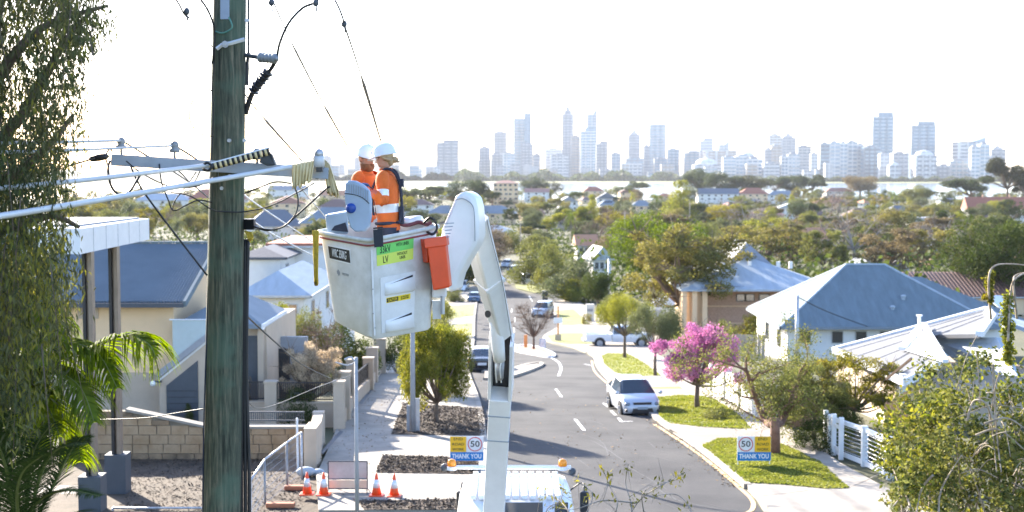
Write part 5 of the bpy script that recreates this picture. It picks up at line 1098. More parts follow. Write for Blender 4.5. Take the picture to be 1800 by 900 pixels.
# ================================================================ VEHICLES
PRO = dict(
 hatch=[(-2.02,.34,.72,.76,.70,.62,'b'),(-1.98,.24,.96,1.02,.80,.72,'r'),(-1.66,.20,.97,1.40,.84,.62,'g'),(-.86,.19,.95,1.49,.85,.63,'p'),(-.78,.19,.95,1.495,.85,.63,'g'),(.30,.19,.92,1.45,.85,.61,'w'),(1.05,.19,.88,.95,.84,.76,'b'),(1.70,.20,.78,.83,.81,.66,'b'),(1.96,.24,.62,.68,.72,.55,'b'),(2.05,.32,.50,.56,.62,.45,'b')],
 sedan=[(-2.35,.34,.78,.82,.76,.7,'b'),(-2.3,.24,.96,1.0,.86,.74,'b'),(-1.75,.22,1.0,1.05,.89,.74,'r'),(-1.0,.2,.98,1.40,.9,.62,'g'),(-.2,.2,.96,1.45,.9,.63,'p'),(-.12,.2,.96,1.45,.9,.63,'g'),(.6,.2,.94,1.40,.9,.6,'w'),(1.25,.2,.92,.98,.89,.76,'b'),(2.05,.22,.80,.86,.84,.68,'b'),(2.3,.3,.6,.66,.72,.5,'b')],
 suv=[(-2.35,.4,.9,.95,.82,.78,'b'),(-2.3,.3,1.08,1.12,.90,.80,'r'),(-2.1,.28,1.1,1.72,.92,.70,'g'),(-.7,.28,1.08,1.78,.93,.72,'p'),(-.6,.28,1.08,1.78,.93,.72,'g'),(.45,.28,1.06,1.72,.93,.68,'w'),(1.15,.28,1.04,1.1,.92,.80,'b'),(2.1,.3,.95,1.02,.88,.74,'b'),(2.35,.38,.7,.78,.78,.6,'b')],
 van=[(-2.3,.4,1.0,1.6,.82,.78,'b'),(-2.28,.3,1.1,1.9,.88,.78,'b'),(-1.9,.28,1.1,1.98,.90,.78,'g'),(-.6,.28,1.1,2.0,.91,.79,'p'),(-.4,.28,1.08,2.0,.91,.79,'g'),(.9,.28,1.05,1.94,.91,.76,'w'),(1.75,.28,1.0,1.1,.9,.82,'b'),(2.2,.32,.8,.9,.84,.7,'b'),(2.3,.4,.6,.66,.76,.6,'b')],
 cab=[(-.55,.45,1.05,1.1,.88,.84,'r'),(-.45,.45,1.08,1.66,.90,.70,'g'),(.35,.42,1.08,1.72,.91,.70,'p'),(.43,.42,1.08,1.72,.91,.70,'g'),(1.0,.42,1.06,1.66,.91,.67,'w'),(1.65,.42,1.04,1.12,.9,.80,'b'),(2.45,.44,.98,1.06,.86,.74,'b'),(2.65,.5,.72,.8,.76,.62,'b')])
def wheel(t, x, y, z, r, sg):
    c = Vector((x,y,z)); w_ = MB().lathe(c, [(r*.6,-.10),(r*.94,-.11),(r,-.07),(r,.07),(r*.94,.11),(r*.6,.10)], 20, (0,1,0)).build('tyre', M['black'], t, smooth=True)
    MB().lathe(c+Vector((0,sg*.085,0)), [(r*.62,-.02),(r*.6,.02),(r*.2,.03),(.01,.03)], 14, (0,1,0)).build('rim', M['steel'], w_, smooth=True)
    m_ = MB()
    for k in range(5):
        a = k*1.2566; m_.beam(c+Vector((0,sg*.118,0)), c+Vector((r*.55*math.cos(a),sg*.118,r*.55*math.sin(a))), .06,.02)
    m_.build('spokes', M['steel'], w_)
def car(kind, label, px, py, head, paint, sc=1, cat='car', name='parked_car', d=None):
    g = G(px,py) if d is None else Vector((X(px,d),d,gz(d))); t = thing(name, label, cat, g); ORG[t.name] = Vector((0,0,0)); S = PRO[kind]
    t.rotation_euler.z = head; t.scale = (sc,)*3
    R = []; D = []
    for i,(x,zb,zl,zt,hw,ht,f) in enumerate(S):
        R.append([Vector(p) for p in ((x,-hw*.93,zb),(x,-hw,(zb+zl)*.5),(x,-hw,zl-.06),(x,-hw*.97,zl),(x,-ht*1.04,zl+(zt-zl)*.86),(x,-ht*.86,zt),(x,0,zt+.015),(x,ht*.86,zt),(x,ht*1.04,zl+(zt-zl)*.86),(x,hw*.97,zl),(x,hw,zl-.06),(x,hw,(zb+zl)*.5),(x,hw*.93,zb))])
    body, glass = MB(), MB(); n = 13
    for i in range(len(R)-1):
        f = S[i][6]; a, b = R[i], R[i+1]
        for k in range(n):
            q = [a[k],a[(k+1)%n],b[(k+1)%n],b[k]]
            gl = (f in 'gw' and k in (3,8)) or (f in 'wr' and k in (4,5,6,7))
            if f == 'w' and k in (3,8): gl = True
            (glass if gl else body).add(q, [(0,1,2,3)])
    body.add(R[0], [tuple(range(n))]); body.add(R[-1], [tuple(range(n))])
    b = body.build('body', M[paint], t, smooth='all', label=None); b.data.set_sharp_from_angle(angle=math.radians(50)); glass.build('window', M['glass'], t)
    wx = {'hatch':(-1.28,1.25),'sedan':(-1.4,1.4),'suv':(-1.4,1.45),'van':(-1.3,1.35),'cab':(-1.55,1.75)}[kind]; r = {'hatch':.30,'sedan':.32,'suv':.37,'van':.34,'cab':.38}[kind]; hw = S[3][4]
    for x in wx:
        for sg in (-1,1):
            MB().lathe((x,sg*(hw-.115),r+.02), [(r+.07,-.13),(r+.07,.125)], 20, (0,1,0)).build('wheel_arch', M['blackp'], t)
            wheel(t, x, sg*(hw-.08), r, r, sg)
    xf, xr = S[-1][0], S[0][0]; zf = S[-2][2]
    for sg in (-1,1):
        MB().ball((S[-2][0]-.12,sg*S[-2][4]*.86,S[-2][3]-.06), .19, (1,.8,.5), 12, 8).build('headlight', M['glassl'], t, smooth='all')
        MB().box((xr-.03 if kind != 'cab' else -2.62,sg*hw*.82-.09,.78),(xr+.14 if kind != 'cab' else -2.5,sg*hw*.82+.09,1.02)).build('tail_light', M['red'], t)
        xm = S[-4][0]+.1 if kind != 'cab' else 1.15; MB().ball((xm+.1,sg*(hw+.12),S[2][2]+.06), .13, (.5,.8,.6), 8, 6).build('mirror', M[paint], t, smooth='all')
    MB().box((xf-.14,-.40,zf+.0),(xf-.02,.40,zf+.09)).build('grille', M['blackp'], t); MB().box((xf+.02,-.22,zf-.2),(xf+.035,.22,zf-.09)).build('number_plate', M['paleroof'], t)
    MB().hexa([(xf-.14,-.48,.24),(xf+.02,-.48,.24),(xf+.02,.48,.24),(xf-.14,.48,.24)],[(xf-.14,-.62,.46),(xf+.012,-.42,.46),(xf+.012,.42,.46),(xf-.14,.62,.46)]).build('lower_grille', M['blackp'], t)
    for sg in (-1,1): MB().ball((xf-.12,sg*.66,.36), .11, (.8,.9,.7), 8, 6).build('fog_light', M['blackp'], t, smooth='all')
    if kind != 'cab': MB().box((xr-.045,-.26,.62),(xr-.02,.26,.76)).build('number_plate', M['signw'], t); MB().box((xr-.04,-.6,.3),(xr+.1,.6,.42)).build('bumper_trim', M['blackp'], t)
    if kind == 'cab':
        m_ = MB(); m_.box((-2.65,-.92,.5),(-.6,-.86,1.08)).box((-2.65,.86,.5),(-.6,.92,1.08)).box((-2.65,-.86,.5),(-2.58,.86,1.08)).box((-.66,-.86,.5),(-.6,.86,1.08)).box((-2.6,-.86,.5),(-.65,.86,.6)); m_.build('tub', M[paint], t, bevel=.015)
        MB().box((-2.82,-.8,.5),(-2.66,.8,.64)).build('rear_bumper', M['steel'], t)
        MB().tube(catmull([(-.75,-.75,1.08),(-.8,-.7,1.5),(-.8,0,1.55),(-.8,.7,1.5),(-.75,.75,1.08)],4), .035).build('sports_bar', M['steel'], t)
    return t
U = lambda a, b: math.atan2(G(*b).y-G(*a).y, G(*b).x-G(*a).x)
car('hatch','small pale silver hatchback parked at the right kerb facing the camera',1112,722,U((1090,690),(1122,735))+.14,'paints',.93)
car('cab','white four door utility truck parked side on across the driveway',1086,609,.06,'paintw',1.08,'utility truck','utility_truck')
car('sedan','black sedan parked at the left kerb just behind the boom',849,650,math.radians(90),'paintk')
car('sedan','dark blue car parked under the bucket side of the boom farther up',833,531,math.radians(-88),'paintn')
car('suv','silver off road wagon parked behind the bare island tree',954,556,math.radians(-104),'paints')
car('van','white van parked nose out beside the willow hedge',934,500,math.radians(-62),'paintw',1.0,'van','parked_van')
car('suv','dark wagon parked at the street bend above the white van',902,482,math.radians(-100),'paintk')
car('suv','grey wagon parked at the top of the street bend',890,470,math.radians(-100),'paints')
car('suv','white wagon showing between bucket and boom',812,512,math.radians(-95),'paintw')
car('van','white box van parked far up by the boom elbow',854,430,math.radians(-60),'paintw',1.1,'van','parked_van')
car('sedan','blue car half hidden behind the boom at the bend',866,474,math.radians(-95),'paintn')

# ================================================================ THE CITY ACROSS THE RIVER
def facade(m, cell):
    t = m.node_tree; N = t.nodes; L = t.links; b = N['Principled BSDF']; tc = N.new('ShaderNodeTexCoord'); s = N.new('ShaderNodeSeparateXYZ'); c = N.new('ShaderNodeCombineXYZ'); L.new(tc.outputs['Object'], s.inputs[0]); L.new(s.outputs[0], c.inputs[0]); L.new(s.outputs[2], c.inputs[1])
    br = N.new('ShaderNodeTexBrick'); br.offset = 0; br.inputs['Scale'].default_value = 1; br.inputs['Brick Width'].default_value = cell; br.inputs['Row Height'].default_value = cell*.55; br.inputs['Mortar Size'].default_value = cell*.09
    src = b.inputs['Base Color'].links[0].from_socket; hs = N.new('ShaderNodeHueSaturation'); hs.inputs['Value'].default_value = .6; L.new(src, hs.inputs['Color']); h2 = N.new('ShaderNodeHueSaturation'); h2.inputs['Value'].default_value = .85; L.new(src, h2.inputs['Color'])
    L.new(c.outputs[0], br.inputs['Vector']); L.new(hs.outputs[0], br.inputs['Color1']); L.new(h2.outputs[0], br.inputs['Color2']); L.new(src, br.inputs['Mortar']); L.new(br.outputs['Color'], b.inputs['Base Color'])
tw = dict(
 g1=mat('tower_grey',(.26,.28,.32),.5,var=.06,scale=.02), g2=mat('tower_pale',(.48,.48,.49),.6,var=.05,scale=.02), g3=mat('tower_blue_glass',(.15,.24,.33),.25,var=.1,scale=.02), g4=mat('tower_tan',(.44,.37,.31),.7,var=.05,scale=.02),
 g5=mat('tower_white',(.64,.64,.63),.6,var=.03,scale=.02), g6=mat('tower_light_glass',(.28,.38,.46),.25,var=.08,scale=.02), g7=mat('tower_dark',(.13,.17,.22),.3,var=.08,scale=.02))
for i_, m_ in enumerate(tw.values()): facade(m_, 9+2*i_)
def tower(label, x0, x1, yt, m, band, Y, style='flat', yb=312):
    a, b = X(x0,Y), X(x1,Y); W = b-a; zt_ = P(0,yt,Y).z; g = Vector(((a+b)/2,Y,1)); t = thing('tower' if zt_ > 60 else 'office_block', label, 'tower' if zt_ > 60 else 'building', g)
    D = W*.8; zb = 0; zz = zt_
    if style in ('spire','crown','slant','mast','dome'): zz = zt_-(zt_)*.10
    x0_, x1_ = a, b
    MB().box((x0_+W*.02,Y+W*.02,zb),(x1_-W*.02,Y+D,zz)).build('shaft', tw[m], t)
    n = max(3, int(zz/9)) ; mb = MB()
    if band:
        for k in range(n):
            z = zz*(k+.72)/n; mb.box((x0_,Y,z-zz/n*.24),(x1_,Y+D+W*.02,z+zz/n*.2))
        mb.build('floor_bands', tw[band], t)
        mb = MB(); q = 1 if W < 30 else 2
        for k in range(q):
            xc = x0_+W*(k+1)/(q+1); mb.box((xc-W*.035,Y-W*.02,0),(xc+W*.035,Y,zz*.99))
        mb.box((x0_-W*.01,Y-W*.015,0),(x0_+W*.08,Y+W*.1,zz)); mb.build('piers', tw['g5' if band == 'g5' else m], t)
    if style == 'flat': MB().box((a+W*.25,Y+D*.3,zz),(a+W*.7,Y+D*.7,zz+max(4,zz*.03))).build('plant_room', tw['g1'], t)
    if style == 'crown': MB().box((a+W*.18,Y+D*.2,zz),(b-W*.18,Y+D*.8,zz+zt_*.05)).box((a+W*.36,Y+D*.3,zz+zt_*.05),(b-W*.36,Y+D*.7,zt_)).build('crown', tw[m], t)
    if style == 'slant': MB().prism([(a,Y+.1,zz*.86),(b,Y+.1,zz*.86),(b,Y+.1,zt_*1.0)], (0,D*.6,0)).build('slanted_crown', tw['g6'], t)
    if style == 'mast':
        for px in (906,918): MB().tube([(X(px,Y),Y+10,zz-5),(X(px,Y),Y+10,P(0,182,Y).z)], [2,1.2], 5).build('mast', tw['g1'], t)
        MB().box((X(911,Y),Y+8,P(0,190,Y).z),(X(919,Y),Y+12,P(0,187,Y).z)).build('crane_beam', tw['g1'], t)
    if style == 'dome': MB().ball((g.x,Y+D/2,zz), W*.42, (1,1,.6)).build('dome', tw[m], t)
    if style == 'step': MB().box((a+W*.3,Y+D*.2,zz),(b,Y+D*.8,zz+zz*.07)).build('upper_step', tw[m], t)
    return t
TW = [
 ('grey curved twin tower standing apart on the left of the skyline',768,806,250,'g1','g2',4300,'step'),
 ('low grey rounded tower first of the central cluster',842,862,259,'g1','g2',4400,'flat'),
 ('dark topped tower behind the cluster left of the tallest one',868,891,232,'g1','g2',5000,'flat'),
 ('squat grey block left of the twin masts tower',864,884,270,'g1','g2',4350,'flat'),
 ('tallest glass tower with twin masts on its roof',903,933,196,'g6','g2',4700,'mast'),
 ('dark glass slab on the right side of the masts tower',921,934,199,'g3',None,4650,'none'),
 ('rounded grey tower at the foot of the masts tower',916,937,253,'g1','g2',4400,'flat'),
 ('pale glass block with white crown left of the rounded tower',884,905,269,'g6','g5',4300,'flat'),
 ('small grey block between the masts tower and the stepped crown tower',937,950,271,'g1','g2',4400,'flat'),
 ('wide low pale block left of the stepped crown tower',958,988,262,'g2','g5',4500,'flat'),
 ('pale office block behind the low white offices',968,1000,272,'g5','g1',4350,'flat'),
 ('tall slim tower with a stepped crown',988,1008,187,'g1','g2',4700,'crown'),
 ('brown grey tower just right of the stepped crown tower',1004,1020,239,'g1','g4',4500,'flat'),
 ('bright blue glass tower in front of the slanted tower',1020,1047,230,'g6','g5',4350,'step'),
 ('tower with a sharply slanted blade top',1031,1049,188,'g6','g2',4700,'slant'),
 ('grey stepped block right of the bright blue tower',1048,1068,252,'g1','g2',4500,'step'),
 ('low pale blue block past the stepped block',1074,1091,269,'g6','g2',4500,'flat'),
 ('banded pale tower with a roof platform',1104,1125,228,'g2','g1',4600,'crown'),
 ('wide low blue grey block at the foot of the banded pale tower',1100,1131,278,'g1','g6',4300,'flat'),
 ('slim grey tower leaning on the tall two tone tower',1131,1142,256,'g1','g2',4500,'flat'),
 ('tall two tone tower with a flat top',1141,1170,218,'g6','g2',4600,'none'),
 ('dark low block at the foot of the two tone tower',1150,1172,278,'g3','g1',4250,'flat'),
 ('glass block right of the two tone tower',1173,1194,262,'g3','g6',4400,'flat'),
 ('blue glass office with stepped top',1203,1229,268,'g3','g1',4300,'step'),
 ('pale stepped hotel tower in the middle gap',1229,1253,247,'g2','g5',4500,'step'),
 ('long tan office slab in the middle of the skyline',1240,1295,264,'g4','g5',4400,'none'),
 ('small tower with slanted glass roof over the tan slab',1262,1281,247,'g6','g2',4600,'slant'),
 ('round tiered white concert hall above the gum grove',1220,1266,286,'g5','g1',4000,'dome'),
 ('blue white riverside apartments left block',1270,1292,276,'g5','g6',3800,'flat'),
 ('blue white riverside apartments middle block',1292,1312,274,'g6','g5',3800,'step'),
 ('dark glass riverside apartments right block',1312,1341,279,'g3','g5',3800,'flat'),
 ('white terraced low apartments with rounded top',1300,1330,270,'g5','g1',4100,'dome'),
 ('beige banded block below the twin hotel slabs',1342,1370,287,'g5','g1',3700,'flat'),
 ('grey square office left of the tan tower',1343,1357,262,'g1','g2',4200,'flat'),
 ('tan tower with plain sides',1355,1374,256,'g4','g2',4200,'flat'),
 ('cream hotel slab behind the tan tower',1350,1372,237,'g4','g5',4500,'flat'),
 ('tall pale hotel slab beside the cream one',1372,1398,234,'g2','g1',4500,'crown'),
 ('blue striped riverside block',1372,1385,275,'g3','g5',3700,'flat'),
 ('white banded riverside tower with dark sides',1384,1405,271,'g5','g6',3700,'flat'),
 ('pale tower with dark right side behind the riverside row',1401,1425,257,'g2','g7',4100,'flat'),
 ('slim white tower left of the blue apartment row',1424,1437,270,'g5','g2',3900,'flat'),
 ('dark blue glass apartment tower starting the apartment row',1441,1457,252,'g7','g6',3400,'flat'),
 ('white apartment tower second in the apartment row',1457,1475,250,'g5','g6',3400,'flat'),
 ('pale blue apartment tower third in the apartment row',1475,1488,251,'g6','g5',3400,'flat'),
 ('balconied apartment tower fourth in the apartment row',1488,1506,249,'g5','g3',3400,'flat'),
 ('grey apartment tower closing the apartment row',1505,1518,254,'g1','g5',3400,'flat'),
 ('tall dark blue residential tower right of the apartment row',1532,1569,205,'g3','g6',3600,'step'),
 ('dark glass office under the tall dark blue tower',1517,1546,258,'g7','g6',3350,'flat'),
 ('white banded block left of the domed round tower',1545,1560,270,'g5','g2',3250,'flat'),
 ('small domed white apartment tower',1562,1582,287,'g5','g1',3200,'dome'),
 ('pale block behind the small domed tower',1568,1596,269,'g2','g1',3400,'flat'),
 ('tall blue grey tower with rounded shoulder',1600,1643,220,'g3','g6',3600,'step'),
 ('white round fronted apartment tower before the rounded shoulder tower',1608,1646,268,'g5','g1',3200,'dome'),
 ('low grey office right of the white round tower',1647,1672,291,'g1','g2',3300,'flat'),
 ('low banded pale office beyond the low grey office',1668,1702,283,'g2','g6',3300,'flat'),
 ('white sloping apartment tower with a pointed peak',1683,1730,241,'g5','g1',3500,'slant'),
 ('slim balconied white tower right of the pointed peak tower',1705,1720,258,'g5','g6',3250,'flat'),
 ('white and glass tower second from the right edge',1720,1738,253,'g6','g5',3250,'flat'),
 ('pale tower nearest the tall pine',1740,1766,256,'g2','g1',3350,'crown'),
]
for q in TW: tower(*q)
fr = random.Random(8)
for k in range(46):
    px = fr.choice([fr.uniform(545,770), fr.uniform(800,1790), fr.uniform(800,1790)]); w_ = fr.uniform(10,24); yt = fr.uniform(286,302) if px > 800 else fr.uniform(290,304)
    c = fr.choice(['g1','g2','g5','g4','g2','g6']); cn = {'g1':'grey','g2':'pale','g5':'white','g4':'tan','g6':'glassy'}[c]
    near = min(TW, key=lambda q: abs((q[1]+q[2])/2-px)); s_ = ' '.join(near[0].split()[:5]); lab = f'low {cn} waterfront block at the foot of the {s_}'
    if lab in used: lab = f'low {cn} shoreline building just {"right" if px > (near[1]+near[2])/2 else "left"} of the {s_}'
    if lab in used: lab = f'{"wide" if w_ > 17 else "narrow"} {cn} shoreline building near the {s_}'
    if lab in used: continue
    used.add(lab); tower(lab, px-w_/2, px+w_/2, yt, c, fr.choice(['g2','g1','g5']), fr.uniform(3150,3600) if px > 1400 else fr.uniform(3700,4200), 'none')
for k, (x0, x1, yt, lb) in enumerate(((566,582,274,'lone pale tower far left on the hazy hills'),(624,640,276,'pale block just behind the workers'),(596,606,290,'tiny hazy block left of the workers'))): tower(lb, x0, x1, yt, 'g1', 'g2', 6200, 'flat')
# foreshore trees across the water: one far-off belt
rs = np.random.RandomState(5); n = 30000; px = rs.uniform(540,1800,n); Y = np.where(px > 1400, rs.uniform(3050,3120,n), rs.uniform(3300,3600,n)); Y = np.where(px < 800, 3400, Y)
h = 3+13*np.abs(np.sin(px*.071)+np.sin(px*.023+1))*(px < 1240)*.8+7*np.abs(np.sin(px*.11))
pos = np.stack([(px-900)/F*Y, Y, 1.5+rs.uniform(0,1,n)*h], 1); setp(meshobj('foreshore_trees', leaves(pos, rs.normal(size=pos.shape), 9, 7, rs, 'foreshore_trees', LF['bluegum'])), 'hazy belt of parkland trees along the far shore', 'trees', kind='stuff')
# haze over the whole valley
hz = MB().box((-6500,-100,-8),(6500,9500,330)).build('haze', M['white']); hm = bpy.data.materials.new('haze_air'); hm.use_nodes = True; nn = hm.node_tree.nodes; nn.remove(nn['Principled BSDF'])
vv = nn.new('ShaderNodeVolumePrincipled'); vv.inputs['Color'].default_value = (.93,.96,1,1); vv.inputs['Density'].default_value = 4.5e-5; vv.inputs['Anisotropy'].default_value = 0
hm.node_tree.links.new(vv.outputs[0], nn['Material Output'].inputs['Volume']); hz.data.materials.clear(); hz.data.materials.append(hm); setp(hz, 'pale summer haze filling the valley', None, kind='stuff'); hz.visible_shadow = True
hm.cycles.homogeneous_volume = True if hasattr(hm.cycles, 'homogeneous_volume') else True
# ================================================================ UTILITY POLE AND ITS GEAR
def PP(L_): return [P(*q) for q in L_]
YP = 14.0; W = 1
t = pole_t = thing('utility_pole', 'massive green treated timber power pole in the left foreground', 'power pole', Vector((X(392,YP),YP,gz(YP))))
a, b = P(405,-60,YP), P(389,905,YP); n = (b-a).normalized(); base = b+n*((b.z-gz(YP))/-n.z if n.z else 0)
rs = np.random.RandomState(1); R = []
NS = 44; K = 26
for i in range(NS+1):
    u = i/NS; c = a.lerp(base,u); r = lerp(.164,.225,u); R.append([c+Vector((math.cos(q),math.sin(q),0))*(r+.004*mnoise.noise(Vector((math.cos(q)*4,math.sin(q)*4,c.z*.5)))-(.008 if (k*7) % 11 == 0 else 0)) for k,q in enumerate(2*math.pi*k/K for k in range(K))])
MB().rings(R).build('shaft', M['pole'], t, smooth='all')
f = lambda px, py, dy=.17: P(px,py,YP-dy)
MB().tube([f(381,86),f(390,79,.175),f(405,76,.18),f(430,69,.14)], .02, 4).build('strap', M['refl'], t)
MB().lathe(f(396,78,.18), [(.035,0),(.035,.02),(.018,.02),(.018,.05)], 8, (0,-1,0)).build('strap_bolt', M['steel'], t)
MB().prism([f(387,-20),f(403,-20),f(403,34),f(387,34)], (0,.03,0)).build('bracket_plate', M['bluegrey'], t, bevel=.004)
MB().tube(catmull(PP([(402,30,13.8),(408,48,13.78),(392,58,13.8),(378,55,13.86)]),5), .008).build('earth_lead', mat('green_wire',(.10,.26,.2),.5), t)
MB().prism([f(383,300),f(397,300),f(397,340),f(383,340)], (0,.02,0)).build('arm_bracket', M['bluegrey'], t, bevel=.004)
for q in ((390,331),(404,309),(403,247),(434,36),(430,247)): MB().lathe(f(*q,.175), [(.02,-.02),(.02,.02)], 6, (0,-1,0)).build('bolt', M['steel'], t)
MB().tube(catmull([P(375,190,13.97),P(371,300,13.95),P(368,440,13.93),P(363,600,13.9),P(358,760,13.9),P(356,940,13.9)],4), .008).build('earth_wire', M['navy'], t)
m_ = MB()
for k, dx in enumerate((0,5,10)): m_.tube(catmull([P(426+dx,420,14.1),P(427+dx*.7,520,14.1),P(427+dx*.6,640,14.1),P(426+dx*.9,740,14.1),P(424+dx*1.4,830,14.1),P(425+dx*1.3,960,14.1)],4), .020, 7)
m_.build('cable_riser', M['black'], t, smooth='all')
MB().prism([P(426,385,14.05),P(446,385,13.9),P(446,404,13.9),P(426,404,14.05)], (0,.12,0)).build('junction_box', M['blackp'], t, bevel=.005)
# crossarm with insulators
A0, A1 = P(196,281,13.6), P(577,305,13.95)
mb = MB(); mb.beam(A0, A1, .11, .115); mb.build('crossarm', M['bluegrey'], t, bevel=.006)
ca = t.children[-1]
def insul(px, py, Y, ss):
    p = P(px,py,Y); ax = (0,0,1); m_ = MB(); m_.lathe(p, [(.012,-.14),(.012,.0),(.05,.0),(.055,.03),(.03,.045),(.04,.06),(.042,.09),(.02,.115)], 14).build('insulator', M['porc'], t, smooth='all')
insul(213,262,13.62,1); insul(307,268,13.7,1); insul(557,291,13.9,1); insul(452,281,13.8,1)
mb = MB(); mb.tube(PP([(430,97,14),(456,101,13.9)]), .022, 8); mb.build('standoff', M['dark'], t)
a, b = P(455,101,13.9), P(486,103,13.75); d = (b-a).normalized(); mb = MB(); L_ = (b-a).length
mb.lathe(a, [(.02,0)]+[q for k in range(5) for q in ((.022,L_*(k+.1)/5),(.052,L_*(k+.45)/5),(.052,L_*(k+.6)/5),(.022,L_*(k+.9)/5))]+[(.025,L_)], 16, d); mb.build('standoff_insulator', M['porc'], t, smooth='all')
# cable termination, fat then thin
mb = MB(); c = catmull(PP([(431,200,14.05),(443,165,14.0),(462,138,13.92),(478,118,13.86),(487,100,13.8)]),6); mb.tube(c, [.028]*8+[.035]*8+[.022]*(len(c)-16), 8)
for k in range(7,16): mb.lathe(c[k], [(.02,-.006),(.06 if k % 2 else .05,0),(.02,.006)], 10, (c[k+1]-c[k]))
mb.build('cable_termination', M['blackp'], t, smooth='all')
mb = MB(); mb.tube(PP([(437,-20,14.1),(437,92,14.1)]), .012).tube(catmull(PP([(437,92,14.1),(434,120,14.1),(433,150,14.1)]),3), [.018]*3+[.026]*4, 6); mb.build('down_lead', M['blackp'], t)

def cable(label, L_, r, m='black', name='cable', cat='cable', grp=None, n=8, sides=6):
    o = MB().tube(catmull(PP(L_), n), r, sides).build(name, M[m], smooth='all'); return top(o, label, cat, grp)
C = cable
C('thick black lead arching from the terminal beside the pole out of the top', [(487,102,13.8),(492,75,13.75),(508,40,13.7),(532,14,13.7),(556,2,13.6),(575,-30,13.6)], .014)
C('black lead curving in from the top to the left side of the pole', [(345,-10,13.6),(362,12,13.7),(373,36,13.8),(377,58,13.85),(376,90,13.86),(373,112,13.9)], .011)
C('slim wire loop hanging at the left of the pole', [(373,160,13.85),(362,156,13.7),(346,165,13.6),(334,190,13.6),(335,215,13.6),(350,234,13.7),(374,240,13.85)], .006)
C('thin vertical lead down the left face of the pole', [(376,110,13.85),(373,160,13.85),(375,200,13.85),(371,290,13.84)], .006)
C('thin wire loop right of the pole under the cable termination', [(448,168,13.95),(452,178,13.9),(446,193,13.9),(432,202,13.95)], .005)
C('jumper lead ending in a clamp at top centre left', [(300,-15,13.2),(315,8,13.3),(322,22,13.4),(331,32,13.5)], .009)
C('bare strand running from the top clamp down to the pole', [(325,22,13.4),(373,82,13.86)], .006, 'wire', 'wire', 'wire', n=2)
C('dark lead dropping from the top to the clamp above the bucket', [(580,-15,14.6),(594,10,14.7),(602,30,14.75),(606,44,14.8)], .010)
C('fine bare wire falling from the clamp toward the helmets', [(604,40,14.8),(640,150,26),(670,250,60)], [.012]*8+[.036]*9, 'wire', 'wire', 'wire')
C('fine bare wire from the upper left crossing the white sky', [(475,-10,14),(520,90,20),(575,195,36),(610,256,60)], [.009]*8+[.018]*8+[.036]*9, 'wire', 'wire', 'wire')
C('faint thin wire leaving the pole toward the river', [(430,165,14.2),(470,215,22),(530,282,46)], [.009]*8+[.024]*9, 'wire', 'wire', 'wire')
for (px, py, lb, Y) in ((328,20,'small line clamp on the bare strand at top left',13.4),(605,42,'line clamp on the lead above the bucket',14.8),(555,5,'line clamp hanging from the arching lead',13.6),(477,4,'line clamp at the top end of the crossing wire',14)):
    p = P(px,py,Y); o = MB().ball(p,.032,(1,.8,1.2),8,6).tube([p,p+Vector((.01,0,-.09))],.008,5).build('line_clamp', M['dark'], smooth='all'); top(o, lb, 'clamp')
# four conductors coming in from the left
C('upper white insulated conductor reaching the outer left insulator', [(-60,253,11.5),(0,252,12),(100,250,12.8),(213,247,13.6)], [.019]*8+[.017]*8+[.014]*9, 'hose', 'power_line', 'power line', sides=8)
C('second white insulated conductor reaching the inner left insulator', [(-60,269,11.3),(0,268,11.8),(150,263,12.9),(307,256,13.7)], [.020]*8+[.017]*8+[.012]*9, 'hose', 'power_line', 'power line', sides=8)
C('third white conductor running under the crossarm to the striped cover', [(-80,335,10),(0,331,10.8),(180,313,12.2),(368,290,13.5)], .022, 'hose', 'power_line', 'power line', sides=8)
C('lowest and thickest white conductor passing in front of the pole', [(-80,389,9.3),(0,380,10),(160,354,11.4),(330,325,12.9),(512,293,13.7)], .025, 'hose', 'power_line', 'power line', sides=8)
C('bare tail of the upper conductor going down right behind the pole', [(213,247,13.6),(260,275,16),(345,330,26),(430,402,40)], [.010]*8+[.012]*8+[.015]*9, 'wire', 'wire', 'wire')
C('bare tail of the second conductor past the pole', [(307,256,13.7),(345,280,16),(395,318,22)], .011, 'wire', 'wire', 'wire')
C('pale wire crossing the roofs right of the pole to the bucket', [(425,340,18),(470,372,22),(550,425,30)], .013, 'white', 'wire', 'wire')
C('lower pale wire crossing the roofs right of the pole', [(440,385,18),(480,412,22),(555,452,30)], .013, 'white', 'wire', 'wire')
C('pale wire running from the blanket down behind the bucket', [(525,325,14),(545,350,18),(575,385,26)], .010, 'white', 'wire', 'wire')
C('long black service wire dropping from the crossarm across the blue roof', [(225,280,13.6),(245,325,13.6),(280,375,13.7),(330,440,13.8),(364,484,13.9)], .010)
C('black service wire continuing right of the pole toward the front wall', [(430,552,14.3),(480,598,17),(530,640,21),(580,665,26)], .010)
C('thin black wire across the beige wall to the pole', [(150,738,16),(250,735,15),(310,726,14.5),(360,718,14.1)], .006)
C('wire running from the riser across the front wall to the steel pole', [(430,702,14.4),(470,716,18),(560,680,26),(617,660,33)], [.005]*8+[.007]*8+[.01]*9)
C('black cable hanging in a deep loop under the left crossarm end', [(193,283,13.5),(190,300,13.4),(196,328,13.4),(210,342,13.4),(228,336,13.4),(240,318,13.45),(248,305,13.5)], .012)
C('black jumper sagging from the left arm to the pole', [(222,283,13.5),(250,305,13.5),(300,328,13.5),(345,328,13.6),(375,312,13.75)], .007)
C('black jumper looping low beneath the crossarm centre', [(280,288,13.6),(284,320,13.6),(296,352,13.6),(305,370,13.6),(325,362,13.6),(348,352,13.7),(372,356,13.8)], .007)
C('crossing jumper beneath the left arm', [(302,290,13.7),(320,306,13.65),(338,322,13.65),(352,300,13.7)], .006)
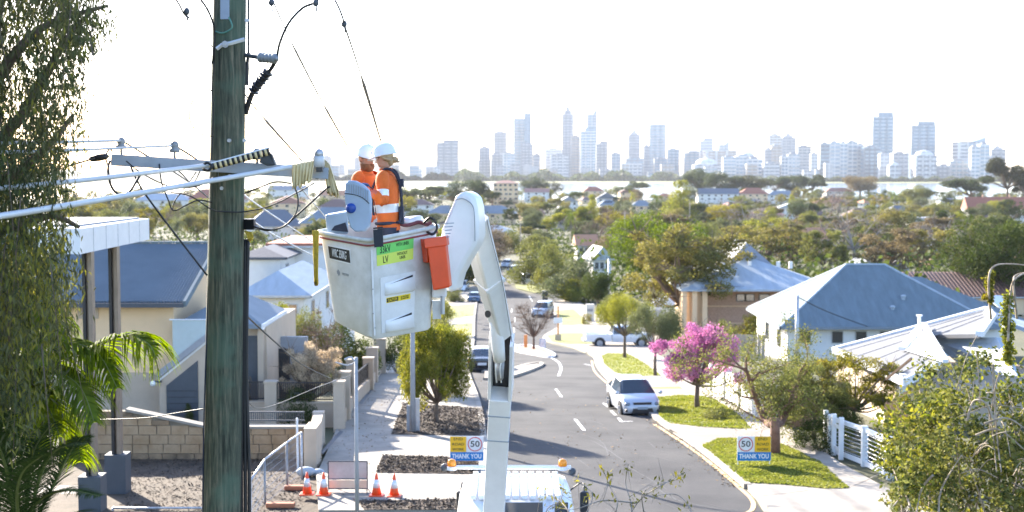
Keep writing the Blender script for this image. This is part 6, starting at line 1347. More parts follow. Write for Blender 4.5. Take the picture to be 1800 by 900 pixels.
C('slack lead between arm and pole at mid height', [(345,302,13.7),(325,330,13.65),(308,352,13.65),(303,368,13.65)], .006)
C('lead wrapping the pole front at mid height', [(300,338,13.6),(335,345,13.6),(372,368,13.7),(395,372,13.75),(430,372,13.85),(475,362,13.9),(520,340,13.9),(552,322,13.9)], .007)
C('thin lead under the striped cover right of the pole', [(430,340,13.9),(455,330,13.85),(485,320,13.85),(512,323,13.85)], .008)
C('black cable drooping from the junction box up to the crossarm end', [(446,398,13.9),(470,405,13.85),(498,398,13.8),(520,380,13.8),(548,355,13.85),(570,335,13.9),(580,328,13.9)], .010)
C('second black cable hanging from the blanket to the junction box', [(519,332,13.8),(524,350,13.8),(520,375,13.75),(502,396,13.75),(478,404,13.8),(446,399,13.88)], .008)
C('cable tail draped over the left arm insulator', [(198,268,13.5),(193,262,13.5),(186,275,13.5),(191,298,13.5)], .008)
C('black tap cable reaching left from the crossarm into the gum tree', [(182,276,13.4),(165,279,13.35),(120,292,13.2),(60,312,13),(0,330,12.8)], .010)
p = P(174,277,13.38); o = MB().lathe(p, [(.01,-.10),(.03,-.08),(.036,0),(.03,.07),(.01,.1)], 8, (1,0,.15)).build('connector', M['blackp'], smooth='all'); top(o, 'black in-line connector at the left of the crossarm', 'connector')
# striped cover over the conductor
t = thing('line_cover', 'black and yellow striped line cover lying on the crossarm', 'line cover', P(400,285,13.6)); c = PP([(368,294,13.5),(474,266,13.6)]); D = c[1]-c[0]; n = 24
for k in range(n): MB().tube([c[0]+D*(k/n), c[0]+D*((k+.96)/n)], .036, 8).build('stripe', M['ink'] if k % 2 else M['cloth'], t, smooth='all')
MB().tube([c[0]+Vector((0,0,.03)), c[1]+Vector((0,0,.035))], .014, 6).build('white_edge', M['white'], t)
o = top(MB().prism(PP([(455,285,13.62),(466,262,13.6),(478,272,13.6),(484,290,13.65),(470,292,13.65)]), (0,.09,0)).build('cover_hood', M['dark'], bevel=.008), 'dark open hood at the high end of the striped cover', 'cover hood')
C('black collar ring where the third conductor meets the striped cover', [(356,291,13.42),(364,286,13.42),(372,292,13.42),(366,300,13.42),(357,297,13.45)], .014, n=4)
# insulating blankets
def blanket(label, top_, bot_, m='cloth'):
    a, b = PP(top_); c, d = PP(bot_); n, k = 22, 8; V = []
    for j in range(k+1):
        v = j/k; l, r = a.lerp(c,v), b.lerp(d,v)
        for i in range(n+1): q = l.lerp(r,i/n); q.y += .035*math.sin(i*1.9+j*.2)*(.3+v); q.z += .02*v*math.sin(i*1.3); V.append(q)
    o = MB().add(V, [(j*(n+1)+i,j*(n+1)+i+1,(j+1)*(n+1)+i+1,(j+1)*(n+1)+i) for j in range(k) for i in range(n)]).build('insulating_blanket', M[m], smooth='all'); s_ = o.modifiers.new('thick','SOLIDIFY'); s_.thickness = .008; return top(o, label, 'blanket')
blanket('yellow insulating blanket folded over the crossarm right of the pole', [(513,290,13.78),(553,282,13.78)], [(514,334,13.75),(549,316,13.78)])
blanket('pale hanging blanket tail at the very end of the crossarm', [(566,276,13.98),(578,288,14.02)], [(574,340,13.9),(598,346,14.05)])
blanket('small yellow cloth strip under the black junction box', [(431,406,13.9),(441,408,13.9)], [(437,424,13.9),(446,418,13.9)], 'rope')
t = thing('end_clamp', 'grey conductor clamp on the end of the crossarm', 'clamp', P(560,285,13.85)); p = P(561,284,13.8); MB().obox(p, (.10,.09,.12)).ball(p+Vector((0,0,.08)),.05).build('clamp_body', M['steel'], t, bevel=.01, smooth='all'); MB().obox(P(562,297,13.8),(.06,.08,.06)).build('clamp_base', M['blackp'], t)

# ================================================================ TRUCK, BOOM AND BUCKET
g = Vector((X(905,27),26,gz(26))); t = truck = thing('bucket_truck', 'white elevating platform truck with its boom raised to the bucket', 'truck', g)
zr = P(900,852,26).z; zg = gz(27); xl, xr = -1.02, 1.16
mb = MB()
secs = [(24.6,zr-.28,.03),(25.0,zr-.06,.0),(26.4,zr,0),(27.1,zr-.03,.02),(27.6,zr-.5,.03),(28.0,zr-1.0,.03),(28.1,zr-1.75,.05)]
mb.rings([[Vector(q) for q in ((xl+dx,y,zg+.75),(xl+dx,y,z-.25),(xl+dx+.08,y,z-.06),(xl+dx+.25,y,z),(xr-dx-.25,y,z),(xr-dx-.08,y,z-.06),(xr-dx,y,z-.25),(xr-dx,y,zg+.75))] for y,z,dx in secs])
cabm = mb.build('cab', M['white'], t, smooth='all', bevel=0)
cabm.data.set_sharp_from_angle(angle=math.radians(50))
for k in range(11):
    x = lerp(xl+.3,xr-.3,k/10); MB().box((x-.055,24.95,zr-.04),(x+.055,27.0,zr+.045)).build('roof_rib', M['white'], t, bevel=.018)
yb_ = 24.57
w0, w1 = X(886,yb_), X(955,yb_); zt_ = P(0,883,yb_).z
MB().box((w0,yb_-.012,zt_-.55),(w1,yb_+.02,zt_)).build('rear_window', M['glass'], t, bevel=.01); w0, w1 = X(976,yb_), X(1000,yb_); MB().box((w0,yb_-.012,zt_-.5),(w1,yb_+.02,zt_)).build('quarter_window', M['glass'], t, bevel=.01)
MB().box((xl-.02,24.5,zt_-.62),(xr+.02,24.56,zt_-.57)).build('rear_ledge', M['greyp'], t)
MB().tube([(xl-.1,27.0,zr+.12),(xr+.02,27.0,zr+.12)], .045, 8).build('roof_bar', M['white'], t)
for px in (793,990): p = Vector((X(px,27),27,zr+.17)); MB().lathe(p, [(.09,-.02),(.085,.05),(.07,.10),(.02,.12)], 14).build('beacon', M['amber'], t, smooth='all'); MB().lathe(p+Vector((0,0,-.1)), [(.1,0),(.1,.07)], 12).build('beacon_base', M['white'], t)
p = Vector((X(1007,27),27.05,zr+.02)); MB().lathe(p,[(.03,-.04),(.08,0),(.08,.06)],12,(0,1,0)).build('work_lamp', M['dark'], t); p = Vector((X(780,27),27.05,zr+.1)); MB().lathe(p,[(.03,-.04),(.08,0),(.08,.06)],12,(0,1,0)).build('work_lamp', M['dark'], t)
for px, sg in ((810,-1),(1027,1)):
    p = P(px,882,26.4); MB().obox(p,(.17,.09,.42)).build('mirror', M['blackp'], t, bevel=.03); MB().tube(catmull([p+Vector((0,0,.2)),p+Vector((-sg*.02,.3,.32)),Vector((xl if sg < 0 else xr,27,zr-.35))],4),.016).tube(catmull([p+Vector((0,0,-.2)),p+Vector((-sg*.05,.3,-.3)),Vector((xl if sg < 0 else xr,27,zr-1.1))],4),.016).build('mirror_arm', M['blackp'], t)
MB().box((-.45,17.5,zg+.75),(.55,27,zg+.95)).build('chassis', M['blackp'], t)
MB().box((-1.1,17.6,zg+.95),(1.2,24.2,zg+1.15)).build('deck', M['greyp'], t)
for y in (26.6,19.0,20.2):
    for x in (-.95,1.0): MB().lathe((x,y,gz(y)+.42), [(.2,-.14),(.40,-.14),(.42,-.1),(.42,.1),(.40,.14),(.2,.14)], 18, (1,0,0)).build('wheel', M['black'], t, smooth='all')
MB().lathe((-.25,22.2,zg+1.15), [(.45,0),(.42,.5),(.35,.8)], 20).build('turret', M['white'], t, smooth='all')
# lower boom: one tall box section, slotted at its top
B0 = P(864,985,22.4); B1 = P(880,690,20.3); B2 = P(882,596,19.7)
d = (B1-B0); mb = MB(); mb.beam(B0-d*.55, B1, .35, .42, .12, .33, .38); lb = mb.build('lower_boom', M['white'], t, bevel=.02)
# slotted top: two cheeks and a back
x_ = d.normalized().cross(Vector((0,0,1))).normalized()
c, q = math.cos(.12), math.sin(.12); yv = x_.cross(d.normalized()); x_, yv = x_*c+yv*q, yv*c-x_*q
for s_ in (-1,1): MB().beam(B1+x_*(.155*s_), B2+x_*(.150*s_)+Vector((0,0,.1 if s_ > 0 else .0)), .05, .38, .12, .045, .30).build('boom_cheek', M['white'], t, bevel=.008)
MB().beam(B1+yv*(.15 if yv.y > 0 else -.15), B2+yv*(.13 if yv.y > 0 else -.13), .26, .04, .12).build('boom_back', M['blackp'], t)
MB().prism([B1+x_*-.13+yv*-.0, B1+x_*.13, B1+x_*.13+d.normalized()*.001, B1+x_*-.13+d.normalized()*.001], (0,.01,0)) 
for py in (720,769): p = P(0,py,20.4); u_ = (p.z-B0.z)/(B1.z-B0.z); r_ = B0.lerp(B1,u_); MB().beam(r_, r_+d.normalized()*.02, .358-.02*u_, .424-.04*u_*.8, .12).build('boom_joint', M['bluegrey'], t)
# upper boom with its two visible faces, cylinder tucked in the slot
U0 = P(884,588,19.5); U1 = P(862,500,18.6); U2 = P(840,415,17.9); U3 = P(834,385,17.6)
def rotbox(mb, pts, ws, roll):
    R = []
    for i, p in enumerate(pts):
        dd = (pts[min(i+1,len(pts)-1)]-pts[max(i-1,0)]).normalized(); a = dd.cross(Vector((0,0,1))).normalized(); b = a.cross(dd); c, q = math.cos(roll), math.sin(roll); a, b = a*c+b*q, b*c-a*q; w_, h_ = ws[i]
        R.append([p+a*(s*w_/2)+b*(v*h_/2) for s,v in ((-1,-.8),(-.8,-1),(.8,-1),(1,-.8),(1,.8),(.8,1),(-.8,1),(-1,.8))])
    return mb.rings(R)
rotbox(MB(), [U0,U1,U2,U3], [(.20,.24),(.27,.30),(.27,.31),(.26,.30)], .75).build('upper_boom', M['white'], t, bevel=.01)
MB().tube([P(872,560,19.2), P(876,615,19.55), P(878,634,19.6)], [.10,.095,.085], 14).build('lift_cylinder', M['gel'], t, smooth='all')
MB().tube([P(878,632,19.62), P(878,664,19.85)], [.075,.06], 12).build('knuckle', M['greyp'], t, smooth='all')
for dx in (-5,3): MB().tube(catmull(PP([(878+dx,634,19.55),(876+dx,650,19.6),(878+dx,672,19.9)]),3), .012).build('hydraulic_hose', M['white'], t)
MB().beam(U1.lerp(U2,.05),U1.lerp(U2,.12),.30,.33,.75).build('boom_collar', M['gelscuff'], t, bevel=.006)
MB().tube(catmull([U3+Vector((.16,-.1,0)),U2+Vector((.17,-.1,0)),U1+Vector((.17,-.08,0)),U0+Vector((.13,-.05,-.1))],5), .007, 6).build('hydraulic_hose', M['greyp'], t, smooth='all')
MB().lathe(P(831,412,17.3), [(.04,0),(.04,.02),(.02,.02),(.02,.035)], 10, (.3,-1,0)).build('pivot_pin', M['steel'], t)
MB().lathe(P(858,552,18.85), [(.05,0),(.05,.012)], 14, (-.6,-.8,0)).build('port', M['blackp'], t)
# boom head: moulded white cover carrying the bucket
H = PP([(796,515,17.3),(799,470,17.3),(804,425,17.3),(809,385,17.3),(814,358,17.35)])
MB().prism([P(x,y,17.12) for x,y in ((796,355),(800,345),(808,339),(817,337),(827,340),(834,349),(838,364),(840,385),(840,415),(835,432),(820,456),(806,482),(801,500),(799,514),(778,511),(775,470),(772,430),(775,404),(785,380))], (.10,.34,0)).build('head_cover', M['gel'], t, smooth=True, bevel=.05)
MB().tube(catmull([P(799,352,17.09),P(812,349,17.09),P(822,353,17.09),P(831,362,17.09),P(834,380,17.09),P(835,424,17.09)],4), .006, 5).build('cover_seam', M['greyp'], t)
mb = MB()
for k in range(5): mb.tube(PP([(780+k,393+k*6,16.72),(798-k*2,392+k*6,16.72)]), .006, 4)
mb.build('warning_decal', M['bluegrey'], t)
MB().beam(P(767,528,17.0), P(768,560,17.0), .10, .10).tube(PP([(778,520,16.9),(778,552,16.9)]),.03).build('tilt_cylinder', M['steel'], t)
MB().beam(P(760,470,17.0), P(785,470,17.0), .2, .75).build('bucket_mount', M['gel'], t, bevel=.02)
mr = P(856,424,18.2); MB().obox(mr,(.13,.06,.10)).build('work_mirror', M['white'], t, bevel=.02); MB().tube([mr, P(838,424,17.9)], .01).build('mirror_stalk', M['blackp'], t)
# the bucket: a tapered tub, part of the truck
LT, ET, RT = P(558,408,16.75), P(648,423,16.2), P(773,398,17.05); LB, EB, RB = P(583,560,16.72), P(655,594,16.3), P(762,575,17.0)
BT, BB = LT+RT-ET, LB+RB-EB
def chain(L_, E_, R_, B_, r=.11):
    out = []
    for a, b, c in ((B_,L_,E_),(L_,E_,R_),(E_,R_,B_),(R_,B_,L_)):
        u, v = (a-b).normalized()*r, (c-b).normalized()*r
        out += [b+u, b+u*.35+v*.12, b+u*.12+v*.35, b+v]
    return out
tubo = chain(LT,ET,RT,BT); tubm = [a.lerp(b,.5) for a,b in zip(tubo, chain(LB,EB,RB,BB))]; tubb = chain(LB,EB,RB,BB); tube2 = [p+(sum(tubb,Vector())/16-p)*.06+Vector((0,0,-.035)) for p in tubb]
mb = MB(); n = 16; ctr = sum(tubo,Vector())/n; inn = [p+(ctr-p).normalized()*.05 for p in tubo]; cb = sum(tubb,Vector())/n; innb = [p+(cb-p).normalized()*.06+Vector((0,0,.06)) for p in tubb]
R = [tube2,tubb,tubm,tubo,inn,innb]; vs = [p for r in R for p in r]; fs = [(k*n+i,k*n+(i+1)%n,(k+1)*n+(i+1)%n,(k+1)*n+i) for k in range(5) for i in range(n)]+[tuple(range(n-1,-1,-1)),tuple(range(5*n,6*n))]
bk = mb.add(vs, fs).build('bucket', M['bgel'], t, smooth=True)
MB().tube([p+(p-ctr).normalized()*.015 for p in tubo]+[tubo[0]+(tubo[0]-ctr).normalized()*.015], .028, 8, False).build('rim', mat('worn_rim',(.42,.44,.40),.5,col2=(.66,.66,.62),scale=5), bk, smooth='all')
dn = (sum(tubb,Vector())/16-ctr).normalized(); MB().tube([p.lerp(q,.055)+(p-ctr).normalized()*.012 for p,q in zip(tubo,tubb)][2:-2], .012, 6, False).build('red_band', mat('red_band',(.25,.05,.05),.6,var=.2), bk)
def face(side, u, v, off=.004):
    """u along the face 0..1, v from the top 0..1"""
    a, b, c, d = (LT,ET,LB,EB) if side == 'L' else (ET,RT,EB,RB); p = a.lerp(b,u).lerp(c.lerp(d,u),v)
    n = (b-a).cross(c-a).normalized(); n = n if n.y < 0 else -n
    return p+n*off
def fx(side): return (face(side,1,.3)-face(side,0,.3)).normalized()
def fy(side): return (face(side,.5,0)-face(side,.5,1)).normalized()
def facebox(side, u0, u1, v0, v1, m, name, th=.004, parent=None, k=0):
    q = [face(side,u0,v0+k*0,0.001),face(side,u1,v0,0.001),face(side,u1,v1,0.001),face(side,u0,v1,0.001)]; n = (face(side,.5,.5,1)-face(side,.5,.5,0)); return MB().prism(q, n*th).build(name, M[m] if isinstance(m,str) else m, parent or bk)
facebox('L',.17,.63,.125,.29,'inkw','capacity_label'); facebox('L',.185,.615,.14,.275,'ink','capacity_panel',.006)
text('WRC 350KG', bk, face('L',.40,.207,.009), fx('L'), fy('L'), .25, 'inkw', .10, .006)
facebox('L',.30,.36,.40,.435,'greyp','maker_emblem'); facebox('L',.32,.34,.385,.45,'greyp','maker_emblem',.005); text('WESTERN', bk, face('L',.48,.418,.004), fx('L'), fy('L'), .11, 'greyp', .03)
facebox('R',.10,.62,.05,.165,'lgreen','voltage_label'); facebox('R',.10,.62,.166,.275,'lyellow','voltage_label')
text('33kV', bk, face('R',.215,.12,.007), fx('R'), fy('R'), .17, 'ink', .09, .004); text('WITH LINER', bk, face('R',.46,.10,.007), fx('R'), fy('R'), .21, 'ink', .042, .002)
text('LV', bk, face('R',.22,.225,.007), fx('R'), fy('R'), .085, 'ink', .085, .004); text('WITHOUT\nLINER', bk, face('R',.46,.215,.007), fx('R'), fy('R'), .17, 'ink', .085, .002)
hatch = facebox('R',.14,.66,.40,.97,'gelscuff','hatch',.006)
for v0 in (.43,.81):
    q = [face('R',.20,v0+.035,.01),face('R',.61,v0+.0,.01),face('R',.62,v0+.14,.075),face('R',.22,v0+.135,.075)]
    lo = [face('R',.20,v0+.16,.01),face('R',.62,v0+.17,.01)]; n = face('R',.5,.5,1)-face('R',.5,.5,0)
    MB().add([q[0],q[1],q[2],q[3],lo[0],lo[1]], [(0,1,2,3),(3,2,5,4),(0,3,4),(1,5,2)]).build('step_pocket', M['gel'], bk, smooth='all')
    MB().prism([face('R',.26,v0+.05,.008),face('R',.61,v0+.0,.008),face('R',.61,v0+.02,.008),face('R',.3,v0+.045,.008)], n*.012).build('step_slot', M['ink'], bk)
cl = facebox('R',.22,.59,.615,.67,'cauty','caution_label',.008); facebox('R',.225,.40,.622,.663,'ink','caution_panel',.010); text('CAUTION', bk, face('R',.312,.643,.013), fx('R'), fy('R'), .145, 'cauty', .036, .008)
text('NO STEP ON LID\nUSE HAND GRIPS', bk, face('R',.50,.643,.011), fx('R'), fy('R'), .13, 'ink', .04)
for u_, v_ in ((.02,.75),(.04,.9),(.03,.5),(.93,.35)): p = face('R',u_,v_,.004); MB().lathe(p,[(.008,0),(.008,.006)],8,(-.2,-1,0)).build('rivet', M['greyp'], bk)
facebox('R',.02,.045,.1,.98,'gelscuff','corner_seam',.003)
# things on and in the bucket
n = face('R',.5,.5,1)-face('R',.5,.5,0)
pc = thing('pouch', 'bright orange vinyl tool pouch hanging on the bucket side', 'pouch', face('R',.85,.3)); q = [P(749,422,16.62),P(782,418,16.72),P(791,505,16.76),P(761,511,16.66)]
MB().prism(q, (.02,.2,0)).build('bag', M['pouch'], pc, bevel=.02); MB().prism([P(745,420,16.6),P(784,415,16.7),P(786,432,16.7),P(747,437,16.6)], (.02,.22,0)).build('flap', M['pouch'], pc, bevel=.012); MB().prism([P(739,420,16.8),P(750,421,16.64),P(752,462,16.66),P(744,461,16.82)], (.02,.06,0)).build('side_flap', M['pouch'], pc, bevel=.006)
st = top(MB().prism([P(656,404,16.20),P(673,402,16.22),P(674,433,16.12),P(658,435,16.1)], (0,-.02,0)).prism([P(656,402,16.22),P(673,400,16.24),P(673,401,16.5),P(656,403,16.5)], (0,0,.012)).build('webbing_strap', M['ink'], bevel=.004), 'black webbing strap folded over the bucket rim', 'strap')
o = blanket('yellow webbing sling hanging off the left bucket corner', [(549,405,16.62),(561,405,16.6)], [(553,500,16.62),(559,500,16.6)], 'rope')
# moulded grey cover panel with ribs and blue knob, standing in the bucket
pn = thing('panel_cover', 'pale grey moulded cover with a blue knob standing in the bucket', 'cover', P(628,405,16.5)); Yq = 16.35
sh = [(606,322),(612,317),(624,318),(638,325),(648,335),(651,352),(651,380),(648,398),(641,407),(624,408),(615,400),(608,375),(605,350)]
MB().prism([P(x,y,Yq) for x,y in sh], (.02,.07,0)).build('shell', M['binblue'], pn, bevel=.018, smooth=True)
for k in range(10):
    x = 610+k*4.1; MB().tube([P(x,324+max(0,k-3)*1.7,Yq-.004),P(x,337+k*1.8,Yq-.004)], .006, 4).build('rib', M['bluegrey'], pn)
MB().tube(catmull([P(605,340,Yq-.004),P(622,342,Yq-.004),P(638,348,Yq-.004),P(649,358,Yq-.004)],3), .006, 5).build('groove', M['dark'], pn)
MB().lathe(P(617,366,Yq), [(.062,-.01),(.060,.02),(.05,.035),(.02,.04)], 18, (0,-1,0)).build('knob', M['bluek'], pn, smooth='all')
bn = thing('tool_bin', 'blue grey plastic tool bin behind the ribbed cover in the bucket', 'bin', P(592,400,16.8))
MB().hexa([P(575,410,16.7),P(612,412,16.6),P(612,408,16.95),P(580,405,17.0)], [P(571,378,16.7),P(613,371,16.6),P(613,369,16.95),P(574,376,17.0)]).build('tub', M['binblue'], bn, bevel=.02); MB().prism(PP([(582,405,16.66),(588,397,16.66),(607,391,16.6),(612,408,16.58)]), (0,.02,0)).build('dark_pocket', M['navy'], bn)
o = top(MB().ball(P(718,388,17.2),.11,(1.6,1,.45),12,8).ball(P(730,386,17.2),.09,(1.4,1,.5),12,8).build('plastic_bag', M['white'], smooth='all'), 'crumpled white plastic bundle on the far bucket rim', 'bundle')
for v in o.data.vertices: v.co += Vector((mnoise.noise(v.co*14),mnoise.noise(v.co*14+Vector((5,0,0))),mnoise.noise(v.co*14+Vector((0,9,0)))))*.04
o = top(MB().tube(catmull(PP([(700,392,17.1),(715,396,17.1),(735,391,17.1),(750,394,17.0),(758,390,17.0)]),4), .025, 7).build('rolled_cloth', mat('maroon_cloth',(.2,.07,.08),.8), smooth='all'), 'rolled maroon cloth along the far bucket rim', 'cloth')
C('coiled dark hose at the right corner inside the bucket', [(745,392,16.95),(755,383,16.9),(764,388,16.9),(768,402,16.9),(760,412,16.85),(748,405,16.9)], .016)

# ================================================================ PEOPLE
def ell(c, rx, ry, n=16, R=None, k=1):
    R = R or Matrix.Identity(3); return [c+R@Vector((rx*math.cos(2*math.pi*i/n), ry*math.sin(2*math.pi*i/n), 0)) for i in range(n)]
def body(t, J, name='body', m='skin'):
    """one skinned surface: joints J {name:(pos,r,parent)}"""
    ks = list(J); V = [J[k][0]-ORG[t.name] for k in ks]; E = [(ks.index(J[k][2]),ks.index(k)) for k in ks if J[k][2]]
    me = bpy.data.meshes.new(name); me.from_pydata([tuple(v) for v in V], E, []); o = meshobj(name, me, t); ORG[o.name] = ORG[t.name]; me.materials.append(M[m])
    sm = o.modifiers.new('skin','SKIN'); sm.use_smooth_shade = True
    for i, k in enumerate(ks):
        r = J[k][1]; r = (r, r) if not hasattr(r, '__len__') else r; me.skin_vertices[0].data[i].radius = r; me.skin_vertices[0].data[i].use_root = (k == 'pelvis')
    s_ = o.modifiers.new('sub','SUBSURF'); s_.levels = s_.render_levels = 2; return o
def loft(t, rows, mats, name, mi=None, wr=.006, seed=0, n=20):
    """rows: (centre, rx, ry, yaw, material index); rings perpendicular to the path"""
    mb = MB(); R = []
    for i, (c, rx, ry, yaw) in enumerate(rows):
        a = rows[min(i+1,len(rows)-1)][0]; b = rows[max(i-1,0)][0]; d = (a-b).normalized(); x = Vector((math.cos(yaw),math.sin(yaw),0)); x = (x-d*x.dot(d)).normalized(); y = d.cross(x)
        R.append([c+x*(rx*math.cos(q))+y*(ry*math.sin(q))+Vector((1,1,0))*(wr*mnoise.noise((c+x*math.cos(q)*.2+y*math.sin(q)*.2)*16+Vector((seed,0,0)))) for q in (2*math.pi*k/n for k in range(n))])
    for i in range(len(R)-1): mb.mi = mi[i] if mi else 0; mb.rings([R[i],R[i+1]], cap=False)
    return mb.build(name, mats, t, smooth='all')
def sub(rows, k):
    """catmull through rows, k steps"""
    cs = catmull([r[0] for r in rows], k); out = []
    for i, c in enumerate(cs):
        u = i/k; j = min(int(u), len(rows)-2); f = u-j; a, b = rows[j], rows[j+1]; f2 = f*f*(3-2*f); out.append((c, lerp(a[1],b[1],f2), lerp(a[2],b[2],f2), lerp(a[3],b[3],f)))
    return out
def hand(t, w_, d, side, m, curl=.5):
    """palm with four fingers and a thumb, reaching along d from the wrist w_"""
    d = d.normalized(); up = Vector((0,0,1)); s_ = d.cross(up).normalized()*side; up = s_.cross(d)*side; J = {}
    J['pelvis'] = (w_, .030, None); J['palm'] = (w_+d*.05, (.042,.022), 'pelvis'); o_ = body(t, J, 'palm', m)
    for k, (l, o) in enumerate(((.070,-.032),(.080,-.011),(.074,.011),(.060,.032))):
        a = w_+d*.075+s_*o; b = a+d*l*.5-up*l*.15*curl; c = b+(d-up*curl*1.2).normalized()*l*.35; e = c+(d*.3-up).normalized()*l*.25*curl+d*.005
        body(t, {'pelvis':(a,.011,None),'k':(b,.0105,'pelvis'),'t':(c,.010,'k'),'e':(e,.008,'t')}, 'finger', m)
    a = w_+d*.03-s_*.035; body(t, {'pelvis':(a,.013,None),'k':(a+(d-s_*1.1).normalized()*.04,.012,'pelvis'),'e':(a+(d-s_*.4).normalized()*.07,.010,'k')}, 'thumb', m)
def head(t, c, yaw, pitch, hairm, beard, r=.098, helm_label=None):
    """c: centre of the skull; yaw: direction of the gaze (0 = +x)"""
    R = Matrix.Rotation(yaw,3,'Z')@Matrix.Rotation(-pitch,3,'Y'); Q = lambda x,y,z: c+R@Vector((x,y,z))
    prof = [(-.135,.052,.055,-.012),(-.115,.062,.058,.018),(-.095,.078,.066,.024),(-.07,.086,.070,.018),(-.04,.092,.073,.010),(-.01,.096,.076,.006),(.025,.098,.079,0),(.06,.096,.078,-.003),(.09,.080,.066,-.008),(.112,.045,.04,-.01)]
    rings = []
    for z, rx, ry, ox in prof:
        ring = []
        for k in range(24):
            a = 2*math.pi*k/24; x, y = rx*math.cos(a), ry*math.sin(a); f = max(0,math.cos(a)); dx = 0
            if abs(a-math.pi) < 3.2 and f > .9 and z < .0 and z > -.07: dx = .012*(f-.9)*10*(1-abs(z+.03)/.05)
            if .62 < f < .93 and -.015 < z < .03: dx = -.010
            ring.append(Q(ox+x+dx, y, z))
        rings.append(ring)
    hd = MB().rings(rings).build('head', M['skin'], t, smooth='all', sub=1)
    MB().rings([[Q(ox+w_*math.cos(a)*.6, w_*math.sin(a), z) for a in (2*math.pi*k/10 for k in range(10))] for z,ox,w_ in ((.012,.096,.006),(-.012,.108,.009),(-.032,.122,.014),(-.044,.112,.016),(-.05,.098,.010))]).build('nose', M['skin'], hd, smooth='all')
    for s_ in (-1,1):
        MB().ball(Q(.082,s_*.032,.008), .0135).build('eye', M['eye'], hd, smooth='all'); MB().ball(Q(.0935,s_*.033,.008), .0055).build('iris', M['navy'], hd, smooth='all')
        MB().ball(Q(-.004,s_*.082,-.012), .030, (.75,.35,1.05)).build('ear', M['skin'], hd, smooth='all')
        MB().tube([Q(.094,s_*.018,.030),Q(.092,s_*.036,.034),Q(.078,s_*.052,.028)], .0045, 5).build('eyebrow', M[hairm], hd)
        MB().tube(catmull([Q(.088,s_*.066,.012),Q(.04,s_*.084,.012),Q(-.01,s_*.086,.005)],3), .004, 5).build('glasses_arm', M['dark'], hd)
    MB().tube(catmull([Q(.082,-.026,-.072),Q(.097,-.01,-.070),Q(.099,0,-.071),Q(.097,.01,-.070),Q(.082,.026,-.072)],3), .0065, 6).build('mouth', M['lip'], hd, smooth='all')
    MB().rings([[Q(.112-.018*abs(y/.06)**2,y,z) for y in (-.066,-.045,-.02,0,.02,.045,.066)] for z in (-.014,.006,.026)], cap=False, closed=False).build('safety_glasses', M['glasst'], hd, smooth='all')
    if beard:
        rings = []
        for z, rx, ry, ox in [(-.155,.05,.05,.02),(-.135,.066,.066,.026),(-.11,.078,.073,.03),(-.085,.088,.077,.026),(-.06,.086,.079,.012)]: rings.append([Q(ox+rx*math.cos(a)+(-.012 if z > -.1 and abs(a) < .4 else 0), ry*math.sin(a), z) for a in (math.radians(-115)+math.radians(230)*k/16 for k in range(17))])
        MB().rings(rings, cap=False, closed=False).build('beard', M['beard'], t, smooth='all', sub=1).modifiers.new('s','SOLIDIFY').thickness = .016
        MB().tube(catmull([Q(.08,-.034,-.062),Q(.104,-.012,-.056),Q(.104,.012,-.056),Q(.08,.034,-.062)],3), .009, 6).build('moustache', M['beard'], t, smooth='all')
    hr = MB(); hr.ball(Q(-.022,0,.008), .098, (.95,.88,1.08)); hr.ball(Q(-.06,0,-.055), .06, (.9,1.05,1.1)) if not beard else None
    if not beard:
        hr.ball(Q(-.118,0,-.055), .045, (1.1,1,.9)); 
        for k in range(8): a = rnd.uniform(-1,1); hr.tube(catmull([Q(-.09,a*.03,-.03),Q(-.13,a*.04,-.06),Q(-.15-.02*abs(a),a*.05,-.095)],3), .009, 5)
        for s_ in (-1,1): hr.tube(catmull([Q(.03,s_*.078,.03),Q(-.02,s_*.088,-.02),Q(-.08,s_*.07,-.05)],3), .022, 7)
    hr.build('hair', M[hairm], t, smooth='all')
    hl = MB(); n = 28; prof = [(.118,.030,.028,0),(.128,.032,.004,0)]
    R_ = []
    for rad, z in ((.148,.028),(.150,.034),(.138,.040),(.137,.070),(.130,.105),(.112,.140),(.08,.166),(.04,.178),(.006,.182)):
        R_.append([Q((rad*1.06)*math.cos(a)-.010+(.035*max(0,math.cos(a))**3 if z < .036 else 0), rad*.9*math.sin(a), z+(.0 if z > .036 else -.012*max(0,math.cos(a))-.012*max(0,-math.cos(a)))) for a in (2*math.pi*k/n for k in range(n))])
    h_ = MB().rings(R_).build('helmet', M['helmet'], t, smooth='all'); 
    MB().tube([Q(.12-.0,0,.075)+Vector((0,0,0)),Q(.085,0,.155),Q(.0,0,.188),Q(-.09,0,.155),Q(-.13,0,.09)], .010, 6).build('helmet_ridge', M['helmet'], h_, smooth='all')
    MB().obox(Q(.137,0,.088), (.006,.05,.016), R).build('helmet_badge', M['dark'], h_)
    return Q
